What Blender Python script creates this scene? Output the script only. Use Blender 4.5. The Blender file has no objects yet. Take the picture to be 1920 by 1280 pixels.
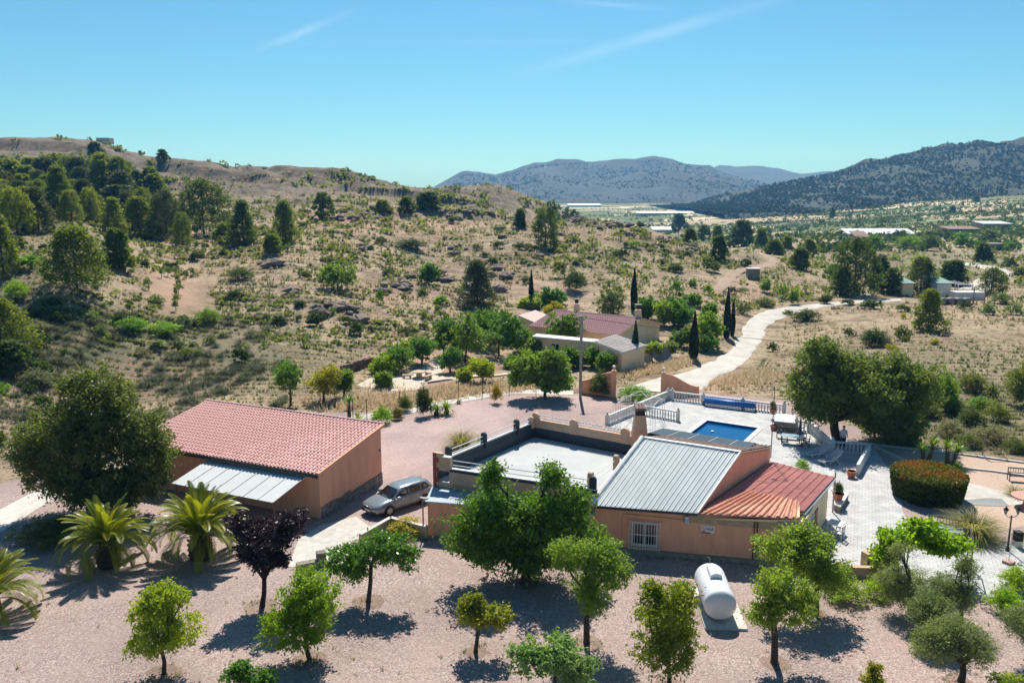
import bpy, math, random
import numpy as np
from mathutils import Vector, Matrix
from mathutils.geometry import tessellate_polygon

scene = bpy.context.scene
col = scene.collection
R = math.radians

# ------------------------------------------------------------------ camera, sky, sun, exposure
CAM_H, FPX, PITCH = 21.0, 1538.0, R(10.5)
cam_data = bpy.data.cameras.new('camera')
cam_data.sensor_width = 36.0
cam_data.lens = FPX / 1920.0 * 36.0
cam_data.clip_start = 0.5
cam_data.clip_end = 30000.0
cam = bpy.data.objects.new('camera', cam_data)
col.objects.link(cam)
cam.location = (0, 0, CAM_H)
cam.rotation_euler = (math.pi / 2 - PITCH, 0, 0)
scene.camera = cam

SUN_EL, SUN_AZ = R(53), R(2)          # azimuth measured from +Y towards +X
world = bpy.data.worlds.new('World')
scene.world = world
world.use_nodes = True
wn = world.node_tree
wn.nodes.clear()
w_out = wn.nodes.new('ShaderNodeOutputWorld')
w_bg = wn.nodes.new('ShaderNodeBackground')
w_sky = wn.nodes.new('ShaderNodeTexSky')
w_sky.sky_type = 'NISHITA'
w_sky.sun_disc = False
w_sky.sun_elevation = SUN_EL
w_sky.sun_rotation = SUN_AZ
w_sky.altitude = 500
w_sky.air_density = 1.0
w_sky.dust_density = 0.6
w_sky.ozone_density = 1.5
w_mul = wn.nodes.new('ShaderNodeMix'); w_mul.data_type = 'RGBA'; w_mul.blend_type = 'MULTIPLY'
w_mul.inputs['Factor'].default_value = 1.0
w_mul.inputs["B"].default_value = (0.42, 0.82, 0.97, 1)
wn.links.new(w_sky.outputs[0], w_mul.inputs['A'])
# thin high cirrus streaks
w_tc = wn.nodes.new('ShaderNodeTexCoord')
w_map = wn.nodes.new('ShaderNodeMapping')
w_map.inputs['Rotation'].default_value = (0, R(14), R(0))
w_map.inputs['Scale'].default_value = (1.1, 1.0, 16.0)
w_no = wn.nodes.new('ShaderNodeTexNoise')
w_no.inputs['Scale'].default_value = 1.5
w_no.inputs['Detail'].default_value = 4
w_rmp = wn.nodes.new('ShaderNodeMapRange')
w_rmp.inputs['From Min'].default_value = 0.63
w_rmp.inputs['From Max'].default_value = 0.82
w_rmp.inputs['To Max'].default_value = 0.10
w_mix = wn.nodes.new('ShaderNodeMix'); w_mix.data_type = 'RGBA'
w_mix.inputs['B'].default_value = (9.0, 9.8, 10.5, 1)
wn.links.new(w_tc.outputs['Generated'], w_map.inputs['Vector'])
wn.links.new(w_map.outputs[0], w_no.inputs['Vector'])
wn.links.new(w_no.outputs['Fac'], w_rmp.inputs['Value'])
wn.links.new(w_rmp.outputs[0], w_mix.inputs['Factor'])
wn.links.new(w_mul.outputs['Result'], w_mix.inputs['A'])
# two contrail smears, each along a great circle of the sky
def sky_dir(x, y):
    d = Vector(((x - 960) / FPX, math.cos(PITCH) - (y - 640) / FPX * math.sin(PITCH), -math.sin(PITCH) - (y - 640) / FPX * math.cos(PITCH)))
    return d.normalized()
def w_math(op, a, b=None, clamp=False):
    n = wn.nodes.new('ShaderNodeMath'); n.operation = op; n.use_clamp = clamp
    for i, v in enumerate((a, b)):
        if v is None: continue
        if isinstance(v, (int, float)): n.inputs[i].default_value = v
        else: wn.links.new(v, n.inputs[i])
    return n.outputs[0]
def w_dot(v):
    n = wn.nodes.new('ShaderNodeVectorMath'); n.operation = 'DOT_PRODUCT'; n.inputs[1].default_value = v
    wn.links.new(w_tc.outputs['Generated'], n.inputs[0]); return n.outputs['Value']
w_n2 = wn.nodes.new('ShaderNodeTexNoise'); w_n2.inputs['Scale'].default_value = 14; w_n2.inputs['Detail'].default_value = 5
wn.links.new(w_tc.outputs['Generated'], w_n2.inputs['Vector'])
w_last = w_mix.outputs['Result']
for (pa_, pb_, wid, ext, amt) in (((1000, 132), (1470, -5), .010, .19, .15), ((470, 100), (660, 22), .006, .08, .11), ((1050, 2), (1240, 16), .004, .08, .10)):
    d1, d2 = sky_dir(*pa_), sky_dir(*pb_); nn_ = d1.cross(d2).normalized(); mid_ = (d1 + d2).normalized(); tan_ = (d2 - d1).normalized()
    off = w_math('ABSOLUTE', w_dot(nn_)); across_ = w_math('SUBTRACT', 1.0, w_math('DIVIDE', off, wid), True)
    al = w_math('ABSOLUTE', w_math('SUBTRACT', w_dot(tan_), mid_.dot(tan_))); along_ = w_math('SUBTRACT', 1.0, w_math('DIVIDE', al, ext), True)
    f = w_math('MULTIPLY', w_math('MULTIPLY', across_, along_), w_math('MULTIPLY', w_n2.outputs['Fac'], amt * 2.2))
    mx_ = wn.nodes.new('ShaderNodeMix'); mx_.data_type = 'RGBA'; mx_.inputs['B'].default_value = (10.5, 11.5, 12.0, 1)
    wn.links.new(f, mx_.inputs['Factor']); wn.links.new(w_last, mx_.inputs['A']); w_last = mx_.outputs['Result']
wn.links.new(w_last, w_bg.inputs['Color'])
w_bg.inputs['Strength'].default_value = 0.074
wn.links.new(w_bg.outputs[0], w_out.inputs['Surface'])

sun_data = bpy.data.lights.new('sun', 'SUN')
sun_data.energy = 5.0
sun_data.angle = R(0.53)
sun_data.color = (1.0, 0.955, 0.88)
sun = bpy.data.objects.new('sun', sun_data)
col.objects.link(sun)
sun.rotation_euler = (-(math.pi / 2 - SUN_EL), 0, -SUN_AZ)
sun.location = (0, 100, 150)

vs = scene.view_settings
vs.view_transform = 'Standard'
vs.look = 'None'
vs.gamma = 1.0
vs.exposure = 0.56
vs.use_curve_mapping = False
cy = scene.cycles
cy.use_denoising = True
cy.max_bounces = 5
cy.diffuse_bounces = 3
cy.glossy_bounces = 2
cy.transmission_bounces = 4
cy.transparent_max_bounces = 6
cy.volume_bounces = 0
cy.caustics_reflective = False
cy.caustics_refractive = False
cy.use_adaptive_sampling = True
cy.adaptive_threshold = 0.015

# ------------------------------------------------------------------ geometry of the view: pixel (1920x1280) to ground
cp, sp = math.cos(PITCH), math.sin(PITCH)

def at(x, y, z=0.0):
    """point of the horizontal plane z seen at photo position x, y"""
    u = (x - 960) / FPX; v = (y - 640) / FPX
    t = (z - CAM_H) / (-sp - v * cp)
    return Vector((u * t, (cp - v * sp) * t, z))

def atY(x, y, Y):
    """point at forward distance Y seen at photo position x, y"""
    u = (x - 960) / FPX; v = (y - 640) / FPX
    t = Y / (cp - v * sp)
    return Vector((u * t, Y, CAM_H + (-sp - v * cp) * t))

def depth(P):
    return P[1] * cp - (P[2] - CAM_H) * sp

def mpp(P):
    """metres per photo pixel at a point"""
    return depth(P) / FPX

# ------------------------------------------------------------------ noise
def _hash(ix, iy, s):
    h = (ix * 374761393 + iy * 668265263 + s * 1442695041) & 0xFFFFFFFF
    h = ((h ^ (h >> 13)) * 1274126177) & 0xFFFFFFFF
    return ((h ^ (h >> 16)) & 0xFFFF) / 65535.0

def vnoise(x, y, s=0):
    x = np.asarray(x, float); y = np.asarray(y, float)
    ix = np.floor(x).astype(np.int64); iy = np.floor(y).astype(np.int64)
    fx = x - ix; fy = y - iy
    fx = fx * fx * fx * (fx * (fx * 6 - 15) + 10); fy = fy * fy * fy * (fy * (fy * 6 - 15) + 10)
    a = _hash(ix, iy, s); b = _hash(ix + 1, iy, s); c = _hash(ix, iy + 1, s); d = _hash(ix + 1, iy + 1, s)
    return (a + (b - a) * fx) * (1 - fy) + (c + (d - c) * fx) * fy

def fbm(x, y, sc, octv=4, s=0, gain=0.5):
    t = 0.0; a = 1.0; n = 0.0
    for i in range(octv):
        t = t + a * (vnoise(np.asarray(x) / sc, np.asarray(y) / sc, s + i * 17) - 0.5)
        n += a; a *= gain; sc *= 0.5
    return t / n * 2.0          # about -1..1

# ------------------------------------------------------------------ objects
ORG = {}
def _link(o, parent, origin):
    col.objects.link(o)
    ORG[o.name] = Vector(origin)
    if parent is not None:
        o.parent = parent
        o.location = Vector(origin) - ORG[parent.name]
    else:
        o.location = origin
    return o

def tag(o, label=None, cat=None, group=None, kind=None):
    if label: o['label'] = label
    if cat: o['category'] = cat
    if group: o['group'] = group
    if kind: o['kind'] = kind
    return o

def thing(name, loc, label, cat, group=None):
    o = bpy.data.objects.new(name, None)
    o.empty_display_size = 0.3
    _link(o, None, Vector(loc))
    return tag(o, label, cat, group)

def np_mesh(name, V, F, attr=None, smooth=False):
    """V (n,3) array, F (m,k) array of one face size; attr: per-face float 'v'"""
    V = np.ascontiguousarray(V, dtype=np.float32); F = np.ascontiguousarray(F, dtype=np.int32)
    me = bpy.data.meshes.new(name)
    n, (m, k) = len(V), F.shape
    me.vertices.add(n); me.vertices.foreach_set('co', V.ravel())
    me.loops.add(m * k); me.loops.foreach_set('vertex_index', F.ravel())
    me.polygons.add(m)
    me.polygons.foreach_set('loop_start', np.arange(0, m * k, k, dtype=np.int32))
    if smooth:
        me.polygons.foreach_set('use_smooth', np.ones(m, dtype=bool))
    if attr is not None:
        a = me.attributes.new('v', 'FLOAT', 'FACE')
        a.data.foreach_set('value', np.ascontiguousarray(attr, dtype=np.float32))
    me.update(calc_edges=True)
    return me

def mesh_obj(name, me, mat, parent=None, loc=(0, 0, 0)):
    o = bpy.data.objects.new(name, me)
    if mat is not None and not me.materials: me.materials.append(mat)
    if mat is not None:
        return _link(o, parent, Vector(loc))
    return _link(o, parent, Vector(loc))

class MB:
    """collects faces of one mesh object"""
    def __init__(s): s.v = []; s.f = []
    def add(s, vs_, fs_):
        o = len(s.v); s.v += [Vector(p) for p in vs_]; s.f += [tuple(i + o for i in f) for f in fs_]; return s
    def box(s, c, size, rz=0.0, M_=None):
        x, y, z = size[0] / 2, size[1] / 2, size[2] / 2
        M_ = M_ or (Matrix.Translation(Vector(c)) @ Matrix.Rotation(rz, 4, 'Z'))
        P = [M_ @ Vector((a * x, b * y, e * z)) for e in (-1, 1) for a, b in ((-1, -1), (1, -1), (1, 1), (-1, 1))]
        return s.add(P, [(3, 2, 1, 0), (4, 5, 6, 7), (0, 1, 5, 4), (1, 2, 6, 5), (2, 3, 7, 6), (3, 0, 4, 7)])
    def bar(s, p, q, w, h, up=(0, 0, 1)):
        p, q = Vector(p), Vector(q); d = (q - p).normalized(); up = Vector(up)
        r = d.cross(up)
        if r.length < 1e-4: r = Vector((1, 0, 0))
        r.normalize(); u = r.cross(d)
        P = [b + r * a * w / 2 + u * e * h / 2 for b in (p, q) for a, e in ((-1, -1), (1, -1), (1, 1), (-1, 1))]
        return s.add(P, [(0, 1, 2, 3), (7, 6, 5, 4), (0, 4, 5, 1), (1, 5, 6, 2), (2, 6, 7, 3), (3, 7, 4, 0)])
    def tube(s, pts, rad, n=6, cap=True):
        pts = [Vector(p) for p in pts]
        if not hasattr(rad, '__len__'): rad = [rad] * len(pts)
        o = len(s.v); ref = Vector((0.31, 0.95, 0.07))
        for i, p in enumerate(pts):
            d = (pts[min(i + 1, len(pts) - 1)] - pts[max(i - 1, 0)]).normalized()
            r = d.cross(ref)
            if r.length < 1e-3: r = d.cross(Vector((1, 0, 0)))
            r.normalize(); u = r.cross(d)
            for k in range(n):
                a = 2 * math.pi * k / n
                s.v.append(p + (r * math.cos(a) + u * math.sin(a)) * rad[i])
        for i in range(len(pts) - 1):
            for k in range(n):
                k2 = (k + 1) % n
                s.f.append((o + i * n + k, o + i * n + k2, o + (i + 1) * n + k2, o + (i + 1) * n + k))
        if cap:
            s.f.append(tuple(o + k for k in reversed(range(n))))
            s.f.append(tuple(o + (len(pts) - 1) * n + k for k in range(n)))
        return s
    def lathe(s, c, prof, n=10):
        c = Vector(c)
        return s.tube([c + Vector((0, 0, z)) for r, z in prof], [max(r, 1e-3) for r, z in prof], n)
    def prism(s, poly, z0, z1):
        """poly: xy points (counter-clockwise from above); z0/z1 numbers or per-vertex lists"""
        n = len(poly)
        ar = sum(poly[i][0] * poly[(i + 1) % n][1] - poly[(i + 1) % n][0] * poly[i][1] for i in range(n))
        z0 = z0 if hasattr(z0, '__len__') else [z0] * n
        z1 = z1 if hasattr(z1, '__len__') else [z1] * n
        idx = list(range(n))
        if ar < 0: idx.reverse()
        P = [(poly[i][0], poly[i][1], z0[i]) for i in idx] + [(poly[i][0], poly[i][1], z1[i]) for i in idx]
        F_ = [tuple(reversed(range(n))), tuple(range(n, 2 * n))]
        F_ += [(i, (i + 1) % n, n + (i + 1) % n, n + i) for i in range(n)]
        return s.add(P, F_)
    def slab(s, quad, t):
        """a plate on a spatial polygon, thickened downwards by t"""
        q = [Vector(p) for p in quad]; n = len(q)
        nn = Vector((0, 0, 0))
        for i in range(n): nn += q[i].cross(q[(i + 1) % n])
        if nn.z < 0: q.reverse(); nn = -nn
        nn.normalize()
        return s.add(q + [p - nn * t for p in q], [tuple(range(n)), tuple(reversed(range(n, 2 * n)))] +
                     [(n + i, n + (i + 1) % n, (i + 1) % n, i) for i in range(n)])
    def build(s, name, mat, parent=None, smooth=False, kind=None, bevel=0.0):
        xs = [p.x for p in s.v]; ys = [p.y for p in s.v]; zs = [p.z for p in s.v]
        c = Vector(((min(xs) + max(xs)) / 2, (min(ys) + max(ys)) / 2, min(zs)))
        me = bpy.data.meshes.new(name)
        me.from_pydata([p - c for p in s.v], [], s.f)
        if smooth:
            me.polygons.foreach_set('use_smooth', np.ones(len(me.polygons), dtype=bool))
        me.update()
        me.materials.append(mat)
        o = bpy.data.objects.new(name, me)
        _link(o, parent, c)
        if bevel:
            b = o.modifiers.new('bevel', 'BEVEL'); b.width = bevel; b.segments = 2; b.limit_method = 'ANGLE'
        if kind: o['kind'] = kind
        return o

# ------------------------------------------------------------------ materials
def nt_new(name):
    m = bpy.data.materials.new(name); m.use_nodes = True
    t = m.node_tree; t.nodes.clear()
    return m, t, t.nodes.new, t.links.new

def _rgb(c): return (c[0], c[1], c[2], 1.0)

def paint(name, c, rough=0.7, var=0.25, scale=1.5, bump=0.0, bscale=40.0, metal=0.0, c2=None, spec=0.35, detail=5, rnd=0.0, stretch=None):
    """procedural surface: colour wandering between c and c2 (default a darker c), fine bump"""
    m, t, N, L = nt_new(name)
    out = N('ShaderNodeOutputMaterial'); b = N('ShaderNodeBsdfPrincipled')
    L(b.outputs[0], out.inputs['Surface'])
    b.inputs['Roughness'].default_value = rough; b.inputs['Metallic'].default_value = metal
    b.inputs['Specular IOR Level'].default_value = spec
    geo = N('ShaderNodeNewGeometry')
    pos = geo.outputs['Position']
    if stretch:
        mp = N('ShaderNodeMapping'); mp.inputs['Scale'].default_value = stretch
        L(pos, mp.inputs['Vector']); pos = mp.outputs[0]
    no = N('ShaderNodeTexNoise'); no.inputs['Scale'].default_value = scale; no.inputs['Detail'].default_value = detail
    no.inputs['Roughness'].default_value = 0.62
    L(pos, no.inputs['Vector'])
    mr = N('ShaderNodeMapRange'); mr.inputs['From Min'].default_value = 0.32; mr.inputs['From Max'].default_value = 0.68
    L(no.outputs['Fac'], mr.inputs['Value'])
    mx = N('ShaderNodeMix'); mx.data_type = 'RGBA'
    mx.inputs['A'].default_value = _rgb(c)
    mx.inputs['B'].default_value = _rgb(c2 if c2 else [k * (1 - var) for k in c])
    L(mr.outputs[0], mx.inputs['Factor'])
    res = mx.outputs['Result']
    if rnd:
        oi = N('ShaderNodeObjectInfo'); hs = N('ShaderNodeHueSaturation')
        r2 = N('ShaderNodeMapRange'); r2.inputs['To Min'].default_value = 1 - rnd; r2.inputs['To Max'].default_value = 1 + rnd
        L(oi.outputs['Random'], r2.inputs['Value']); L(r2.outputs[0], hs.inputs['Value']); L(res, hs.inputs['Color'])
        res = hs.outputs['Color']
    L(res, b.inputs['Base Color'])
    if bump:
        n2 = N('ShaderNodeTexNoise'); n2.inputs['Scale'].default_value = bscale; n2.inputs['Detail'].default_value = 3
        L(pos, n2.inputs['Vector'])
        bp = N('ShaderNodeBump'); bp.inputs['Strength'].default_value = bump; bp.inputs['Distance'].default_value = 0.03
        L(n2.outputs['Fac'], bp.inputs['Height']); L(bp.outputs[0], b.inputs['Normal'])
    return m

def leafmat(name, c1, c2, trans=0.4, rough=0.5, spec=0.3, rnd=0.12, tint=1.25, hue=0.02, tc=(1.25, 1.2, .45)):
    """leaf: per-leaf colour between c1 and c2, light shining through"""
    m, t, N, L = nt_new(name)
    out = N('ShaderNodeOutputMaterial'); b = N('ShaderNodeBsdfPrincipled'); tr = N('ShaderNodeBsdfTranslucent')
    mixs = N('ShaderNodeMixShader'); mixs.inputs[0].default_value = trans
    at_ = N('ShaderNodeAttribute'); at_.attribute_name = 'v'
    mx = N('ShaderNodeMix'); mx.data_type = 'RGBA'
    mx.inputs['A'].default_value = _rgb(c1); mx.inputs['B'].default_value = _rgb(c2)
    L(at_.outputs['Fac'], mx.inputs['Factor'])
    oi = N('ShaderNodeObjectInfo'); hs = N('ShaderNodeHueSaturation')
    r2 = N('ShaderNodeMapRange'); r2.inputs['To Min'].default_value = 1 - rnd; r2.inputs['To Max'].default_value = 1 + rnd
    r3 = N('ShaderNodeMapRange'); r3.inputs['To Min'].default_value = 0.5 + hue; r3.inputs['To Max'].default_value = 0.5 - hue
    L(oi.outputs['Random'], r2.inputs['Value']); L(oi.outputs['Random'], r3.inputs['Value'])
    L(r2.outputs[0], hs.inputs['Value']); L(r3.outputs[0], hs.inputs['Hue'])
    L(mx.outputs['Result'], hs.inputs['Color'])
    L(hs.outputs['Color'], b.inputs['Base Color'])
    tm = N('ShaderNodeMix'); tm.data_type = 'RGBA'; tm.blend_type = 'MULTIPLY'; tm.inputs['Factor'].default_value = 1
    tm.inputs['B'].default_value = (tint * tc[0], tint * tc[1], tint * tc[2], 1)
    L(hs.outputs['Color'], tm.inputs['A']); L(tm.outputs['Result'], tr.inputs['Color'])
    b.inputs['Roughness'].default_value = rough; b.inputs['Specular IOR Level'].default_value = spec
    L(b.outputs[0], mixs.inputs[1]); L(tr.outputs[0], mixs.inputs[2]); L(mixs.outputs[0], out.inputs['Surface'])
    return m

# ------------------------------------------------------------------ ground materials
def stones(name, cols, scale, bump=0.6, patch=None, rough=0.9):
    """loose stones: each cell one of the given colours"""
    m, t, N, L = nt_new(name)
    out = N('ShaderNodeOutputMaterial'); b = N('ShaderNodeBsdfPrincipled'); L(b.outputs[0], out.inputs['Surface'])
    b.inputs['Roughness'].default_value = rough; b.inputs['Specular IOR Level'].default_value = 0.2
    geo = N('ShaderNodeNewGeometry')
    v = N('ShaderNodeTexVoronoi'); v.inputs['Scale'].default_value = scale
    L(geo.outputs['Position'], v.inputs['Vector'])
    sep = N('ShaderNodeSeparateColor'); L(v.outputs['Color'], sep.inputs[0])
    r = N('ShaderNodeValToRGB'); e = r.color_ramp.elements
    e[0].position = 0.0; e[0].color = _rgb(cols[0]); e[1].position = 1.0; e[1].color = _rgb(cols[-1])
    for i, c in enumerate(cols[1:-1]):
        k = e.new((i + 1) / (len(cols) - 1)); k.color = _rgb(c)
    L(sep.outputs[0], r.inputs[0])
    no = N('ShaderNodeTexNoise'); no.inputs['Scale'].default_value = 0.35; no.inputs['Detail'].default_value = 6
    L(geo.outputs['Position'], no.inputs['Vector'])
    mr = N('ShaderNodeMapRange'); mr.inputs['From Min'].default_value = 0.35; mr.inputs['From Max'].default_value = 0.7
    mr.inputs['To Max'].default_value = 0.55
    L(no.outputs['Fac'], mr.inputs['Value'])
    mx = N('ShaderNodeMix'); mx.data_type = 'RGBA'; L(mr.outputs[0], mx.inputs['Factor']); L(r.outputs[0], mx.inputs['A'])
    mx.inputs['B'].default_value = _rgb(patch or cols[0])
    n3 = N('ShaderNodeTexNoise'); n3.inputs['Scale'].default_value = 0.11; n3.inputs['Detail'].default_value = 5; n3.inputs['Distortion'].default_value = .8
    L(geo.outputs['Position'], n3.inputs['Vector'])
    m3 = N('ShaderNodeMapRange'); m3.inputs['From Min'].default_value = .35; m3.inputs['From Max'].default_value = .65
    m3.inputs['To Min'].default_value = 1.1; m3.inputs['To Max'].default_value = .84
    L(n3.outputs['Fac'], m3.inputs['Value'])
    h3 = N('ShaderNodeHueSaturation'); L(m3.outputs[0], h3.inputs['Value']); L(mx.outputs['Result'], h3.inputs['Color'])
    L(h3.outputs['Color'], b.inputs['Base Color'])
    bp = N('ShaderNodeBump'); bp.inputs['Strength'].default_value = bump; bp.inputs['Distance'].default_value = 0.04
    bp.invert = True
    L(v.outputs['Distance'], bp.inputs['Height']); L(bp.outputs[0], b.inputs['Normal'])
    return m

def pavers(name, c1, c2, mortar, w, h, rz, rough=0.8, msize=0.02):
    m, t, N, L = nt_new(name)
    out = N('ShaderNodeOutputMaterial'); b = N('ShaderNodeBsdfPrincipled'); L(b.outputs[0], out.inputs['Surface'])
    b.inputs['Roughness'].default_value = rough; b.inputs['Specular IOR Level'].default_value = 0.25
    geo = N('ShaderNodeNewGeometry'); mp = N('ShaderNodeMapping'); mp.inputs['Rotation'].default_value = (0, 0, rz)
    L(geo.outputs['Position'], mp.inputs['Vector'])
    br = N('ShaderNodeTexBrick'); br.inputs['Scale'].default_value = 1.0
    br.inputs['Brick Width'].default_value = w; br.inputs['Row Height'].default_value = h
    br.inputs['Mortar Size'].default_value = msize; br.inputs['Color1'].default_value = _rgb(c1); br.inputs['Color2'].default_value = _rgb(c2)
    br.inputs['Mortar'].default_value = _rgb(mortar); br.inputs['Bias'].default_value = 0.0
    L(mp.outputs[0], br.inputs['Vector'])
    no = N('ShaderNodeTexNoise'); no.inputs['Scale'].default_value = 0.9; no.inputs['Detail'].default_value = 7
    L(geo.outputs['Position'], no.inputs['Vector'])
    mr = N('ShaderNodeMapRange'); mr.inputs['From Min'].default_value = 0.3; mr.inputs['From Max'].default_value = 0.75
    mr.inputs['To Min'].default_value = 1.06; mr.inputs['To Max'].default_value = 0.72
    L(no.outputs['Fac'], mr.inputs['Value'])
    hs = N('ShaderNodeHueSaturation'); L(mr.outputs[0], hs.inputs['Value']); L(br.outputs['Color'], hs.inputs['Color'])
    L(hs.outputs['Color'], b.inputs['Base Color'])
    bp = N('ShaderNodeBump'); bp.inputs['Strength'].default_value = 0.4; bp.inputs['Distance'].default_value = 0.02; bp.invert = True
    L(br.outputs['Fac'], bp.inputs['Height']); L(bp.outputs[0], b.inputs['Normal'])
    return m

GRAVEL = stones('pink_gravel', [(.14, .095, .088), (.37, .275, .245), (.25, .16, .145), (.45, .37, .34), (.20, .17, .17), (.33, .225, .195), (.50, .42, .385)], 16.0, patch=(.34, .25, .22))
DRIVE = stones('red_gravel', [(.23, .15, .14), (.42, .315, .29), (.31, .21, .195), (.46, .38, .36), (.28, .205, .195), (.39, .28, .255)], 15.0, patch=(.41, .30, .275))
BEIGE = stones('beige_gravel', [(.34, .25, .19), (.50, .37, .29), (.42, .29, .22), (.52, .42, .34), (.44, .31, .23)], 15.0, patch=(.48, .34, .26))
PAVE = pavers('pale_paving', (.52, .52, .51), (.44, .44, .44), (.34, .33, .32), 0.42, 0.28, R(23))
CRAZY = stones('crazy_paving', [(.52, .49, .45), (.44, .41, .37), (.56, .53, .48), (.40, .37, .34)], 2.6, bump=0.25, patch=(.50, .47, .42))
KERB = paint('pale_kerb', (.60, .57, .53), .85, c2=(.42, .39, .35), scale=3)

def terrain_mat():
    m, t, N, L = nt_new('dry_hillside')
    out = N('ShaderNodeOutputMaterial'); b = N('ShaderNodeBsdfPrincipled'); L(b.outputs[0], out.inputs['Surface'])
    b.inputs['Roughness'].default_value = 0.95; b.inputs['Specular IOR Level'].default_value = 0.1
    geo = N('ShaderNodeNewGeometry'); pos = geo.outputs['Position']
    def noise(sc, det=5, stretch=None, rough=.6):
        p = pos
        if stretch:
            mp = N('ShaderNodeMapping'); mp.inputs['Scale'].default_value = stretch; L(pos, mp.inputs['Vector']); p = mp.outputs[0]
        n = N('ShaderNodeTexNoise'); n.inputs['Scale'].default_value = sc; n.inputs['Detail'].default_value = det
        n.inputs['Roughness'].default_value = rough
        L(p, n.inputs['Vector']); return n.outputs['Fac']
    def rng(f, a, c, lo=0., hi=1.):
        r = N('ShaderNodeMapRange'); r.inputs['From Min'].default_value = a; r.inputs['From Max'].default_value = c
        r.inputs['To Min'].default_value = lo; r.inputs['To Max'].default_value = hi
        L(f, r.inputs['Value']); return r.outputs[0]
    def mix(f, A, B):
        x = N('ShaderNodeMix'); x.data_type = 'RGBA'
        for s_, val in (('Factor', f), ('A', A), ('B', B)):
            if isinstance(val, tuple): x.inputs[s_].default_value = _rgb(val)
            elif isinstance(val, float): x.inputs[s_].default_value = val
            else: L(val, x.inputs[s_])
        return x.outputs['Result']
    def mul(a, c):
        x = N('ShaderNodeMath'); x.operation = 'MULTIPLY'; x.use_clamp = True
        for i, val in enumerate((a, c)):
            if isinstance(val, float): x.inputs[i].default_value = val
            else: L(val, x.inputs[i])
        return x.outputs[0]
    cov = N('ShaderNodeAttribute'); cov.attribute_name = 'cover'
    sc = N('ShaderNodeSeparateColor'); L(cov.outputs['Color'], sc.inputs[0])
    soil, green, field = sc.outputs[0], sc.outputs[1], sc.outputs[2]
    # dry straw and pale earth
    base = mix(rng(noise(.16, 8, None, .68), .36, .64), (.45, .345, .225), (.33, .24, .165))
    base = mix(rng(noise(.9, 6), .52, .74), base, (.52, .415, .28))
    base = mix(mul(rng(noise(.07, 7, None, .7), .50, .62), .8), base, (.22, .145, .11))
    base = mix(mul(rng(noise(.5, 7, None, .7), .50, .62), .8), base, (.105, .105, .058))
    base = mix(mul(rng(noise(2.2, 4), .54, .66), .75), base, (.10, .082, .054))
    base = mix(mul(rng(noise(1., 6, (.035, .22, .25), .65), .54, .60), .55), base, (.11, .085, .065))
    base = mix(mul(rng(noise(5.5, 3), .56, .68), .5), base, (.46, .38, .28))
    # bare reddish soil, grey green scrub
    base = mix(mul(soil, rng(noise(.35, 6), .30, .55, .45, 1.)), base, (.42, .27, .195))
    gcol = mix(rng(noise(.5, 6), .35, .65), (.095, .105, .055), (.17, .165, .095))
    base = mix(mul(green, rng(noise(.22, 6), .30, .58, .35, 1.)), base, gcol)
    rk = N('ShaderNodeAttribute'); rk.attribute_name = 'rocky'
    rcol = mix(rng(noise(.35, 8, (.5, 1.2, 1.2), .7), .40, .62), (.235, .180, .145), (.105, .088, .078))
    rcol = mix(mul(rng(noise(.6, 6), .50, .60), .8), rcol, (.085, .092, .052))
    base = mix(mul(rk.outputs['Fac'], rng(noise(.12, 6), .32, .55, .55, 1.)), base, rcol)
    # far fields: long patches of tan, pale and green
    mpf = N('ShaderNodeMapping'); mpf.inputs['Scale'].default_value = (1 / 95., 1 / 55., 0.); mpf.inputs['Rotation'].default_value = (0, 0, R(7))
    L(pos, mpf.inputs['Vector'])
    vo = N('ShaderNodeTexVoronoi'); vo.inputs['Scale'].default_value = 1.0; vo.distance = 'CHEBYCHEV'; vo.inputs['Randomness'].default_value = .8
    L(mpf.outputs[0], vo.inputs['Vector'])
    s2 = N('ShaderNodeSeparateColor'); L(vo.outputs['Color'], s2.inputs[0])
    rp = N('ShaderNodeValToRGB'); rp.color_ramp.interpolation = 'CONSTANT'; e = rp.color_ramp.elements
    e[0].color = _rgb((.125, .155, .065)); e[1].position = .28; e[1].color = _rgb((.38, .30, .20))
    for p_, c_ in ((.38, (.105, .125, .055)), (.46, (.54, .46, .34)), (.62, (.165, .165, .085)), (.74, (.42, .34, .23)), (.90, (.12, .15, .06))):
        k = e.new(p_); k.color = _rgb(c_)
    L(s2.outputs[0], rp.inputs[0])
    fcol = mix(rng(noise(.25, 4), .52, .75), rp.outputs[0], (.13, .13, .07))
    base = mix(field, base, fcol)
    L(base, b.inputs['Base Color'])
    bp = N('ShaderNodeBump'); bp.inputs['Strength'].default_value = .9; bp.inputs['Distance'].default_value = .4
    L(noise(1.6, 7, None, .7), bp.inputs['Height']); L(bp.outputs[0], b.inputs['Normal'])
    return m
TERRAIN = terrain_mat()
ROADM = paint('white_road_dust', (.54, .51, .465), .95, c2=(.40, .37, .32), scale=.5, bump=.3, bscale=6)
TRACKM = paint('red_track_earth', (.37, .26, .185), .95, c2=(.27, .19, .135), scale=.6, bump=.3, bscale=5)

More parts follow.
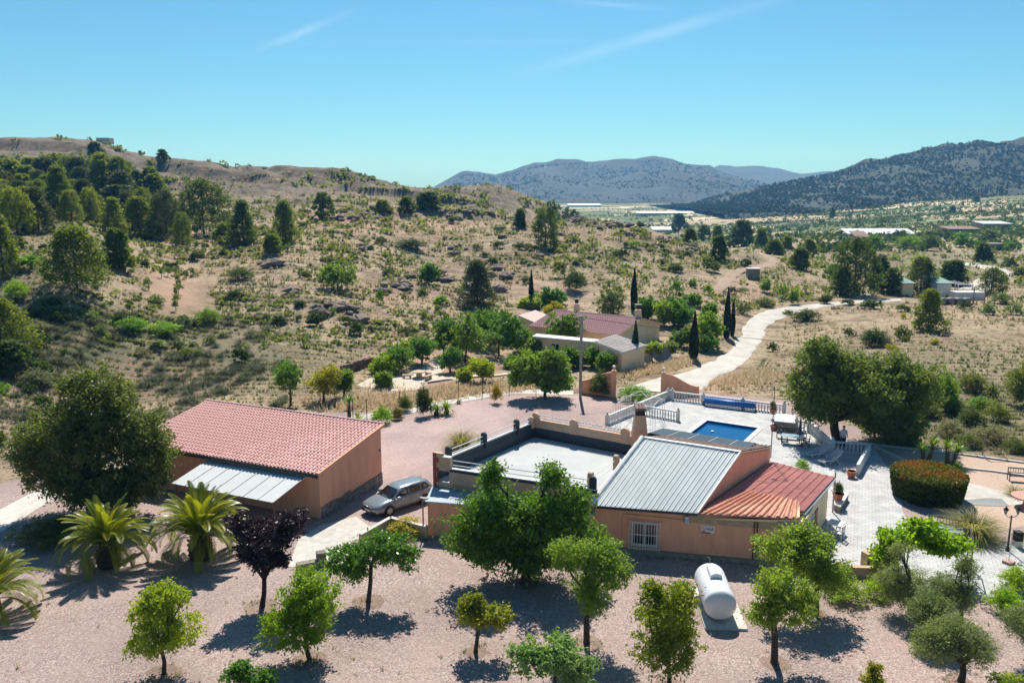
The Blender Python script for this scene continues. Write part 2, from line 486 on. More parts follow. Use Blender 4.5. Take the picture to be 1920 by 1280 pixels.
# ------------------------------------------------------------------ terrain
# (photo x, photo y, forward distance): the ground as read from the photograph
CTRL = [(-700, 720, 82), (-700, 560, 120), (-700, 380, 200), (-700, 250, 330), (-300, 700, 84), (-300, 540, 115), (-300, 400, 170), (-300, 262, 330),
 (0, 780, 74), (0, 700, 83), (0, 640, 92), (150, 545, 106), (330, 600, 108), (330, 535, 128), (300, 480, 150), (500, 480, 150), (380, 440, 178),
 (100, 420, 152), (0, 430, 132), (100, 380, 190), (0, 330, 255), (200, 335, 255), (0, 271, 335), (110, 267, 335), (195, 276, 335), (230, 290, 335), (300, 299, 335),
 (400, 309, 335), (500, 321, 335), (570, 321, 335), (650, 326, 335), (700, 346, 340), (745, 360, 345), (800, 363, 345), (850, 362, 340), (930, 357, 335),
 (975, 376, 335), (1010, 392, 330), (400, 350, 272), (600, 372, 245), (600, 400, 205), (700, 420, 190), (600, 450, 165), (600, 520, 136), (600, 600, 112), (600, 690, 92),
 (400, 690, 92), (200, 690, 91), (800, 400, 235), (800, 450, 185), (800, 500, 156), (800, 560, 132), (750, 640, 107), (930, 400, 245), (1000, 450, 190), (1000, 520, 150),
 (1000, 575, 130), (1080, 412, 212), (1200, 432, 207), (1280, 456, 203), (1350, 468, 205), (1420, 476, 212), (1200, 480, 180), (1200, 530, 151), (1300, 560, 140),
 (1400, 520, 170), (1460, 478, 225), (1600, 555, 155), (1780, 560, 152), (1960, 560, 152), (1500, 580, 142), (1420, 600, 133), (1350, 660, 108), (1750, 640, 106),
 (1920, 640, 107), (1700, 480, 262), (1850, 500, 225), (2000, 480, 260), (1700, 440, 400), (1900, 430, 430), (1900, 400, 620), (1600, 400, 820), (1900, 372, 850),
 (2200, 372, 700), (2200, 440, 350), (2200, 640, 108), (2620, 640, 110), (2620, 400, 500),
 (1500, 380, 1150), (1300, 389, 1350), (1100, 385, 1600), (1300, 420, 800), (1200, 440, 600), (1450, 440, 500), (1400, 460, 330), (1560, 450, 340)]
CW = [(p[0], p[2], atY(*p).z) for p in CTRL]
for x in (-700, -200, 300, 800, 1300, 1800, 2300):
    for Y in (15, 25, 40, 60): CW.append((x, Y, 0.0))
for x in (900, 1400, 1900, 2400): CW.append((x, 80, 0.0))
for x in (1150, 1250): CW.append((x, 95, 0.0))
for x in (-300, 100, 400, 700, 950): CW.append((x, 520, 4.0)); CW.append((x, 900, -12.0))
for x in (1080, 1200, 1300): CW.append((x, 290, -3.0))
for x in (-700, 0, 700, 1300, 1900, 2600): CW.append((x, 2500, -14.0)); CW.append((x, 6500, -14.0))
CW = np.array(CW, float)
def _tk(x, Y): return np.stack([np.asarray(x, float) / 420.0, 1.75 * np.log(np.asarray(Y, float))], -1)
_K = _tk(CW[:, 0], CW[:, 1]); _S = CW[:, 2] / CW[:, 1]
def _phi(d2): return 0.5 * d2 * np.log(d2 + 1e-9)
_n = len(_K)
_A = np.zeros((_n + 3, _n + 3))
_A[:_n, :_n] = _phi(((_K[:, None] - _K[None]) ** 2).sum(-1)) + np.eye(_n) * 0.003
_A[:_n, _n] = 1; _A[:_n, _n + 1:] = _K; _A[_n, :_n] = 1; _A[_n + 1:, :_n] = _K.T
_W = np.linalg.solve(_A, np.concatenate([_S, np.zeros(3)]))
def col_of(X, Y): return 960 + FPX * np.asarray(X) / (np.asarray(Y) * cp + 15 * sp)

def poly_in(X, Y, poly):
    X = np.asarray(X); Y = np.asarray(Y); r = np.zeros(X.shape, bool); n = len(poly)
    for i in range(n):
        x0, y0 = poly[i][0], poly[i][1]; x1, y1 = poly[(i + 1) % n][0], poly[(i + 1) % n][1]
        if y0 == y1: continue
        c = ((y0 > Y) != (y1 > Y)) & (X < (x1 - x0) * (Y - y0) / (y1 - y0) + x0)
        r ^= c
    return r
def seg_dist(X, Y, pts, closed=False):
    d = np.full(np.shape(X), 1e9); n = len(pts)
    for i in range(n if closed else n - 1):
        x0, y0 = pts[i][0], pts[i][1]; x1, y1 = pts[(i + 1) % n][0], pts[(i + 1) % n][1]
        dx, dy = x1 - x0, y1 - y0; l2 = dx * dx + dy * dy + 1e-9
        t = np.clip(((X - x0) * dx + (Y - y0) * dy) / l2, 0, 1)
        d = np.minimum(d, np.hypot(X - x0 - t * dx, Y - y0 - t * dy))
    return d

def G(*pp): return [at(*p).xy for p in pp]
PLOT = [Vector((-75, 12)), Vector((-62, 58))] + G((0, 905), (290, 850), (400, 772), (660, 772), (760, 777), (860, 752), (960, 737), (1080, 738), (1150, 728),
        (1246, 728), (1330, 738), (1500, 752), (1560, 790), (1700, 822), (1800, 850), (1950, 870), (2300, 915)) + [Vector((75, 50)), Vector((75, 12))]
# the white road past the villa, the dirt tracks: centre lines with half widths
ROAD_L = [(1146, 728), (1235, 708), (1305, 687), (1362, 650), (1391, 620), (1397, 602), (1432, 587), (1500, 578.5), (1600, 573), (1690, 570)]
ROAD_R = [(1300, 742), (1330, 718), (1372, 692), (1412, 660), (1432, 630), (1441, 608), (1470, 593.5), (1530, 583), (1610, 577), (1692, 574)]
ROAD_C = [((at(*a) + at(*b)) / 2).xy for a, b in zip(ROAD_L, ROAD_R)]
def _raw(X, Y):
    Yc = np.maximum(Y, 12.0)
    k = _tk(col_of(X, Yc), Yc)
    s = np.zeros(k.shape[0])
    for i in range(0, len(k), 20000):
        kk = k[i:i + 20000]
        s[i:i + 20000] = _phi(((kk[:, None] - _K[None]) ** 2).sum(-1)) @ _W[:_n] + _W[_n] + kk @ _W[_n + 1:]
    return s * Yc
def hgt_exact(X, Y):
    X = np.atleast_1d(np.asarray(X, float)).ravel(); Y = np.atleast_1d(np.asarray(Y, float)).ravel()
    z = _raw(X, Y)
    d = seg_dist(X, Y, PLOT, True); d[poly_in(X, Y, PLOT)] = 0
    dr = seg_dist(X, Y, ROAD_C)
    m = np.clip((d - 2) / 12, 0, 1); m = m * m * (3 - 2 * m)
    mr = np.clip((dr - 3) / 8, 0, 1)
    rough = np.clip((Y - 60) / 120, 0, 1)
    xx = col_of(X, np.maximum(Y, 12))
    leftw = np.clip((1350 - xx) / 300, 0, 1) * np.clip((700 - Y) / 200, 0, 1)
    bump = (fbm(X, Y, 16, 4, 3) * (.35 + .9 * rough * leftw) + fbm(X, Y, 5, 3, 9) * .22 * (.5 + leftw))
    # rock ledges of the hill
    led = fbm(X * .35, Y + X * .15, 14, 3, 21)
    led = np.clip(np.abs(led) * 6, 0, 1) * np.sign(led)
    bump = bump + led * (.75 + 1.1 * np.clip((Y - 240) / 60, 0, 1)) * leftw * np.clip((Y - 150) / 80, 0, 1)
    return (z + bump * mr) * m + 0.0
cols_ = np.concatenate([np.linspace(-1500, -60, 60, endpoint=False), np.linspace(-60, 1980, 330), np.linspace(1980, 3400, 60)[1:]])
rows_ = np.concatenate([np.exp(np.linspace(math.log(8), math.log(60), 40, endpoint=False)), np.exp(np.linspace(math.log(60), math.log(420), 230, endpoint=False)),
                        np.exp(np.linspace(math.log(420), math.log(5200), 70))])
CX, RY = np.meshgrid(cols_, rows_)
GX = (CX - 960) / FPX * (RY * cp + 15 * sp)
GZ = hgt_exact(GX.ravel(), RY.ravel()).reshape(GX.shape)
def hgt(X, Y):
    """height of the terrain sheet"""
    X = np.atleast_1d(np.asarray(X, float)).ravel(); Y = np.clip(np.atleast_1d(np.asarray(Y, float)).ravel(), 8.01, 5190)
    c = np.clip(col_of(X, Y), cols_[0] + .01, cols_[-1] - .01)
    i = np.clip(np.searchsorted(rows_, Y) - 1, 0, len(rows_) - 2); j = np.clip(np.searchsorted(cols_, c) - 1, 0, len(cols_) - 2)
    fy = (Y - rows_[i]) / (rows_[i + 1] - rows_[i]); fx_ = (c - cols_[j]) / (cols_[j + 1] - cols_[j])
    return (GZ[i, j] * (1 - fx_) + GZ[i, j + 1] * fx_) * (1 - fy) + (GZ[i + 1, j] * (1 - fx_) + GZ[i + 1, j + 1] * fx_) * fy
def hz(x, y): return float(hgt(x, y)[0])
def ground(px, py, Y0=None):
    """the point of the terrain seen at photo position px, py"""
    u = (px - 960) / FPX; v = (py - 640) / FPX
    t = _GL / (cp - v * sp); xr = u * t; zr = CAM_H + (-sp - v * cp) * t; zg = hgt(xr, _GL)
    b = np.nonzero(zr < zg)[0]
    i = b[0] if len(b) else len(_GL) - 1
    return Vector((float(xr[i]), float(_GL[i]), float(zg[i])))
_GL = np.exp(np.linspace(math.log(22), math.log(1800), 600))
_GY = np.exp(np.linspace(math.log(22), math.log(1500), 260))
def ground_many(pts):
    """the same for many photo positions at once"""
    pts = np.asarray(pts, float); n = len(pts); L_ = len(_GY)
    u = (pts[:, 0] - 960) / FPX; v = (pts[:, 1] - 640) / FPX
    t = _GY[None] / (cp - v * sp)[:, None]
    X = u[:, None] * t; Z = CAM_H + (-sp - v * cp)[:, None] * t
    Yg = np.broadcast_to(_GY[None], X.shape)
    H_ = hgt(X.ravel(), Yg.ravel()).reshape(X.shape)
    hit = Z < H_
    idx = np.where(hit.any(1), hit.argmax(1), L_ - 1)
    r = np.arange(n)
    return np.stack([X[r, idx], _GY[idx], H_[r, idx]], -1), hit.any(1)

def structure(name, me, mat):
    o = bpy.data.objects.new(name, me); me.materials.append(mat); _link(o, None, (0, 0, 0)); o['kind'] = 'structure'; return o

nr, nc = GX.shape
TV = np.stack([GX, RY, GZ], -1).reshape(-1, 3)
ii = (np.arange(nr - 1)[:, None] * nc + np.arange(nc - 1)[None]).ravel()
TF = np.stack([ii, ii + 1, ii + nc + 1, ii + nc], -1)
inp0 = poly_in(TV[:, 0], TV[:, 1], PLOT)
inp = inp0 & (seg_dist(TV[:, 0], TV[:, 1], PLOT, True) > 3.0)
TV[inp0, 2] -= 0.06
TF = TF[~inp[TF].all(1)]
me = np_mesh('terrain', TV, TF, smooth=True)
# what grows or lies where: bare soil, green scrub, far fields
def blob(x, y, cx, cy, rx, ry, p=1.0): return np.exp(-(((x - cx) / rx) ** 2 + ((y - cy) / ry) ** 2)) * p
wz = TV[:, 1] * cp - (TV[:, 2] - CAM_H) * sp
ix = 960 + FPX * TV[:, 0] / wz; iy = 640 - FPX * (TV[:, 1] * sp + (TV[:, 2] - CAM_H) * cp) / wz
soil = (blob(ix, iy, 325, 560, 55, 50, 1.3) + blob(ix, iy, 290, 450, 90, 12, .6) + blob(ix, iy, 90, 440, 60, 10, .8) + blob(ix, iy, 780, 415, 120, 18, .9) + blob(ix, iy, 640, 410, 60, 20, .8)
        + blob(ix, iy, 1090, 420, 70, 12, 1.) + blob(ix, iy, 1220, 445, 90, 12, .8) + blob(ix, iy, 760, 550, 100, 18, .8) + blob(ix, iy, 930, 525, 60, 20, .7) + blob(ix, iy, 1040, 545, 50, 10, 1.)
        + blob(ix, iy, 300, 700, 90, 30, .9) + blob(ix, iy, 1400, 545, 80, 12, .9) + blob(ix, iy, 60, 730, 60, 25, .8) + blob(ix, iy, 1340, 720, 60, 12, 1.) + blob(ix, iy, 820, 690, 90, 40, 1.3)
        + blob(ix, iy, 1850, 560, 60, 12, 1.) + blob(ix, iy, 440, 315, 60, 8, .9))
green = (blob(ix, iy, 200, 640, 260, 70, .95) + blob(ix, iy, 520, 680, 130, 50, .6) + blob(ix, iy, 0, 560, 160, 120, .8) + blob(ix, iy, 1800, 780, 160, 70, 1.1) + blob(ix, iy, 1700, 660, 260, 40, .5)
         + blob(ix, iy, 1150, 470, 260, 40, .35) + blob(ix, iy, 120, 400, 220, 50, .8) + blob(ix, iy, 350, 320, 420, 45, .8) + blob(ix, iy, 900, 380, 100, 16, .5) + blob(ix, iy, 1700, 490, 200, 40, .7))
fieldm = np.clip((TV[:, 1] - 260) / 120, 0, 1) * np.clip((ix - 1000) / 60, 0, 1)
fieldm = np.maximum(fieldm, np.clip((TV[:, 1] - 520) / 150, 0, 1))
ca = me.color_attributes.new('cover', 'FLOAT_COLOR', 'POINT')
ca.data.foreach_set('color', np.stack([np.clip(soil, 0, 1), np.clip(green, 0, 1), fieldm, np.ones_like(soil)], -1).astype(np.float32).ravel())
rocky = (blob(ix, iy, 200, 290, 700, 48, 1.5) + blob(ix, iy, 600, 345, 300, 30, 1.1) + blob(ix, iy, 900, 372, 120, 22, 1.) + blob(ix, iy, 690, 405, 70, 12, .8) + blob(ix, iy, 870, 408, 60, 9, .8)
         + blob(ix, iy, 1100, 420, 90, 10, .9) + blob(ix, iy, 1240, 452, 70, 9, .8) + blob(ix, iy, 630, 582, 60, 12, .9) + blob(ix, iy, 760, 545, 70, 10, .7) + blob(ix, iy, 920, 520, 60, 14, .7) + blob(ix, iy, 480, 640, 60, 25, .4)) * (TV[:, 1] < 420)
ra_ = me.attributes.new('rocky', 'FLOAT', 'POINT'); ra_.data.foreach_set('value', np.clip(rocky, 0, 1).astype(np.float32))
structure('terrain', me, TERRAIN)

def ribbon(name, Lp, Rp, mat, lift=0.09, sub=14, across=8, wob=1.0):
    """a road laid on the ground between two edge lines (world xy)"""
    def dens(p):
        o = []
        for i in range(len(p) - 1):
            p0 = Vector(p[max(i - 1, 0)]); p1 = Vector(p[i]); p2 = Vector(p[i + 1]); p3 = Vector(p[min(i + 2, len(p) - 1)])
            for k in range(sub):
                t = k / sub
                o.append(0.5 * ((2 * p1) + (p2 - p0) * t + (2 * p0 - 5 * p1 + 4 * p2 - p3) * t * t + (3 * p1 - p0 - 3 * p2 + p3) * t ** 3))
        o.append(Vector(p[-1])); return np.array([[q[0], q[1]] for q in o])
    a, b_ = dens(Lp), dens(Rp); n = len(a)
    w = np.linspace(0, 1, across + 1)
    P = a[:, None] * (1 - w)[None, :, None] + b_[:, None] * w[None, :, None]
    for e in (0, across):
        P[:, e, 0] += fbm(P[:, e, 0], P[:, e, 1], 3, 3, 70 + e) * wob; P[:, e, 1] += fbm(P[:, e, 0], P[:, e, 1], 3, 3, 90 + e) * wob
    lf = np.full(P.shape[:2], lift); lf[:, 0] = -.05; lf[:, -1] = -.05; lf[0] = -.05 if name != 'road' else lf[0]; lf[-1] = -.05
    z = hgt(P[..., 0].ravel(), P[..., 1].ravel()) + lf.ravel()
    V = np.concatenate([P.reshape(-1, 2), z[:, None]], 1)
    i0 = (np.arange(n - 1)[:, None] * (across + 1) + np.arange(across)[None]).ravel()
    F_ = np.stack([i0, i0 + across + 1, i0 + across + 2, i0 + 1], -1)
    return structure(name, np_mesh(name, V, F_, smooth=True), mat)
def gpts(pp): return [Vector(ground(*p)[:2]) for p in pp]
ribbon('road', [at(*p).xy for p in ROAD_L], [at(*p).xy for p in ROAD_R], ROADM)
def track(name, cen, hw, mat, lift=.12):
    c = gpts(cen); Ls, Rs = [], []
    for i, p in enumerate(c):
        d = (c[min(i + 1, len(c) - 1)] - c[max(i - 1, 0)]).normalized(); nrm = Vector((-d.y, d.x)) * (hw if not hasattr(hw, '__len__') else hw[i])
        Ls.append(p + nrm); Rs.append(p - nrm)
    return ribbon(name, Ls, Rs, mat, lift)
track('dirt_track', [(1345, 548), (1362, 530), (1380, 515), (1412, 506), (1440, 499), (1452, 490), (1440, 481), (1415, 473)], 1.35, TRACKM, .2)
track('dirt_path', [(985, 528), (1030, 538), (1075, 551), (1120, 562)], 1.5, TRACKM, .15)
track('road_bend', [(1822, 545), (1850, 528), (1872, 517), (1868, 506), (1835, 499), (1800, 494)], 2.6, ROADM, .25)
track('farm_lane', [(1560, 552), (1630, 550), (1690, 549)], 1.8, ROADM, .2)

# ------------------------------------------------------------------ yard surfaces
def sheet(name, outer, z, mat, holes=(), th=0.0):
    loops = [[Vector((p[0], p[1], 0)) for p in outer]] + [[Vector((p[0], p[1], 0)) for p in h] for h in holes]
    tris = tessellate_polygon(loops)
    V = [p for l in loops for p in l]
    o = MB().add([(p.x, p.y, z) for p in V], [])
    for t_ in tris:
        a, b_, c_ = (V[i] for i in t_)
        o.f.append(t_ if (b_ - a).cross(c_ - a).z > 0 else tuple(reversed(t_)))
    return tag(o.build(name, mat), kind='structure')

PO = [at(1294, 799), at(1326, 788), at(1422, 803), at(1393, 832)]
pa, pb = at(1326, 789).xy, at(1421, 803).xy
_e = (pb - pa).normalized(); _s = Vector((_e.y, -_e.x))           # towards the camera side
POOL_L, POOL_W = (pb - pa).length, 7.6
POOL = [pa, pb, pb + _s * POOL_W, pa + _s * POOL_W]
def grow(q, d):
    c = sum((Vector(p) for p in q), Vector((0, 0))) / len(q)
    return [Vector(p) + ((Vector(p) - c).normalized() * d * 1.414) for p in q]
POOLX = grow(POOL, .12)
sheet('gravel_yard', PLOT, 0.0, GRAVEL, [POOLX])
sheet('driveway', G((640, 950), (716, 905), (700, 830), (735, 790), (860, 757), (965, 741), (1080, 742), (1150, 748), (1140, 790), (1100, 800), (1000, 860), (815, 940), (800, 1003), (735, 985), (668, 1000)), .008, DRIVE)
TERR = G((1135, 795), (1250, 747), (1470, 772), (1500, 795), (1545, 815), (1640, 838), (1660, 870), (1700, 900), (1690, 950), (1700, 975), (1740, 990), (1850, 1010), (1925, 1030), (2100, 1060), (1980, 1120), (1800, 1120), (1640, 1075), (1500, 1066), (1440, 960), (1300, 860), (1150, 810))
sheet('terrace', TERR, .016, PAVE, [POOLX])
sheet('garden_gravel', G((1625, 832), (1780, 852), (1925, 870), (2200, 905), (2200, 1010), (1925, 985), (1850, 1000), (1790, 985), (1800, 950), (1700, 870), (1660, 855)), .010, BEIGE)
sheet('garden_path', G((1690, 905), (1760, 900), (1830, 908), (1880, 922), (1930, 930), (2050, 940), (2050, 960), (1925, 948), (1800, 945), (1730, 930)), .024, CRAZY)
sheet('gravel_bed', G((1800, 938), (1850, 934), (1878, 935), (1893, 949), (1840, 948), (1805, 945)), .030, stones('grey_gravel', [(.22, .23, .22), (.32, .33, .32), (.27, .28, .27)], 15.))
sheet('paved_ramp', G((541, 1062), (560, 1010), (600, 985), (668, 968), (700, 992), (640, 1030), (600, 1062), (585, 1066)), .018, CRAZY)
sheet('side_path', G((-120, 1010), (0, 955), (95, 905), (118, 925), (60, 960), (0, 1000), (-80, 1040)), .012, CRAZY)

# ------------------------------------------------------------------ plants: leaf meshes
def unit(v): return v / (np.linalg.norm(v, axis=-1, keepdims=True) + 1e-9)

def leaf_quads(rng, C, A, L, W):
    """rhombic leaves: centres C, axes A, lengths L, widths W"""
    n = len(C)
    B = unit(np.cross(A, unit(rng.normal(size=(n, 3)))))
    L = np.broadcast_to(np.asarray(L, float), (n,))[:, None]; W = np.broadcast_to(np.asarray(W, float), (n,))[:, None]
    V = np.stack([C - A * L * .5, C + B * W * .5, C + A * L * .5, C - B * W * .5], 1).reshape(-1, 3)
    return V, np.arange(n * 4).reshape(n, 4)

def clumps(rng, blobs, n_clump, per, sig, shell=0.55, low=-1.0):
    """leaf centres in clumps spread through the outer part of ellipsoids; returns centres and outward directions"""
    vol = np.array([b[3] * b[4] * b[5] for b in blobs]) ** 0.75; vol /= vol.sum()
    Cs, Os, Is = [], [], []
    for b, f in zip(blobs, vol):
        k = max(3, int(n_clump * f))
        d = unit(rng.normal(size=(k, 3)))
        d[:, 2] = np.where(d[:, 2] < low, -d[:, 2], d[:, 2])
        r = shell + (1 - shell) * rng.random(k) ** 0.7
        r *= 0.86 + 0.28 * rng.random(k)
        ctr = np.array(b[:3]) + d * r[:, None] * np.array(b[3:6])
        m = rng.poisson(per, k) + 2
        idx = np.repeat(np.arange(k), m)
        Cs.append(ctr[idx] + rng.normal(size=(len(idx), 3)) * sig * (0.6 + 0.8 * rng.random(k))[idx][:, None] * np.array([1, 1, .75]))
        Os.append(d[idx]); Is.append(rng.random(k)[idx])
    return np.concatenate(Cs), np.concatenate(Os), np.concatenate(Is)

def crown_mesh(name, seed, blobs, n_clump, per, sig, L, W, droop=0.2, shell=0.5, vbias=None, low=-1.0, lobes=7):
    rng = np.random.default_rng(seed)
    if lobes:
        bb = []
        for b in blobs:                                  # break each mass into uneven lobes
            b = np.array(b, float)
            for i in range(lobes):
                d = unit(rng.normal(size=3)); f = rng.uniform(.42, .66)
                bb.append(np.concatenate([b[:3] + d * b[3:6] * (1.02 - f) * rng.uniform(.75, 1.06), b[3:6] * f]))
            bb.append(np.concatenate([b[:3], b[3:6] * .55]))
        blobs = bb
    big_ = blobs
    C, O, cr = clumps(rng, blobs, n_clump, per, sig, shell, low)
    if lobes:                                            # loose shoots that break the outline
        ns = max(10, int(len(blobs) * 1.6)); k = 16
        bi = rng.integers(len(blobs), size=ns); B_ = np.array([np.asarray(b, float) for b in blobs])[bi]
        d = unit(rng.normal(size=(ns, 3)) + np.array([0, 0, .35])); t_ = rng.random((ns, k)) * rng.uniform(.2, .6, (ns, 1)) + .85
        S_ = (B_[:, None, :3] + d[:, None] * B_[:, None, 3:6] * t_[..., None] + rng.normal(size=(ns, k, 3)) * sig * .35).reshape(-1, 3)
        C = np.concatenate([C, S_]); O = np.concatenate([O, np.repeat(d, k, 0)]); cr = np.concatenate([cr, np.repeat(rng.random(ns), k)])
    n = len(C)
    A = unit(O * .6 + rng.normal(size=(n, 3)) * .75 + np.array([0, 0, -droop]))
    s = rng.uniform(.65, 1.3, n)
    V, F_ = leaf_quads(rng, C, A, L * s, W * s)
    v = np.clip(rng.random(n) * .4 + .45 * cr + .25 * vnoise(C[:, 0] * 1.3 + seed, C[:, 2] * 1.3 + C[:, 1], seed) - .05, 0, 1)
    return np_mesh(name, V, F_, v)

def trunk_mb(seed, H, r, blobs, fork=0.4, nb=5, lean=0.06, sides=7):
    """tapered bole that forks into limbs running into the crown"""
    rng = random.Random(seed); m = MB()
    top = Vector((rng.uniform(-1, 1) * lean * H, rng.uniform(-1, 1) * lean * H, H * fork))
    mid = top * .5 + Vector((rng.uniform(-1, 1), rng.uniform(-1, 1), 0)) * r * .5; mid.z = top.z * .5
    m.tube([(0, 0, -.15), (0, 0, .12), mid, top], [r * 1.45, r * 1.05, r * .88, r * .8], sides)
    for i in range(nb):
        b = blobs[i % len(blobs)]
        a = rng.uniform(0, 6.28)
        e = Vector((b[0] + math.cos(a) * b[3] * .5, b[1] + math.sin(a) * b[4] * .5, b[2] + b[5] * rng.uniform(-.1, .55)))
        k = top.lerp(e, .45) + Vector((rng.uniform(-1, 1), rng.uniform(-1, 1), .3)) * (e - top).length * .12
        m.tube([top - Vector((0, 0, r * .4)), k, e], [r * .62, r * .36, r * .1], 5)
        for j in range(2):
            e2 = k + (e - k) * .4 + Vector((rng.uniform(-1, 1) * b[3], rng.uniform(-1, 1) * b[4], rng.uniform(.1, .8) * b[5])) * .6
            m.tube([k.lerp(e, .3), e2], [r * .22, r * .06], 4)
    return m

BARK = paint('grey_brown_bark', (.10, .075, .055), .9, c2=(.05, .038, .03), scale=9, bump=.6, bscale=25)
DARKBARK = paint('dark_bark', (.055, .04, .033), .9, c2=(.03, .022, .02), scale=9, bump=.6, bscale=25)

LM = dict(
 lime=leafmat('lime_leaf', (0.143, 0.231, 0.020), (0.346, 0.436, 0.045), .52),
 mid=leafmat('mid_green_leaf', (0.077, 0.165, 0.029), (0.192, 0.320, 0.058), .46),
 deep=leafmat('deep_green_leaf', (0.060, 0.137, 0.020), (0.160, 0.282, 0.038), .45),
 willow=leafmat('light_green_leaf', (0.137, 0.220, 0.038), (0.307, 0.410, 0.077), .5),
 yellow=leafmat('yellowish_leaf', (0.165, 0.209, 0.027), (0.384, 0.371, 0.051), .5),
 pome=leafmat('pomegranate_leaf', (.10, .18, .02), (.24, .29, .035), .5),
 citrus=leafmat('citrus_leaf', (0.066, 0.159, 0.026), (0.167, 0.314, 0.051), .44, .35, .5),
 silver=leafmat('silvery_leaf', (0.176, 0.275, 0.088), (0.359, 0.474, 0.192), .42),
 olive=leafmat('olive_leaf', (.12, .175, .07), (.25, .31, .145), .42),
 plum=leafmat('purple_leaf', (.022, .010, .020), (.065, .028, .05), .2, .4, .5, hue=0),
 darkb=leafmat('dark_evergreen_leaf', (.065, .105, .028), (.175, .205, .06), .45),
 carob=leafmat('carob_leaf', (.08, .14, .035), (.205, .245, .07), .48),
 pine=leafmat('pine_needle', (.085, .14, .03), (.20, .235, .052), .48, .6, .2, .22, hue=.012),
 pined=leafmat('dark_pine_needle', (.056, .10, .026), (.13, .17, .046), .42, .6, .2, .15),
 pineg=leafmat('grey_pine_needle', (.065, .09, .038), (.125, .15, .07), .3, .6, .2, .15),
 cyp=leafmat('cypress_leaf', (.014, .030, .010), (.036, .06, .02), .14, .6, .2),
 shrub=leafmat('shrub_leaf', (.09, .125, .045), (.185, .22, .085), .45, .6, .2, .3, hue=.02),
 shrubd=leafmat('dark_shrub_leaf', (.042, .08, .022), (.09, .13, .038), .34, .6, .2, .2),
 bright=leafmat('bright_shrub_leaf', (0.099, 0.209, 0.020), (0.256, 0.410, 0.036), .48),
 farwood=leafmat('far_wood_leaf', (.020, .034, .018), (.040, .056, .028), .25, .7, .1),
 gold=leafmat('golden_flower', (.30, .28, .025), (.46, .42, .04), .38),
 vine=leafmat('vine_leaf', (0.121, 0.242, 0.016), (0.320, 0.474, 0.036), .54),
 grass=leafmat('tussock_blade', (.15, .165, .08), (.29, .28, .15), .48, .7, .15, tc=(1.05, 1.05, .8)),
 straw=leafmat('straw_blade', (.40, .32, .20), (.58, .49, .33), .5, .8, .1, tc=(1.0, .98, .9)),
 esparto=leafmat('esparto_blade', (.085, .10, .055), (.18, .185, .11), .33, .7, .15, .2, tc=(1., 1., .85)),
 fount=leafmat('fountain_grass_blade', (.16, .18, .045), (.36, .33, .15), .42, .6, .2),
 palm=leafmat('palm_leaflet', (.085, .145, .014), (.28, .29, .026), .45, .35, .5, .1),
 yucca=leafmat('yucca_blade', (.10, .20, .022), (.23, .34, .04), .42, .4, .4),
 rust=leafmat('rusty_shoot', (.10, .14, .022), (.26, .15, .032), .4, tc=(1.1, 1.0, .6)),
 hedge=leafmat('hedge_leaf', (.05, .08, .015), (.105, .135, .026), .36),
 orange=leafmat('orange_shrub_leaf', (.26, .18, .025), (.44, .27, .04), .42),
)

def px_blobs(base, Y, boxes, flat=0.95):
    """ellipsoids (relative to base) for crown boxes (x0,y0,x1,y1) in the photograph at forward distance Y"""
    out = []
    for (x0, y0, x1, y1) in boxes:
        c = atY((x0 + x1) / 2, (y0 + y1) / 2, Y); k = mpp(c)
        rx = (x1 - x0) / 2 * k; rz = (y1 - y0) / 2 * k
        out.append((c.x - base.x, c.y - base.y, c.z - base.z, rx, min(rx, rz) * .55 + rx * .45, rz * flat))
    return out

TREE_N = [100]
def tree(name, label, cat, px, boxes, sp_, n=330, per=30, leaf=(.17, .10), sig=.16, r=.09, fork=.42, nb=6, bark=None, group=None, shell=.45, droop=.2, gz=None, low=-1., lean=.05, grow_=1.08):
    TREE_N[0] += 1; sd = TREE_N[0]
    n, per, sig, r = int(n * .70), int(per * 1.28), sig * .88, r * 1.4
    base = at(*px) if gz is None else ground(*px)
    bl = [(b[0], b[1], b[2], b[3] * grow_, b[4] * grow_, b[5] * grow_) for b in px_blobs(base, base.y, boxes)]
    H = max(b[2] + b[5] for b in bl)
    t = thing(name, base, label, cat, group)
    m = trunk_mb(sd, H, r, bl, fork, nb, lean)
    for q in m.v: q += base
    m.build('trunk', bark or BARK, t, True)
    cm = crown_mesh('crown', sd, bl, n, per, sig, leaf[0], leaf[1], droop, shell, low=low)
    mesh_obj('crown', cm, LM[sp_], t, base)
    return t

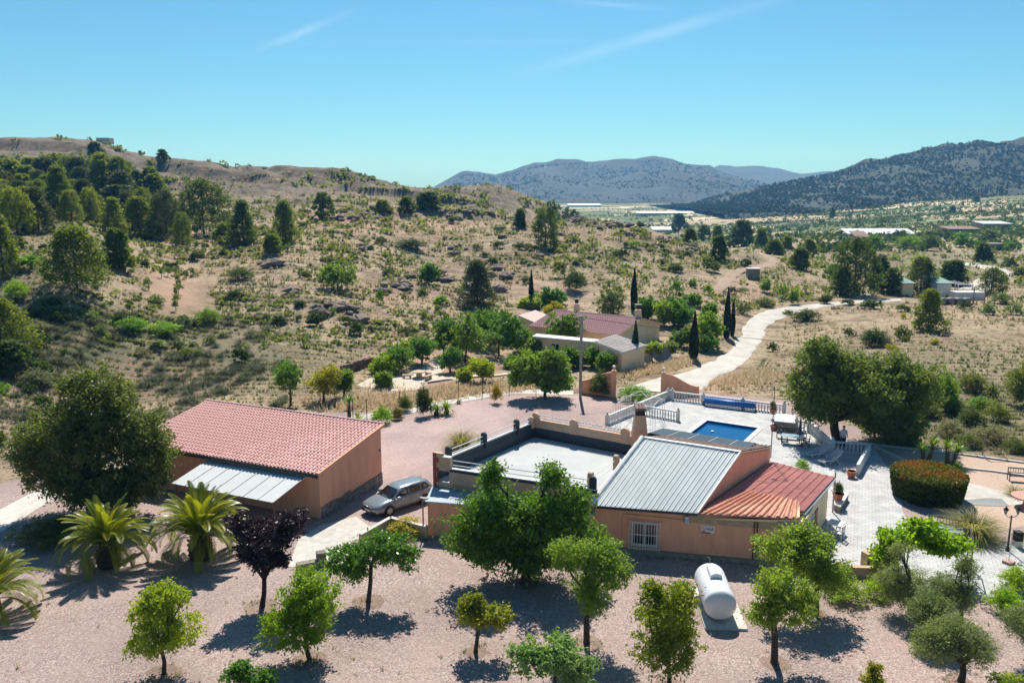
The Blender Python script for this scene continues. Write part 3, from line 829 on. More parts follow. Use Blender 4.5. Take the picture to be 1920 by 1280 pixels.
def blades_mesh(name, seed, n, h, rad, w, spread=.6, droop=.5, seg=3, base_r=.12, zmin=.15):
    """rosette or tussock of curved tapering blades"""
    rng = np.random.default_rng(seed)
    az = rng.random(n) * 6.283; tilt = np.abs(rng.normal(size=n)) * spread; tilt = np.clip(tilt, 0, 1.45)
    ln = h * rng.uniform(.6, 1.1, n)
    b0 = np.stack([np.cos(az) * base_r * rng.random(n), np.sin(az) * base_r * rng.random(n), np.zeros(n)], -1)
    dr = np.stack([np.cos(az), np.sin(az), np.zeros(n)], -1); sd = np.stack([-np.sin(az), np.cos(az), np.zeros(n)], -1)
    V = []
    for i in range(seg + 1):
        t = i / seg; a = tilt + droop * t * t
        p = b0 + (dr * np.sin(a)[:, None] + np.array([0, 0, 1]) * np.cos(a)[:, None]) * (ln * t)[:, None]
        ww = w * (1 - t) ** .7 * (0.75 + .5 * (t > .05)) + .002
        V.append(p - sd * ww * .5); V.append(p + sd * ww * .5)
    V = np.stack(V, 1)                                   # n, 2*(seg+1), 3
    k = 2 * (seg + 1)
    base = np.arange(n)[:, None] * k
    F_ = np.concatenate([base + np.array([[2 * i, 2 * i + 1, 2 * i + 3, 2 * i + 2]]) for i in range(seg)], 0)
    v = np.tile(rng.random(n), seg)
    return np_mesh(name, V.reshape(-1, 3), F_, v)

# ---- pine: whorled limbs with needle tufts
def pine_mesh(seed, h=1.0, w=.36, bare=.14, n=230, per=18, sharp=.55, L=.080, W=.044):
    rng = np.random.default_rng(seed)
    t = rng.random(n) ** .85
    z = bare + (1 - bare) * t
    prof = np.sin(np.clip((1 - t) * 1.15 + .12, 0, 1.45)) ** sharp
    prof *= np.clip(t * 5 + .55, 0, 1)
    az = rng.random(n) * 6.283
    lob = 1 + .28 * np.sin(az * 2 + seed) + .2 * np.sin(az * 3 + seed * 2 + t * 5)
    rr = w * prof * lob * (0.35 + .65 * rng.random(n) ** .5)
    C = np.stack([np.cos(az) * rr, np.sin(az) * rr, z - .04 * rr / w], -1)
    m = rng.poisson(per, n) + 3
    idx = np.repeat(np.arange(n), m); k = len(idx)
    P = C[idx] + rng.normal(size=(k, 3)) * np.array([.040, .040, .024])
    out = np.stack([np.cos(az), np.sin(az), np.full(n, .6)], -1)[idx]
    A = unit(out * .7 + rng.normal(size=(k, 3)) * .6)
    s = rng.uniform(.7, 1.4, k)
    V, F_ = leaf_quads(rng, P, A, L * s, W * s)
    v = np.clip(rng.random(k) * .6 + .4 * rng.random(n)[idx], 0, 1)
    return np_mesh('crown', V * h, F_, v)
def pine_trunk(seed, bare=.14):
    rng = random.Random(seed); m = MB()
    m.tube([(0, 0, -.04), (rng.uniform(-.02, .02), 0, .4), (rng.uniform(-.02, .02), rng.uniform(-.02, .02), .9)], [.022, .016, .004], 6)
    for i in range(9):
        z = rng.uniform(bare * .8, .75); a = rng.uniform(0, 6.28); l = .3 * (1.05 - z) + .04
        m.tube([(0, 0, z), (math.cos(a) * l * .6, math.sin(a) * l * .6, z + .03), (math.cos(a) * l, math.sin(a) * l, z + .08)], [.008, .005, .002], 4)
    o = m.build('trunk', BARK, None, True); me_ = o.data; lz = o.location.copy()
    for v_ in me_.vertices: v_.co += lz
    bpy.data.objects.remove(o); return me_
PINES = [pine_mesh(11, w=.40), pine_mesh(12, w=.34, bare=.10), pine_mesh(13, w=.46, bare=.08, sharp=.6), pine_mesh(14, w=.30, bare=.06, sharp=.7), pine_mesh(15, w=.5, bare=.2, sharp=.5, n=230), pine_mesh(16, w=.42, bare=.12, n=150)]
PTR = [pine_trunk(21), pine_trunk(22)]
PINE_BIG = [pine_mesh(31, w=.46, bare=.18, n=420, per=14, sharp=.6, L=.045, W=.022), pine_mesh(32, w=.36, bare=.05, n=420, per=14, sharp=.8, L=.045, W=.022), pine_mesh(33, w=.55, bare=.1, n=420, per=13, sharp=.5, L=.045, W=.022)]
MATVAR = {}
def with_mat(me, mat):
    k = (me.name, mat.name)
    if k not in MATVAR:
        c = me.copy(); c.materials.clear(); c.materials.append(mat); MATVAR[k] = c
    return MATVAR[k]
PR = random.Random(5)
def pine(P, H, W, label, group=None, var=None, mat='pine', big=False, name='pine_tree', cat='pine tree'):
    t = thing(name, P, label, cat, group)
    src = PINE_BIG if big else PINES
    i = PR.randrange(len(src)) if var is None else var
    wd = {0: .40, 1: .34, 2: .46, 3: .30, 4: .5, 5: .42}[i] if not big else {0: .46, 1: .36, 2: .55}[i]
    sx = W / (2 * wd)
    a = PR.uniform(0, 6.28)
    c = mesh_obj('crown', with_mat(src[i], LM[mat]), None, t, P); c.scale = (sx, sx, H); c.rotation_euler.z = a
    k = mesh_obj('trunk', PTR[i % 2], None, t, P); k.scale = (H * .9, H * .9, H); k.rotation_euler.z = a
    return t

# ---- round shrubs (unit height)
def shrub_mesh(seed, n=60, per=14, flat=1.0, L=.12, W=.07, wide=.55, lobes=4):
    rng = np.random.default_rng(seed)
    bl = []
    for i in range(lobes):
        a = rng.random() * 6.28; r = .45 * wide * rng.random() ** .5
        s = rng.uniform(.55, .9)
        bl.append((math.cos(a) * r, math.sin(a) * r, .42 * s + .05, wide * s * .75, wide * s * .75, .5 * s))
    bl.append((0, 0, .5, wide * .6, wide * .6, .5))
    return crown_mesh('shrub', seed, bl, n, per, .055, L, W, -.2, .4, low=-.5, lobes=0)
SHRUBS = [shrub_mesh(41), shrub_mesh(42, lobes=6, wide=.8), shrub_mesh(43, lobes=3), shrub_mesh(44, lobes=7, wide=1.0, n=80), shrub_mesh(45, lobes=5, wide=.65)]
SHRUB_FINE = [shrub_mesh(51, n=240, per=22, L=.055, W=.032, lobes=5, wide=.6), shrub_mesh(52, n=260, per=22, L=.055, W=.032, lobes=8, wide=.9)]
def shrub(P, H, W, label, group=None, mat='shrub', fine=False, name='shrub', cat='shrub', var=None):
    src = SHRUB_FINE if fine else SHRUBS
    i = PR.randrange(len(src)) if var is None else var
    o = mesh_obj(name, with_mat(src[i], LM[mat]), None, None, P)
    wd = ([.6, .9] if fine else [.55, .8, .55, 1.0, .65])[i] * 1.75
    o.scale = (W / wd, W / wd, H); o.rotation_euler.z = PR.uniform(0, 6.28)
    return tag(o, label, cat, group)

def cypress(px_x, y_top, y_base, wpx, label, gz=True):
    P = ground(px_x, y_base); k = mpp(P); H = (y_base - y_top) * k; W = wpx * k
    t = thing('cypress_tree', P, label, 'cypress')
    rng = np.random.default_rng(int(px_x)); n = 2600
    z = rng.random(n); pr = np.sin(np.clip(z * .95 + .10, 0, 1) * math.pi) ** .7 * (1.12 - .75 * z) + .03
    a = rng.random(n) * 6.283; rr = W * .5 * pr * (.75 + .3 * rng.random(n)) * (1 + .12 * np.sin(a * 3 + z * 9))
    C = np.stack([np.cos(a) * rr, np.sin(a) * rr, z * H], -1)
    A = unit(np.stack([np.cos(a) * .25, np.sin(a) * .25, np.ones(n)], -1) + rng.normal(size=(n, 3)) * .22)
    V, F_ = leaf_quads(rng, C, A, .42, .13)
    mesh_obj('crown', np_mesh('crown', V, F_, rng.random(n)), LM['cyp'], t, P)
    MB().tube([P + Vector((0, 0, -.2)), P + Vector((0, 0, H * .8))], [W * .12, .03], 6).build('trunk', BARK, t)
    return t

# ---- palms
def frond_mesh(seed, L=2.5, n=60, w=.022, ll=.42, arch=1.0):
    """arched frond along +x: rachis and two rows of leaflets"""
    rng = np.random.default_rng(seed)
    t = np.linspace(0, 1, 13); ang = R(62) - arch * 1.55 * t ** 1.25
    dx = np.cumsum(np.cos(ang)) * L / 13; dz = np.cumsum(np.sin(ang)) * L / 13
    tt = np.linspace(.10, 1., n)
    px_ = np.interp(tt, t, dx); pz = np.interp(tt, t, dz); pa_ = np.interp(tt, t, ang)
    Vs, Fs, vs_ = [], [], []; o = 0
    for s in (-1, 1):
        for i in range(n):
            l = ll * (math.sin(math.pi * min(1, (tt[i] * .86 + .12))) ** .6) * rng.uniform(.85, 1.1)
            T = np.array([math.cos(pa_[i]), 0, math.sin(pa_[i])]); U = np.array([-math.sin(pa_[i]), 0, math.cos(pa_[i])])
            d = T * .75 + np.array([0, s, 0]) * .8 + U * .38; d /= np.linalg.norm(d)
            p = np.array([px_[i], 0, pz[i]]); q = p + d * l * .55; e = q + (d + np.array([0, 0, -.55])) * l * .42
            wv = np.cross(d, U); wv = wv / np.linalg.norm(wv) * w
            Vs += [p - wv * .5, p + wv * .5, q + wv * .6, q - wv * .6, e]
            Fs += [(o, o + 1, o + 2, o + 3), (o + 3, o + 2, o + 4, o + 4)]
            o += 5; c = rng.random() * .5 + .5 * tt[i]; vs_ += [c, c]
    me_ = bpy.data.meshes.new('frond')
    # rachis
    for i in range(12):
        a, b_ = np.array([dx[i], 0, dz[i]]), np.array([dx[i + 1], 0, dz[i + 1]]); r0, r1 = .03 * (1 - t[i]) + .006, .03 * (1 - t[i + 1]) + .006
        Vs += [a + [0, -r0, 0], a + [0, r0, 0], b_ + [0, r1, 0], b_ + [0, -r1, 0]]; Fs.append((o, o + 1, o + 2, o + 3)); o += 4; vs_.append(1.0)
    Fs = [f if f[-1] != f[-2] else f[:3] for f in Fs]
    me_.from_pydata([tuple(p) for p in Vs], [], Fs)
    a_ = me_.attributes.new('v', 'FLOAT', 'FACE'); a_.data.foreach_set('value', np.array(vs_, np.float32))
    me_.update(); me_.materials.append(LM['palm']); return me_
FRONDS = [frond_mesh(61, arch=.75), frond_mesh(62, arch=1.0), frond_mesh(63, arch=1.25), frond_mesh(64, arch=.45), frond_mesh(65, arch=1.45)]
PALMTR = paint('palm_trunk_bark', (.075, .052, .035), .95, c2=(.03, .022, .016), scale=7, bump=.8, bscale=16)
def palm(P, H, trunk_h, trunk_r, label, nf=46, seed=1, name='palm_tree'):
    t = thing(name, P, label, 'palm'); rng = random.Random(seed)
    m = MB(); m.lathe(P, [(trunk_r * .8, -.1), (trunk_r * 1.02, .12 * trunk_h), (trunk_r * 1.08, .5 * trunk_h), (trunk_r * .95, .85 * trunk_h), (trunk_r * .6, trunk_h * 1.05)], 14)
    tr = m.build('trunk', PALMTR, t, False)
    bm_ = MB()
    for i in range(70):                                     # cut frond bases on the bole
        a = i * 2.39996; z = trunk_h * (.08 + .9 * i / 70); rr = trunk_r * 1.0
        d = Vector((math.cos(a), math.sin(a), .8)).normalized(); p = P + Vector((math.cos(a) * rr, math.sin(a) * rr, z))
        bm_.bar(p - d * .05, p + d * .09, .11, .05)
    bm_.build('leaf_base', PALMTR, tr)
    sc = H / 2.6
    for i in range(nf):
        f = i / nf; a = i * 2.39996 + rng.uniform(-.2, .2)
        k = 3 if f > .86 else (0 if f > .62 else (1 if f > .36 else (2 if f > .14 else 4)))
        o = mesh_obj('frond', FRONDS[k], None, t, P + Vector((math.cos(a) * trunk_r * .35, math.sin(a) * trunk_r * .35, trunk_h * (.86 + .16 * f))))
        s = sc * rng.uniform(.88, 1.1)
        pitch = -.55 * f + .42 * (1 - f) + rng.uniform(-.1, .1)
        o.rotation_euler = (rng.uniform(-.25, .25), pitch, a); o.scale = (s, s, s)
    return t

# ------------------------------------------------------------------ building materials
WALL = paint('salmon_render', (.84, .43, .27), .9, c2=(.70, .34, .21), scale=1.5, bump=.12, bscale=30, stretch=(1, 1, .35), detail=8)
WALL_T = paint('tan_render', (.62, .41, .275), .9, c2=(.50, .32, .21), scale=.9, bump=.12, bscale=30)
WALL_C = paint('cream_render', (.88, .66, .42), .9, c2=(.78, .57, .35), scale=.9, bump=.12, bscale=30)
BAND = paint('stained_cream_band', (.50, .38, .25), .9, c2=(.38, .28, .18), scale=2.2, bump=.15, bscale=25)
CONC = paint('weathered_concrete', (.30, .27, .22), .9, c2=(.18, .16, .13), scale=2.5, bump=.3, bscale=20)
DARKP = paint('dark_blue_grey_paint', (.045, .060, .075), .7, c2=(.03, .04, .05), scale=2)
QUOIN = paint('red_quoin', (.36, .085, .045), .85, c2=(.28, .065, .035), scale=3)
WHITE = paint('white_paint', (.74, .74, .73), .5, c2=(.62, .62, .60), scale=2.5)
WHITES = paint('white_stone', (.68, .68, .67), .7, c2=(.54, .53, .51), scale=3, bump=.1, bscale=30)
ROOFW = paint('pale_roof_membrane', (.45, .47, .465), .85, c2=(.37, .39, .39), scale=.5, bump=.05, bscale=3)
BLUEG = paint('blue_grey_membrane', (.40, .46, .50), .8, c2=(.32, .38, .42), scale=.8)
METAL = paint('galvanised_sheet', (.60, .63, .635), .8, c2=(.53, .56, .565), scale=1.2, metal=0., spec=.12, stretch=(1, .25, 1), rnd=.03)
CANOPY = paint('grey_canopy_sheet', (.52, .54, .545), .8, c2=(.46, .48, .485), scale=1., spec=.15, rnd=.03)
TILE_P = paint('pink_clay_tile', (.76, .48, .44), .85, c2=(.63, .365, .325), scale=5, rnd=.12)
TILE_R = paint('red_clay_tile', (.60, .285, .245), .8, c2=(.48, .20, .17), scale=4, rnd=.13)
TILE_O = paint('orange_clay_tile', (.70, .345, .235), .8, c2=(.58, .265, .17), scale=4, rnd=.07)
TILE_B = paint('weathered_brown_tile', (.26, .18, .145), .9, c2=(.17, .12, .10), scale=4, rnd=.18)
TILE_W = paint('bleached_tile', (.50, .38, .34), .9, c2=(.38, .28, .25), scale=4, rnd=.12)
TILE_V = paint('mauve_tile', (.48, .29, .29), .85, c2=(.38, .21, .215), scale=3, rnd=.15)
TILE_G = paint('pale_concrete_tile', (.54, .50, .46), .9, c2=(.44, .40, .37), scale=3, rnd=.1)
GUTTER = paint('dark_gutter', (.055, .055, .06), .5, scale=3)
GLASS = paint('dark_window_glass', (.012, .014, .018), .08, var=.2, spec=.6)
WOOD = paint('brown_wood_door', (.22, .10, .05), .6, c2=(.15, .065, .03), scale=4, stretch=(6, 6, .6))
DARKW = paint('dark_wood', (.045, .030, .024), .6, c2=(.025, .018, .015), scale=5)
STONEW = paint('grey_stone', (.27, .25, .215), .95, c2=(.16, .145, .125), scale=4, bump=.5, bscale=9, rnd=.25)
REDST = paint('red_rubble_stone', (.22, .13, .10), .95, c2=(.13, .085, .07), scale=4, bump=.5, bscale=9, rnd=.25)
TERRA = paint('terracotta_pot', (.42, .15, .075), .8, c2=(.34, .11, .055), scale=5)
STEEL = paint('grey_steel', (.22, .22, .22), .45, var=.3, scale=5, metal=.6)
BLACK = paint('black_plastic', (.018, .018, .02), .5, var=.3, scale=6)
PANELM = paint('solar_cell', (.020, .024, .034), .35, var=.3, scale=2, spec=.6)
BLUEM = paint('blue_pool_cover', (.012, .13, .42), .45, c2=(.01, .10, .34), scale=2)
CABLE = paint('black_cable', (.02, .02, .02), .7, var=.2)

V3 = Vector
def up(p, z): return V3((p[0], p[1], z))
def lerp(a, b, t): return V3(a) + (V3(b) - V3(a)) * t

def barrel_mesh(name, w, l, h, mat, pan=True, seg=5, lift=.03):
    """one curved clay tile: barrel (and pan) of width w along x, length l down-slope along -y, tilted by lift"""
    m = MB(); prof = []
    bw = w * (.62 if pan else 1.0)
    for i in range(seg + 1):
        a = math.pi * i / seg; prof.append((-bw / 2 * math.cos(a), h * math.sin(a)))
    if pan: prof += [(bw / 2 + (w - bw) * .5, -h * .22), (w - bw / 2, 0)]
    P = [(x, 0, z) for x, z in prof] + [(x, -l, z + lift) for x, z in prof] + [(x, -l, z + lift - .035) for x, z in prof]
    k = len(prof)
    F_ = [(i + k, i + k + 1, i + 1, i) for i in range(k - 1)] + [(i + 2 * k, i + 2 * k + 1, i + k + 1, i + k) for i in range(k - 1)]
    me_ = bpy.data.meshes.new(name); me_.from_pydata(P, [], F_); me_.update(); me_.materials.append(mat); return me_

def tiled_roof(parent, ridge0, ridge1, eave0, eave1, w, l, h, mat, pan=True, name='tile', limit=300, jit=.01, seed=3, skip=None, lift=.03):
    """curved tiles over the plane ridge0-ridge1 / eave0-eave1, the nearest ones as parts, any rest joined"""
    rng = random.Random(seed)
    r0, r1, e0, e1 = map(V3, (ridge0, ridge1, eave0, eave1))
    nx = max(1, round(((r1 - r0).length + (e1 - e0).length) / 2 / w)); ny = max(1, round(((e0 - r0).length + (e1 - r1).length) / 2 / l))
    wx = ((r1 - r0).length + (e1 - e0).length) / 2 / nx; ly = ((e0 - r0).length + (e1 - r1).length) / 2 / ny
    me_ = barrel_mesh(name, wx, ly * 1.08, h, mat, pan, 5, lift)
    cells = []
    for i in range(nx):
        u = (i + .5) / nx
        for j in range(ny):
            v_ = j / ny
            T, B_ = lerp(r0, r1, u), lerp(e0, e1, u); p = lerp(T, B_, v_)
            L0, L1 = lerp(r0, e0, v_), lerp(r1, e1, v_)
            X = (L1 - L0).normalized(); Yv = (T - B_).normalized(); Z = X.cross(Yv).normalized(); Yv = Yv * ((T - B_).length / ny / ly); X = X * ((L1 - L0).length / nx / wx)
            if Z.z < 0: Z = -Z
            M_ = Matrix((X, Yv, Z)).transposed().to_4x4(); M_.translation = p + Z * (.012 + rng.uniform(0, jit))
            M_ = M_ @ Matrix.Rotation(rng.uniform(-.02, .02), 4, 'Z')
            if skip and skip(u, v_): continue
            cells.append((p.length, M_))
    cells.sort(key=lambda c: c[0])
    po = ORG[parent.name]
    for d_, M_ in cells[:limit]:
        o = bpy.data.objects.new(name, me_); col.objects.link(o); o.parent = parent
        M2 = M_.copy(); M2.translation = M_.translation - po; o.matrix_parent_inverse = M2
    if len(cells) > limit:
        m = MB(); vs_ = [v_.co.copy() for v_ in me_.vertices]; fs_ = [tuple(p.vertices) for p in me_.polygons]
        for d_, M_ in cells[limit:]: m.add([M_ @ q for q in vs_], fs_)
        m.build(name + '_field', mat, parent, kind='stuff')

def wall_frame(p, q):
    """unit vectors along a wall p->q and out of it (towards the camera side)"""
    d = (V3((q[0], q[1], 0)) - V3((p[0], p[1], 0))).normalized(); n = V3((d.y, -d.x, 0))
    return d, n
def window(parent, p, d, n, x0, x1, z0, z1, fw=.07, mull=1, frame=WHITE, grille=False, glass=GLASS, name='window'):
    """window on a wall through p: frame proud of the wall, pane inside it, optional bars"""
    P = lambda x, z, o: V3((p[0], p[1], 0)) + d * x + n * o + V3((0, 0, z))
    f = MB()
    for a, b_ in (((x0, z0), (x1, z0)), ((x0, z1), (x1, z1))): f.bar(P(a[0], a[1], .03), P(b_[0], b_[1], .03), .08, fw)
    for x in [x0, x1] + [x0 + (x1 - x0) * k / (mull + 1) for k in range(1, mull + 1)]: f.bar(P(x, z0, .032), P(x, z1, .032), fw, .085, up=n)
    wo = f.build(name, frame, parent)
    for k in range(mull + 1):
        a, b_ = x0 + (x1 - x0) * k / (mull + 1) + fw / 2, x0 + (x1 - x0) * (k + 1) / (mull + 1) - fw / 2
        MB().add([P(a, z0, .012), P(b_, z0, .012), P(b_, z1, .012), P(a, z1, .012)], [(0, 1, 2, 3)]).build('pane', glass, wo)
    MB().bar(P(x0 - .1, z0 - .06, .06), P(x1 + .1, z0 - .06, .06), .16, .05).build('sill', WHITES, wo)
    if grille:
        g = thing_part = MB()
        for z in (z0 - .22, (z0 + z1) / 2, z1 + .1): g.bar(P(x0 - .2, z, .17), P(x1 + .2, z, .17), .035, .035)
        for x in (x0 - .2, x1 + .2):
            for z in (z0 - .2, z1 + .1): g.bar(P(x, z, .0), P(x, z, .17), .03, .03)
        go = g.build('grille', WHITE, parent)
        k = 12
        for i in range(k):
            x = x0 - .2 + (x1 - x0 + .4) * i / (k - 1)
            MB().bar(P(x, z0 - .32, .175), P(x, z1 + .2, .175), .028, .028).build('grille_bar', WHITE, go)
    return wo

# ------------------------------------------------------------------ garage with pink tiled lean-to roof
gA = at(602, 972).xy; gB = at(716, 905).xy                      # front right and back right corners
gv = (gB - gA).normalized(); gu = V3((-gv.y, gv.x))             # gu runs left along the front
GL, GW = 16.2, 7.25
gB = gA + gv * GW; gC = gB + gu * GL; gD = gA + gu * GL
garage = thing('garage', up((gA + gC) / 2, 0), 'long salmon outbuilding with pink tiled lean-to roof beside parked car', 'garage')
Z0, Z1 = 3.15, 4.28
MB().prism([gA, gB, gC, gD], -.05, [Z0, Z1, Z1, Z0]).build('wall', WALL, garage)
E0, E1 = up(gA - gv * .35 - gu * .22, Z0 - .02), up(gD - gv * .35 + gu * .22, Z0 - .02)
T0, T1 = up(gB + gv * .12 - gu * .22, Z1 + .07), up(gC + gv * .12 + gu * .22, Z1 + .07)
rf = MB().slab([E0, T0, T1, E1], .09).build('roof', WALL_T, garage)
tiled_roof(rf, T0, T1, E0, E1, .305, .43, .095, TILE_P, seed=8, lift=.05)
MB().bar(lerp(E0, T0, -.005) - V3((gu.x, gu.y, 0)) * .03 + V3((0, 0, .02)), T0 - V3((gu.x, gu.y, 0)) * .03 + V3((0, 0, .02)), .12, .2).build('verge_board', WALL, garage)
for i in range(38):
    a, b_ = lerp(T0, T1, i / 38), lerp(T0, T1, (i + 1.06) / 38)
    MB().tube([a + V3((0, 0, .08)), b_ + V3((0, 0, .10))], [.10, .115], 7).build('ridge_tile', TILE_P, rf)
MB().bar(E0 + V3((0, 0, -.14)) - V3((gv.x, gv.y, 0)) * .06, E1 + V3((0, 0, -.14)) - V3((gv.x, gv.y, 0)) * .06, .12, .12).build('gutter', GUTTER, garage)
rng = random.Random(77)                                          # stone plinth along the gable
gx, gn = V3((gv.x, gv.y, 0)), -V3((gu.x, gu.y, 0))
x = 0.03
while x < GW - .1:
    w_ = rng.uniform(.28, .6); w_ = min(w_, GW - x)
    z = 0.0; top = .78 + rng.uniform(-.06, .05)
    while z < top - .1:
        h_ = min(rng.uniform(.16, .34), top - z)
        MB().box(up(gA, 0) + gx * (x + w_ / 2) + gn * .03 + V3((0, 0, z + h_ / 2)), (w_ - .03, .1 + rng.uniform(-.03, .03), h_ - .03), math.atan2(gv.y, gv.x)).build('stone', STONEW, garage)
        z += h_
    x += w_
d_, n_ = wall_frame(gD, gA)
window(garage, gD, d_, n_, 1.9, 3.3, .95, 2.45, frame=STONEW, name='window')
MB().box(up(gA, 2.75) + n_ * .08 - d_ * .35, (.16, .18, .13), 0).build('wall_lamp', STEEL, garage)
MB().box(up(gB, 2.55) + gn * .04 - gx * .25, (.1, .1, .14), 0).build('vent', BLACK, garage)
# metal canopy along the garage front
c0, c1 = up(gA + gu * .9, 2.82) + n_ * .02, up(gA + gu * 9.2, 2.82) + n_ * .02
cf0, cf1 = c0 + n_ * 3.4 + V3((0, 0, -.62)), c1 + n_ * 3.4 + V3((0, 0, -.62))
can = thing('metal_canopy', up((c0 + cf1).xy / 2, 0), 'grey sheet metal canopy on posts along garage front', 'canopy')
for i in range(7):
    a, b_, c_, e_ = lerp(c0, c1, i / 7), lerp(c0, c1, (i + .985) / 7), lerp(cf0, cf1, (i + .985) / 7), lerp(cf0, cf1, i / 7)
    MB().slab([a, b_, c_, e_], .03).bar(a + V3((0, 0, .02)), e_ + V3((0, 0, .02)), .05, .04).build('sheet', CANOPY, can)
for t_ in (.02, .5, .98):
    p = lerp(cf0, cf1, t_) - n_ * .25
    MB().bar(up(p, 0), up(p, 2.2), .09, .09).build('post', WOOD, can)
MB().bar(lerp(cf0, cf1, 0) - n_ * .25 + V3((0, 0, -.09)), lerp(cf0, cf1, 1) - n_ * .25 + V3((0, 0, -.09)), .08, .1).build('beam', WOOD, can)

# ------------------------------------------------------------------ villa
F1 = at(803, 1003).xy; F2 = at(1500, 1064).xy
fd = (F2 - F1).normalized(); fn = V3((fd.y, -fd.x))              # along the front, out of the front
M0 = F1 + fd * ((at(1114, 948, 2.93).xy - F1).dot(fd)); M1 = F1 + fd * ((at(1306, 961, 2.93).xy - F1).dot(fd))
R1 = at(1208, 821, 5.0); R2 = at(1387, 848, 5.0)
K = at(812, 848, 4.55).xy; L2 = at(1001, 778, 4.35).xy; TR = at(1206, 824, 3.95).xy
villa = thing('villa', up(F1 + (F2 - F1) * .5, 0), 'salmon single storey villa with flat roof terrace and metal and tile roofs', 'house')
FLOOR = 3.45
# low front wing under the big tree
W_in = M0 - V3((fn.x, fn.y)) * 5.2
kf_ = (at(920, 877, 3.2).xy - at(843, 866, 3.2).xy).normalized()
_dm = (R1.xy - M0)                                              # terrace front meets the side of the metal roofed block
_t = ((M0 - K).x * _dm.y - (M0 - K).y * _dm.x) / (kf_.x * _dm.y - kf_.y * _dm.x)
Kf = K + kf_ * _t
MB().prism([F1, M0 - fd * .01, Kf - fn * .05 - fd * .02, K + V3((.05, -.02))], -.05, 2.16).build('wing_wall', WALL, villa)
MB().slab([up(F1 + fn * .12 - fd * .12, 2.26), up(M0 + fn * .12, 2.26), up(Kf + fn * .02, 2.3), up(K + V3((-.1, -.05)), 2.3)], .1).build('wing_roof', BLUEG, villa)
# terrace block
DECK = 2.67
MB().prism([K, Kf, TR, L2], -.05, DECK).build('terrace_wall', WALL_T, villa)
MB().slab([up(K, DECK + .02), up(Kf, DECK + .02), up(TR, DECK + .02), up(L2, DECK + .02)], .015).build('terrace_floor', ROOFW, villa)
def low_wall(p, q, h, t, mat, cop=None):
    a, b_ = up(p, FLOOR + h / 2), up(q, FLOOR + h / 2)
    o = MB().bar(a, b_, t, h).build('parapet', mat, villa)
    zz = V3((0, 0, -h / 2 - (FLOOR - DECK) / 2 + .01))
    ins = V3((TR.x + K.x, TR.y + K.y, 0)) / 2 - (a + b_) / 2; ins.z = 0; ins.normalize()
    MB().bar(a + zz + ins * .015, b_ + zz + ins * .015, t + .02, FLOOR - DECK).build('dark_upstand', DARKP, o)
    MB().bar(a + zz - ins * .03, b_ + zz - ins * .03, t, FLOOR - DECK).build('parapet_base', WALL_T, o)
    if cop: MB().bar(a + V3((0, 0, h / 2 + .02)), b_ + V3((0, 0, h / 2 + .02)), t + .06, .05).build('coping', cop, o)
    return o
def pillar(p, h, w, mat, ang, d=.2):
    """terrace pillar with a rounded top"""
    P = up(p, FLOOR); m = MB(); n = 8; prof = [(-w / 2, 0), (w / 2, 0)] + [(w / 2 * math.cos(math.pi * i / n), h - w / 2 + w / 2 * math.sin(math.pi * i / n)) for i in range(n + 1)]
    ex, ey = V3((math.cos(ang), math.sin(ang), 0)), V3((-math.sin(ang), math.cos(ang), 0))
    k = len(prof)
    m.add([P + ex * x + V3((0, 0, z)) + ey * s * d / 2 for s in (-1, 1) for x, z in prof], [tuple(range(k)), tuple(reversed(range(k, 2 * k)))] + [(i, i + k, (i + 1) % k + k, (i + 1) % k) for i in range(k)])
    return m.build('pillar', mat, villa)
def rails(p, q, zs=(.55, .85), a=.0, b=1.0, mat=WHITE):
    for z in zs: MB().tube([up(lerp(up(p, 0), up(q, 0), a), FLOOR + z), up(lerp(up(p, 0), up(q, 0), b), FLOOR + z)], .035, 6).build('rail', mat, villa)
kl = (L2 - K).normalized(); kf = (Kf - K).normalized(); lt = (TR - L2).normalized()
aL = math.atan2(kl.y, kl.x)
low_wall(K + kl * .3, L2, .36, .18, DARKP, WHITES)
LL = (L2 - K).length
for t_ in (.13, .46, .80, .965): pillar(K + kl * LL * t_ + V3((.02, 0)), 1.12 if t_ < .9 else .9, .42, DARKP if t_ < .9 else WALL_T, aL + math.pi / 2)
rails(K, L2, a=.13, b=.80); rails(K, L2, a=.8, b=.99)
# corner block with red quoins
cw = MB().prism([K, K + kf * .62, K + kf * .62 + kl * .25, K + kl * .25], FLOOR - .02, FLOOR + 1.1).prism([K + kf * .62, K + kf * 1.2, K + kf * 1.2 + kl * .25, K + kf * .62 + kl * .25], FLOOR - .02, FLOOR + .85).build('corner_pier', WALL_T, villa)
for i in range(14):
    z = .1 + i * .32
    w_ = .42 if i % 2 == 0 else .22
    MB().box(up(K, z + .15) + up(kf, 0) * (w_ / 2 - .015) - up(kl, 0) * .01, (w_, .05, .30), math.atan2(kf.y, kf.x)).build('quoin', QUOIN, villa)
MB().bar(up(K + kf * .62, FLOOR + .9) + up(kl, 0) * .12, up(K + kf * 1.2, FLOOR + .9) + up(kl, 0) * .12, .34, .06).build('coping', WHITES, cw)
low_wall(K + kf * 1.2, Kf, .2, .18, DARKP, WHITES)
rails(K, Kf, zs=(.45, .75), a=.13, b=.95)
pillar(Kf - kf * .25, 1.0, .4, DARKP, math.atan2(kf.y, kf.x))
# back parapet with three stubs
low_wall(L2, TR, .62, .22, WALL_T)
LT = (TR - L2).length
for t_ in (0.02, .385, .845): pillar(L2 + lt * LT * t_, 1.12, .6, WALL_T, math.atan2(lt.y, lt.x), .28)
rails(L2, TR, zs=(.78, .98), a=.02, b=.385); rails(L2, TR, zs=(.78, .98), a=.385, b=.845)
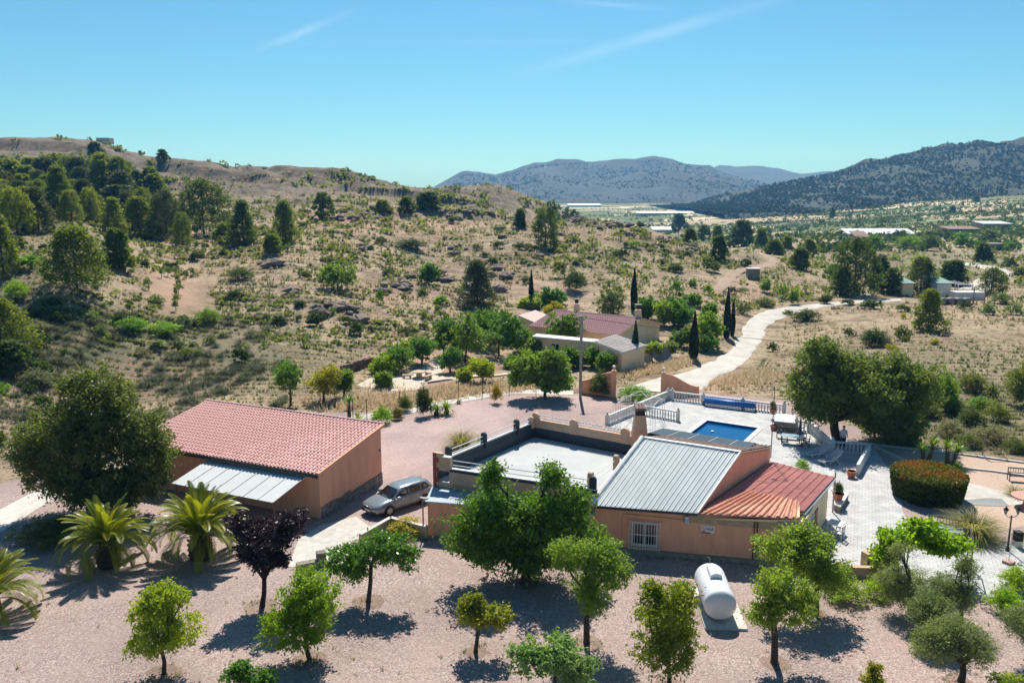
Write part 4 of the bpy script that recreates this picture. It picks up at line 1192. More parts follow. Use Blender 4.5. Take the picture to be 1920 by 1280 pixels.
# bleached tile porch roof and awning behind the back parapet
bk = V3((-lt.y, lt.x))
porch = MB().slab([up(L2 + bk * .15 + lt * .3, 3.9), up(TR + bk * .15 - lt * 1.0, 3.9), up(TR + bk * 2.1 - lt * 1.0, 3.6), up(L2 + bk * 2.1 + lt * .3, 3.6)], .12).build('porch_roof', WALL_T, villa)
tiled_roof(porch, up(TR + bk * .15 - lt * 1.0, 3.93), up(L2 + bk * .15 + lt * .3, 3.93), up(TR + bk * 2.1 - lt * 1.0, 3.63), up(L2 + bk * 2.1 + lt * .3, 3.63), .26, .65, .07, TILE_W, seed=4)
for t_ in (.08, .5, .9): MB().bar(up(L2 + bk * 1.9 + lt * LT * t_, 0), up(L2 + bk * 1.9 + lt * LT * t_, 3.5), .25, .25).build('porch_post', WALL_T, villa)
# right edge of the terrace: two short piers along the metal roof, white half-round capping
for (px_, w_, m_) in (((1155, 884, FLOOR), .5, WALL_T), ((1107, 918, FLOOR), .42, WALL_T)):
    p = at(*px_).xy; pillar(p, 1.12, w_, m_, R(62), .26)
e0, e1 = at(1112, 944, 2.98), at(1206, 822, 5.0)
MB().bar(up(at(1107, 918, FLOOR).xy, FLOOR + .75), up(at(1155, 884, FLOOR).xy, FLOOR + .8), .03, .03).build('rail', WHITE, villa)
MB().bar(up(at(1107, 918, FLOOR).xy, FLOOR + .4), up(at(1155, 884, FLOOR).xy, FLOOR + .45), .03, .03).build('rail', WHITE, villa)
# block under the metal roof
Mb0, Mb1 = R1.xy, R2.xy
fz = 2.86
MB().prism([M0, M1, Mb1, Mb0], -.05, [fz, fz, 4.9, 4.9]).build('wall', WALL, villa)
me0, me1 = up(M0 + fn * .4, 2.90), up(M1 + fn * .4 + fd * .06, 2.90)
mr0, mr1 = R1.copy(), R2 + up(fd, 0) * .06
NS = 20
msh = MB()
mb_ = MB()
for i in range(NS):
    mb_.slab([lerp(me0, me1, i / NS), lerp(me0, me1, (i + 1) / NS), lerp(mr0, mr1, (i + 1) / NS), lerp(mr0, mr1, i / NS)], .05)
mroof = mb_.build('metal_roof', CONC, villa)
for i in range(NS):
    a, b_ = i / NS, (i + 1) / NS
    q = [lerp(me0, me1, a), lerp(me0, me1, b_), lerp(mr0, mr1, b_), lerp(mr0, mr1, a)]
    L_ = .035
    q = [p + V3((0, 0, L_)) for p in q]
    s_ = MB().slab(q, .02)
    for k in (.0, .5):
        s_.bar(lerp(q[0], q[1], k + .05) + V3((0, 0, .025)), lerp(q[3], q[2], k + .05) + V3((0, 0, .025)), .05 if k == 0 else .02, .075 if k == 0 else .02)
    s_.build('roof_sheet', METAL, mroof)
for i in range(9):
    a, b_ = lerp(e0, e1, i / 9), lerp(e0, e1, (i + 1.05) / 9)
    MB().tube([a + V3((-.08, 0, .02)), b_ + V3((-.08, 0, .06))], [.15, .17], 8).build('capping_tile', WHITES, mroof)
MB().bar(me1 + V3((0, 0, .05)), mr1 + V3((0, 0, .05)), .08, .14).build('verge_trim', WHITE, mroof)
MB().bar(mr0 + V3((0, 0, .07)), mr1 + V3((0, 0, .07)), .3, .05).build('ridge_flashing', METAL, mroof)
MB().bar(me0 + V3((0, 0, -.07)), me1 + V3((0, 0, -.07)), .09, .09).build('gutter', GUTTER, villa)
# back slope: weathered tiles and solar panels
rd = (R2 - R1).normalized(); bd = V3((-rd.y, rd.x, 0)).normalized()
BS = 4.4
b2 = at(1447, 838, 4.12); b1 = R1 + (b2 - R2)
rr1, rr2 = R1.copy(), R2 + rd * .05
bs = MB().slab([rr1, rr2, b2, b1], .12).build('back_roof', WALL_T, villa)
tiled_roof(bs, rr2, rr1, b2, b1, .26, .46, .075, TILE_B, seed=9)
MB().prism([R1.xy, R2.xy, lerp(R2, b2, .96).xy, lerp(R1, b1, .96).xy], -.05, [4.85, 4.85, 4.0, 4.0]).build('rear_wall', WALL, villa)
s0, s1, s2, s3 = at(1214, 811, 4.72), at(1404, 840, 4.72), at(1419, 830, 4.42), at(1241, 802, 4.42)
for i in range(5):
    a, b_ = i / 5 + .004, (i + 1) / 5 - .004
    q = [lerp(s0, s1, a), lerp(s0, s1, b_), lerp(s3, s2, b_), lerp(s3, s2, a)]
    pn = MB().slab([p + V3((0, 0, -.004)) for p in q], .07).build('solar_panel', BLACK, villa)
    c_ = sum(q, V3((0, 0, 0))) / 4
    MB().slab([lerp(c_, p, .95) + V3((0, 0, .004)) for p in q], .004).build('cell_sheet', PANELM, pn)
    MB().slab([q[0] + V3((0, 0, .006)), lerp(q[0], q[1], .025) + V3((0, 0, .006)), lerp(q[3], q[2], .025) + V3((0, 0, .006)), q[3] + V3((0, 0, .006))], .004).build('frame_edge', WHITE, pn)
for p, q in ((s0, s1), (s3, s2)): MB().bar(p + V3((0, 0, -.16)), q + V3((0, 0, -.16)), .06, .16).build('panel_rail', BLACK, villa)
# chimney with tiled cowl
cb = at(1199, 815, 4.3)
ch = MB(); ch.prism([(cb.x - .5, cb.y - .4), (cb.x + .5, cb.y - .4), (cb.x + .5, cb.y + .45), (cb.x - .5, cb.y + .45)], 3.0, 4.4)
ch.add([(cb.x - .5, cb.y - .4, 4.4), (cb.x + .5, cb.y - .4, 4.4), (cb.x + .5, cb.y + .45, 4.4), (cb.x - .5, cb.y + .45, 4.4), (cb.x - .36, cb.y - .3, 5.75), (cb.x + .36, cb.y - .3, 5.75), (cb.x + .36, cb.y + .35, 5.75), (cb.x - .36, cb.y + .35, 5.75)],
       [(4, 5, 6, 7), (0, 1, 5, 4), (1, 2, 6, 5), (2, 3, 7, 6), (3, 0, 4, 7)])
cho = ch.build('chimney', WALL_T, villa)
MB().box((cb.x, cb.y + .02, 5.98), (.62, .5, .46)).build('flue', BLACK, cho)
for s_ in (-1, 0, 1):
    MB().tube([(cb.x + s_ * .24, cb.y - .45, 6.22), (cb.x + s_ * .24, cb.y + .5, 6.36)], [.12, .13], 7).build('cowl_tile', TILE_B, cho)
# right block with red and orange tiled roofs
E1r = at(1564, 896, 2.82); E2r = at(1506, 961, 2.82); W1r = at(1446, 866, 3.15)
W2r = at(1318, 957, 2.92)
er = (E2r - E1r).normalized()
MB().prism([M1 + fd * .004, F2, (E1r - rd * .3).xy, (W1r + rd * .1).xy], -.05, [2.6, 2.6, 2.6, 2.75]).build('annex_wall', WALL_C, villa)
rr_ = MB().slab([W1r, E1r, E2r, W2r], .10).build('red_roof', WALL_T, villa)
tiled_roof(rr_, W2r, W1r, E2r, E1r, .235, .55, .065, TILE_R, pan=True, seed=12, limit=300, lift=.055)
O1, O2 = at(1314, 962, 2.92), at(1497, 971, 2.92); O3, O4 = at(1497, 941, 3.30), at(1399, 921, 3.36)
orr = MB().slab([O1, O2, O3, O4], .10).build('orange_roof', WALL_T, villa)
tiled_roof(orr, O4 + V3((0, 0, .02)), O3 + V3((0, 0, .02)), O1 + V3((0, 0, .02)), O2 + V3((0, 0, .02)), .34, 1.3, .10, TILE_O, pan=True, seed=13, lift=.012)
MB().add([up(O1.xy, 2.6), up(O2.xy, 2.6), O2 + V3((0, 0, -.1)), O3 + V3((0, 0, -.1)), up(O3.xy, 2.6)], [(0, 1, 2), (1, 4, 3, 2)]).bar(up(O2.xy, 2.76), up(O3.xy, 3.0), .12, .5).build('orange_roof_gable', WALL_C, villa)
MB().bar(O1 + V3((0, 0, -.02)) + up(fn, 0) * .06, O2 + V3((0, 0, -.02)) + up(fn, 0) * .06, .07, .09).build('eave_tiles', TILE_R, villa)
gpx = lerp(E2r, E1r, 0) + rd * .06
MB().bar(gpx + V3((0, 0, -.09)), E1r + rd * .06 + V3((0, 0, -.06)), .11, .10).build('gutter', WHITE, villa)
# front wall details: cream band, window with white bars, sign, lamp, pipes, plinth
P_ = lambda x, z, o: up(F1 + fd * x, z) + up(fn, 0) * o
def fx(px, py, z): return (at(px, py, z).xy - F1).dot(fd)
XE = (F2 - F1).length
xa = fx(1278, 1010, 1.4)
MB().bar(P_(xa, 2.45, .012), P_(XE - .02, 2.42, .012), .02, .52).build('cream_band', BAND, villa)
xm0, xm1 = (M0 - F1).dot(fd), (M1 - F1).dot(fd)
MB().bar(P_(xm1 + .02, 1.1, .006), P_(XE - .01, 1.08, .006), .01, 2.2).build('annex_front', WALL, villa)
MB().bar(P_(xm0 - 3, .16, .10), P_(XE, .12, .10), .22, .34).build('plinth', CONC, villa)
x0_, x1_ = fx(1183, 1040, 0) + .05, fx(1228, 1040, 0) + .05
window(villa, F1 + fn * .02, up(fd, 0), up(fn, 0), x0_, x1_, .62, 1.92, mull=1, grille=True)
xs = fx(1325, 1040, .3) + .0
sg = MB().bar(P_(xs - .37, 1.86, .03), P_(xs + .37, 1.86, .03), .03, .46).build('wall_sign', WHITE, villa)
sg['label'] = 'white wall sign with ring logo, blue lettering and red band'
SBL = paint('sign_blue', (.05, .06, .16), .6, var=.1); SRD = paint('sign_red', (.25, .015, .02), .6, var=.1)
MB().bar(P_(xs - .37, 1.66, .048), P_(xs + .17, 1.66, .048), .012, .07).build('red_band', SRD, sg)
rg = MB()
for i in range(14):
    a, b_ = 2 * math.pi * i / 14, 2 * math.pi * (i + 1) / 14
    rg.bar(P_(xs - .22 + .085 * math.cos(a), 1.94 + .085 * math.sin(a), .05), P_(xs - .22 + .085 * math.cos(b_), 1.94 + .085 * math.sin(b_), .05), .012, .035, up=up(fn, 0).cross(P_(math.cos((a + b_) / 2), math.sin((a + b_) / 2), 0) - P_(0, 0, 0)))
rg.build('ring_logo', SBL, sg)
tx = MB()                                                         # the block lettering, too far away to read
for i, (w_, h_, z_) in enumerate(((.06, .10, 1.93), (.05, .07, 1.91), (.05, .10, 1.93), (.05, .07, 1.91), (.06, .12, 1.94))):
    tx.bar(P_(xs - .06 + i * .08, z_ - h_ / 2, .05), P_(xs - .06 + i * .08, z_ + h_ / 2, .05), w_ * .6, .012, up=up(fn, 0))
tx.bar(P_(xs - .06, 1.86, .05), P_(xs + .3, 1.86, .05), .012, .03).bar(P_(xs - .3, 1.77, .05), P_(xs - .14, 1.77, .05), .012, .05)
tx.build('lettering', SBL, sg)
xl = fx(1285, 1040, .3)
MB().box(P_(xl, 2.5, .12), (.2, .26, .22), math.atan2(fd.y, fd.x)).tube([P_(xl, 2.42, .2), P_(xl, 2.22, .3)], [.1, .14], 8).build('wall_lamp', WHITE, villa)
MB().tube([P_(fx(1166, 1030, 0), .2, .03), P_(fx(1166, 1030, 0), 2.25, .03), P_(fx(1170, 1030, 0), 2.4, .03), P_(xl - .1, 2.33, .03)], .02, 5).build('conduit', WALL_T, villa)
for o_ in (0, .16):
    xp = fx(1410, 1055, 0) + o_
    MB().tube([P_(xp, .25, .06), P_(xp, 2.62, .06)], .028, 6).build('pipe', BLACK, villa)
# right side of the annex: doors, post
d2, n2 = wall_frame(F2, (E1r - rd * .3).xy)
window(villa, F2, d2, n2, 2.4, 3.1, .3, 2.1, frame=WHITE, mull=0)
dr = MB().bar(up(F2, 1.05) + d2 * 3.5 + n2 * .03, up(F2, 1.05) + d2 * 4.4 + n2 * .03, .05, 2.05).build('door', WOOD, villa)
MB().box(up(F2, 1.05) + d2 * 4.3 + n2 * .09, (.03, .06, .12)).build('handle', STEEL, dr)
pp_ = at(1561, 960)
MB().tube([up(pp_.xy, 0), up(pp_.xy, 2.8)], .05, 8).build('downpipe', STEEL, villa)
# antenna mast on the roof corner
ap = at(1445, 858, 3.3)
ant = thing('antenna_mast', ap, 'tall thin antenna mast at the villa roof corner near the pool', 'antenna')
MB().tube([ap, ap + V3((0, 0, 4.9))], [.035, .025], 6).build('mast', STEEL, ant)
an = MB().bar(ap + V3((-.95, 0, 4.62)), ap + V3((.1, 0, 4.7)), .05, .05)
for i in range(6): an.bar(ap + V3((-.9 + i * .17, -.28, 4.63)), ap + V3((-.9 + i * .17, .28, 4.63)), .02, .02)
an.build('aerial', STEEL, ant)

# ------------------------------------------------------------------ the pool and its terrace
PW = [up(p, 0) for p in POOL]
WATER = None
m, t, N, L = nt_new('pool_water')
out = N('ShaderNodeOutputMaterial'); b = N('ShaderNodeBsdfPrincipled'); L(b.outputs[0], out.inputs['Surface'])
b.inputs['Base Color'].default_value = (.005, .16, .46, 1); b.inputs['Roughness'].default_value = .04; b.inputs['IOR'].default_value = 1.33
b.inputs['Transmission Weight'].default_value = .55
no = N('ShaderNodeTexNoise'); no.inputs['Scale'].default_value = 2.4; no.inputs['Detail'].default_value = 3
bp = N('ShaderNodeBump'); bp.inputs['Strength'].default_value = .12; bp.inputs['Distance'].default_value = .05
L(no.outputs['Fac'], bp.inputs['Height']); L(bp.outputs[0], b.inputs['Normal'])
WATER = m
LINER = pavers('blue_mosaic', (.010, .17, .50), (.012, .20, .55), (.03, .26, .58), .12, .12, R(23), .3, .006)
c = [Vector(p) for p in POOLX]; pl = MB()
P0 = [V3((p[0], p[1], .012)) for p in c]; P1 = [V3((p[0], p[1], -1.5)) for p in c]
pl.add(P0 + P1, [(4, 7, 6, 5)] + [(i, 4 + i, 4 + (i + 1) % 4, (i + 1) % 4) for i in range(4)])
pool = thing('swimming_pool', up(sum((Vector(p) for p in POOL), Vector((0, 0))) / 4, 0), 'rectangular blue swimming pool set in the white terrace', 'pool')
bas = pl.build('basin', LINER, pool)
bas.data.flip_normals() if False else None
MB().add([V3((p[0], p[1], -.16)) for p in c], [(3, 2, 1, 0)]).build('water', WATER, pool)
for i in range(4):
    a, b_ = up(POOLX[i], .045), up(POOLX[(i + 1) % 4], .045)
    n = 12 if (a - b_).length > 6 else 8
    dd = (b_ - a).normalized(); oo = V3((-dd.y, dd.x, 0))
    cc = up(sum((Vector(p) for p in POOL), Vector((0, 0))) / 4, 0)
    if (a + oo - cc).length < (a - oo - cc).length: oo = -oo
    for k in range(n):
        MB().bar(lerp(a - dd * .0, b_, k / n) + oo * .12 + dd * .012, lerp(a, b_, (k + 1) / n) + oo * .12 - dd * .012, .42, .05).build('coping_stone', WHITES, pool)
fl = at(1336, 806); MB().lathe(up(fl.xy, -.17), [(.05, 0), (.14, .04), (.14, .1), (.03, .14)], 10).build('floating_dispenser', WHITE); tag(bpy.data.objects['floating_dispenser'], 'small white dispenser floating in the pool', 'pool float')

BALP = [(.055, 0), (.07, .04), (.045, .10), (.075, .26), (.085, .34), (.05, .52), (.042, .58), (.065, .63), (.065, .68)]
bal_me = None
def balustrade(label, pts, h=.92, zs=None, posts=True, step=.27, endpost=True, z0=.02):
    """white stone balustrade along ground points: base, rail, posts with caps, each baluster"""
    global bal_me
    pts = [up(p, z0) if len(p) == 2 else V3(p) for p in pts]
    t = thing('balustrade', pts[0], label, 'balustrade')
    if bal_me is None:
        o = MB().lathe((0, 0, 0), BALP, 8).build('baluster', WHITES); bal_me = o.data; bpy.data.objects.remove(o)
    for a, b_ in zip(pts[:-1], pts[1:]):
        d = (b_ - a); n = max(2, int(d.length / step))
        MB().bar(a + V3((0, 0, .04)), b_ + V3((0, 0, .04)), .2, .08).build('base', WHITES, t)
        MB().bar(a + V3((0, 0, h - .08)), b_ + V3((0, 0, h - .08)), .22, .12).build('handrail', WHITES, t)
        for i in range(n):
            p = lerp(a, b_, (i + .5) / n) + V3((0, 0, .08))
            o = bpy.data.objects.new('baluster', bal_me); _link(o, t, p); o.scale.z = (h - .22) / .68
    if posts:
        for p in pts if endpost else pts[:-1]:
            MB().box(p + V3((0, 0, h * .52)), (.3, .3, h * 1.06), R(-23)).build('post', WHITES, t)
            MB().lathe(p + V3((0, 0, h * 1.05)), [(.19, 0), (.19, .05), (.08, .08), (.11, .16), (.09, .24), (.01, .3)], 8).build('finial', WHITES, t)
    return t
bA, bB, bC, bD = at(1138, 797), at(1252, 749), at(1318, 757), at(1392, 766)
balustrade('white balustrade from the porch up to the gate corner of the terrace', [up(bA, .02).xy, lerp(bA, bB, .45).xy, bB.xy])
balustrade('long white balustrade along the far edge of the pool terrace behind blue roller', [(bB + V3((.4, -.15, 0))).xy, bC.xy, bD.xy, at(1470, 776).xy])
balustrade('short white balustrade with end post just behind the chimney', [at(1205, 777).xy, at(1271, 789).xy])
balustrade('white balustrade in tree shade beside the two sun loungers', [at(1552, 846).xy, at(1560, 847).xy, at(1626, 851).xy], endpost=False)
balustrade('small white balustrade between stone planter and terrace steps', [at(1492, 806).xy, at(1517, 809).xy])
sa, sb = at(1518, 811), at(1551, 840)
balustrade('sloping white balustrade beside the terrace steps under the tree', [up(sa.xy, .15), up(sb.xy, .02)], posts=False)
w0, w1 = at(1629, 853), at(1607, 893)
sw = MB().prism([w0.xy + V3((-.12, 0)), w0.xy + V3((.12, 0)), w1.xy + V3((.12, 0)), w1.xy + V3((-.12, 0))], 0, [1.0, 1.0, .95, .95])
tag(sw.build('garden_wall', WHITES), 'low solid white wall closing the shaded terrace corner', 'wall')
# stone planter
pq = [at(1452, 806).xy, at(1489, 810).xy, at(1489, 795).xy, at(1455, 792).xy]
pt = thing('stone_planter', up(pq[0], 0), 'rounded grey stone planter at the terrace edge by the pool', 'planter')
rng = random.Random(9)
for j in range(4):
    for i in range(6):
        for (A_, B_) in ((pq[0], pq[1]), (pq[3], pq[0])):
            if (A_ is pq[3]) and i > 2: continue
            n = 6 if A_ is pq[0] else 3
            a, b_ = lerp(up(A_, 0), up(B_, 0), i / n), lerp(up(A_, 0), up(B_, 0), (i + 1) / n)
            MB().bar(lerp(a, b_, .03) + V3((0, 0, .1 + j * .2)), lerp(a, b_, .97) + V3((0, 0, .1 + j * .2)), .16 + rng.uniform(-.03, .03), .18).build('stone', STONEW, pt)
MB().prism(pq, .0, .78).build('core', CONC, pt)
MB().prism(grow(pq, .06), .8, .87).build('cap', WHITES, pt)
# pool cover roller
ra, rb = at(1318, 757) + V3((0, -.7, .55)), at(1411, 768) + V3((0, -.7, .55))
ro = thing('pool_cover_roller', up(ra.xy, 0), 'rolled blue pool cover on trestles along the far balustrade', 'pool cover')
MB().tube([ra, rb], .29, 14).build('cover_roll', BLUEM, ro, True)
MB().tube([ra - (rb - ra) * .03, rb + (rb - ra) * .03], .05, 8).build('axle', STEEL, ro)
for p in (ra - (rb - ra) * .02, rb + (rb - ra) * .02):
    MB().tube([up((p + V3((.0, -.35, 0))).xy, .02), p, up((p + V3((0, .35, 0))).xy, .02)], .03, 6).lathe(up(p.xy, .02), [(.09, 0), (.09, .12)], 8).build('trestle', BLACK, ro)
# white metal gazebo frame
gc = at(1200, 795); GZ_ = thing('gazebo_frame', gc, 'bare white metal gazebo frame standing by the chimney', 'gazebo frame')
ga = R(-25); gx_, gy_ = V3((math.cos(ga), math.sin(ga), 0)), V3((-math.sin(ga), math.cos(ga), 0))
cs = [gc + gx_ * a * 1.6 + gy_ * b_ * 1.6 for a, b_ in ((-1, -1), (1, -1), (1, 1), (-1, 1))]
ap_ = gc + V3((0, 0, 3.1))
for i, p in enumerate(cs):
    lg = MB()
    for o_ in (gx_ * .22, -gx_ * .22, V3((0, 0, 0))): lg.tube([p + o_, p + o_ + V3((0, 0, 2.15))], .022, 5)
    for z in (.5, 1.1, 1.7): lg.tube([p - gx_ * .22 + V3((0, 0, z)), p + gx_ * .22 + V3((0, 0, z))], .015, 4)
    lg.build('leg', WHITE, GZ_)
    q = cs[(i + 1) % 4]
    MB().tube([p + V3((0, 0, 2.15)), lerp(p, q, .5) + V3((0, 0, 2.42)), q + V3((0, 0, 2.15))], .022, 5).build('eave_hoop', WHITE, GZ_)
    MB().tube([p + V3((0, 0, 2.15)), lerp(p, ap_, .5) + V3((0, 0, 1.25)), ap_], .022, 5).build('roof_rib', WHITE, GZ_)

# ------------------------------------------------------------------ garden furniture
LOUNGE = paint('white_resin', (.66, .67, .68), .5, c2=(.58, .59, .60), scale=3)
MESH_F = paint('grey_mesh_fabric', (.34, .36, .38), .8, c2=(.28, .30, .32), scale=30)
def lounger(px, ang, label):
    P = at(*px); t = thing('sun_lounger', P, label, 'sun lounger', 'sun loungers on the shaded terrace')
    X = V3((math.cos(ang), math.sin(ang), 0)); Y_ = V3((-X.y, X.x, 0)); Q = lambda x, y, z: P + X * x + Y_ * y + V3((0, 0, z))
    for s in (-.33, .33):
        MB().tube([Q(-1.0, s, .30), Q(-.75, s, .36), Q(.25, s, .36), Q(.55, s, .62), Q(.95, s, 1.05)], .035, 6).build('side_rail', LOUNGE, t, True)
        MB().tube([Q(-.85, s, .33), Q(-.7, s, .03), Q(-.35, s, .12), Q(.1, s, .36)], .035, 6).build('leg', LOUNGE, t, True)
        MB().tube([Q(.9, s, .03), Q(.6, s, .04), Q(.35, s, .36)], .035, 6).build('leg', LOUNGE, t, True)
        MB().tube([Q(-.1, s, .36), Q(-.02, s * 1.1, .58), Q(.35, s * 1.1, .62), Q(.55, s, .56)], .03, 6).build('armrest', LOUNGE, t, True)
    MB().slab([Q(-1.0, -.3, .33), Q(-1.0, .3, .33), Q(.25, .3, .38), Q(.25, -.3, .38)], .03).build('seat', MESH_F, t)
    MB().slab([Q(.25, -.3, .38), Q(.25, .3, .38), Q(.95, .3, 1.05), Q(.95, -.3, 1.05)], .03).build('backrest', MESH_F, t)
lounger((1533, 856), R(20), 'white sun lounger with grey mesh nearer the balustrade')
lounger((1556, 869), R(22), 'white sun lounger with grey mesh nearer the camera and red roof')
GLASST = paint('pale_table_glass', (.36, .44, .46), .15, c2=(.30, .38, .40), scale=2, spec=.6)
def table(px, ang, lx, ly, label, top=GLASST, leg=BLACK, h=.73, name='garden_table'):
    P = at(*px); t = thing(name, P, label, 'table')
    X = V3((math.cos(ang), math.sin(ang), 0)); Y_ = V3((-X.y, X.x, 0))
    MB().slab([P + X * a * lx / 2 + Y_ * b_ * ly / 2 + V3((0, 0, h)) for a, b_ in ((-1, -1), (1, -1), (1, 1), (-1, 1))], .03).build('tabletop', top, t)
    for a, b_ in ((-1, -1), (1, -1), (1, 1), (-1, 1)):
        MB().bar(P + X * a * (lx / 2 - .07) + Y_ * b_ * (ly / 2 - .07), P + X * a * (lx / 2 - .07) + Y_ * b_ * (ly / 2 - .07) + V3((0, 0, h - .03)), .05, .05).build('leg', leg, t)
    return t
def chair(px, ang, label, mat=DARKW, cat='chair', group=None, w=.5, h=.9):
    P = at(*px); t = thing('garden_chair' if w < 1 else 'garden_bench', P, label, cat, group)
    X = V3((math.cos(ang), math.sin(ang), 0)); Y_ = V3((-X.y, X.x, 0)); Q = lambda x, y, z: P + X * x + Y_ * y + V3((0, 0, z))
    for k in range(4):
        y0_ = -.22 + k * .12
        MB().bar(Q(-w / 2, y0_, .43), Q(w / 2, y0_, .43), .10, .03).build('seat_slat', mat, t)
    for a in (-1, 1):
        MB().bar(Q(a * w / 2, -.24, 0), Q(a * w / 2, -.24, .64), .05, .05).build('leg', mat, t)
        MB().bar(Q(a * w / 2, .22, 0), Q(a * w / 2, .28, h), .05, .05).build('leg', mat, t)
        MB().bar(Q(a * w / 2, -.27, .64), Q(a * w / 2, .25, .64), .06, .04).build('armrest', mat, t)
    MB().bar(Q(-w / 2, .28, h), Q(w / 2, .28, h), .05, .08).build('top_rail', mat, t)
    MB().bar(Q(-w / 2, .25, .55), Q(w / 2, .25, .55), .04, .05).build('back_rail', mat, t)
    n = max(3, int(w / .16))
    for k in range(1, n): MB().bar(Q(-w / 2 + w * k / n, .25, .55), Q(-w / 2 + w * k / n, .28, h), .03, .03).build('back_slat', mat, t)
    return t
table((1484, 832), R(-20), 1.7, .95, 'glass topped table in tree shade near the pool')
chair((1470, 826), R(70), 'dark chair at pool side end of the shaded glass table', group='chairs at the shaded table')
chair((1500, 822), R(-20), 'dark chair behind the shaded glass table by the planter', group='chairs at the shaded table')
chair((1511, 838), R(-110), 'dark chair at the tree end of the shaded glass table', group='chairs at the shaded table')
chair((1476, 822), R(-20), 'long dark bench seat at the pool side of the shaded table', BLACK, 'bench', w=1.7)
chair((1505, 830), R(160), 'dark garden chair drawn up to the near side of the shaded table', BLACK)
pr_ = at(1498, 836); ps = thing('folded_parasol', pr_, 'closed dark parasol standing at the shaded glass table', 'parasol')
MB().tube([pr_, pr_ + V3((0, 0, 2.4))], .025, 6).build('pole', STEEL, ps)
MB().tube([pr_ + V3((0, 0, 1.0)), pr_ + V3((0, 0, 1.5)), pr_ + V3((0, 0, 2.45))], [.16, .13, .03], 8).build('canopy', DARKP, ps)
MB().lathe(pr_, [(.28, 0), (.28, .06), (.06, .12)], 10).build('base', CONC, ps)
table((1566, 1000), R(50), .9, .9, 'small white plastic table beside the annex door', WHITE, WHITE)
chair((1572, 1010), R(230), 'white plastic chair tucked against the small white table', WHITE, group='white chairs')
table((1770, 1010), R(-25), 2.0, 1.1, 'glass table before the dark wooden bench right of the vine')
chair((1795, 1004), R(-27), 'long dark wooden bench backed by ornamental grass', DARKW, 'bench', w=2.3)
chair((1735, 1022), R(120), 'dark wooden armchair left of the glass table by the vine', DARKW)
MB().lathe(at(1769, 1007) + V3((0, 0, .735)), [(.10, 0), (.12, .05), (.04, .09)], 8).build('ashtray', BLACK); tag(bpy.data.objects['ashtray'], 'small dark bowl on the glass garden table', 'bowl')
chair((1912, 902), R(-15), 'wrought iron bench at right edge on the gravel', DARKW, 'bench', w=1.5)
PINKS = paint('pink_stone', (.50, .30, .24), .85, c2=(.44, .25, .2), scale=4)
rt = thing('round_table', at(1925, 950), 'round pink stone table cut by right picture edge', 'table')
MB().lathe(at(1925, 950) + V3((0, 0, .68)), [(.95, 0), (1.0, .04), (1.0, .1), (.02, .1)], 20).build('tabletop', PINKS, rt)
MB().lathe(at(1925, 950), [(.45, 0), (.3, .1), (.2, .4), (.35, .68)], 12).build('pedestal', PINKS, rt)
# lamp post with two lanterns
lp = at(1889, 1032); lm_ = thing('lamp_post', lp, 'black double lantern lamp post on the gravel at right', 'lamp post')
LAMPG = paint('smoky_lantern_glass', (.20, .20, .19), .2, spec=.5)
MB().lathe(lp, [(.14, 0), (.12, .15), (.06, .25), (.045, 1.2), (.04, 2.15), (.06, 2.2)], 8).build('pole', DARKW, lm_)
for s in (-1, 1):
    q = lp + V3((s * .36, 0, 2.28))
    MB().tube([lp + V3((0, 0, 2.1)), lp + V3((s * .22, 0, 2.12)), q], .022, 5).build('arm', DARKW, lm_)
    ln = MB().lathe(q, [(.05, 0), (.13, .28), (.02, .29)], 6).build('lantern', LAMPG, lm_)
    MB().lathe(q + V3((0, 0, .28)), [(.17, 0), (.08, .12), (.02, .2)], 6).build('lantern_cap', DARKW, ln)
pb_ = at(1891, 1056); pbo = thing('parasol_stand', pb_, 'thin white pole in a square stone foot on the paving', 'parasol stand')
MB().box(pb_ + V3((0, 0, .09)), (.5, .5, .18), R(30)).build('foot', PINKS, pbo); MB().tube([pb_, pb_ + V3((0, 0, 1.9))], .025, 6).build('pole', WHITE, pbo)
bx_ = at(1907, 1024); bxo = thing('waste_bin', bx_, 'upright black and white box beside the lamp post', 'box')
MB().box(bx_ + V3((0, 0, .2)), (.42, .4, .4)).build('lower_box', WHITE, bxo); MB().box(bx_ + V3((0, 0, .68)), (.42, .4, .56)).build('upper_box', BLACK, bxo)
# terracotta pots
def pot(px, r, label, plant=None, z=0.0):
    P = at(px[0], px[1], z); t = thing('flower_pot', P, label, 'flower pot')
    MB().lathe(P, [(r * .62, 0), (r * .95, r * 1.2), (r * 1.08, r * 1.25), (r * 1.08, r * 1.45), (r * .85, r * 1.45), (r * .8, r * 1.2)], 12).build('pot', TERRA, t)
    if plant:
        o = mesh_obj('plant', with_mat(SHRUB_FINE[0], LM[plant]), None, t, P + V3((0, 0, r * 1.2))); o.scale = (r * 2, r * 2, r * 2.6)
    return t
pot((1449, 775), .33, 'terracotta pot on the balustrade corner by the mast', 'shrubd', .5)
pot((1450, 806), .30, 'terracotta pot at the foot of the stone planter', None)
pot((1596, 895), .36, 'tall terracotta pot against the low white wall', None)
pot((1571, 938), .36, 'terracotta pot with plant on the stone bench by annex', 'shrubd', .45)
sb_ = [at(1563, 957).xy, at(1575, 962).xy, at(1590, 938).xy, at(1578, 932).xy]
sbt = thing('stone_bench', up(sb_[0], 0), 'low stone bench holding a terracotta pot beside the annex', 'stone bench')
MB().prism(sb_, 0, .42).build('core', STONEW, sbt); MB().prism(grow(sb_, .04), .42, .5).build('slab', WHITES, sbt)

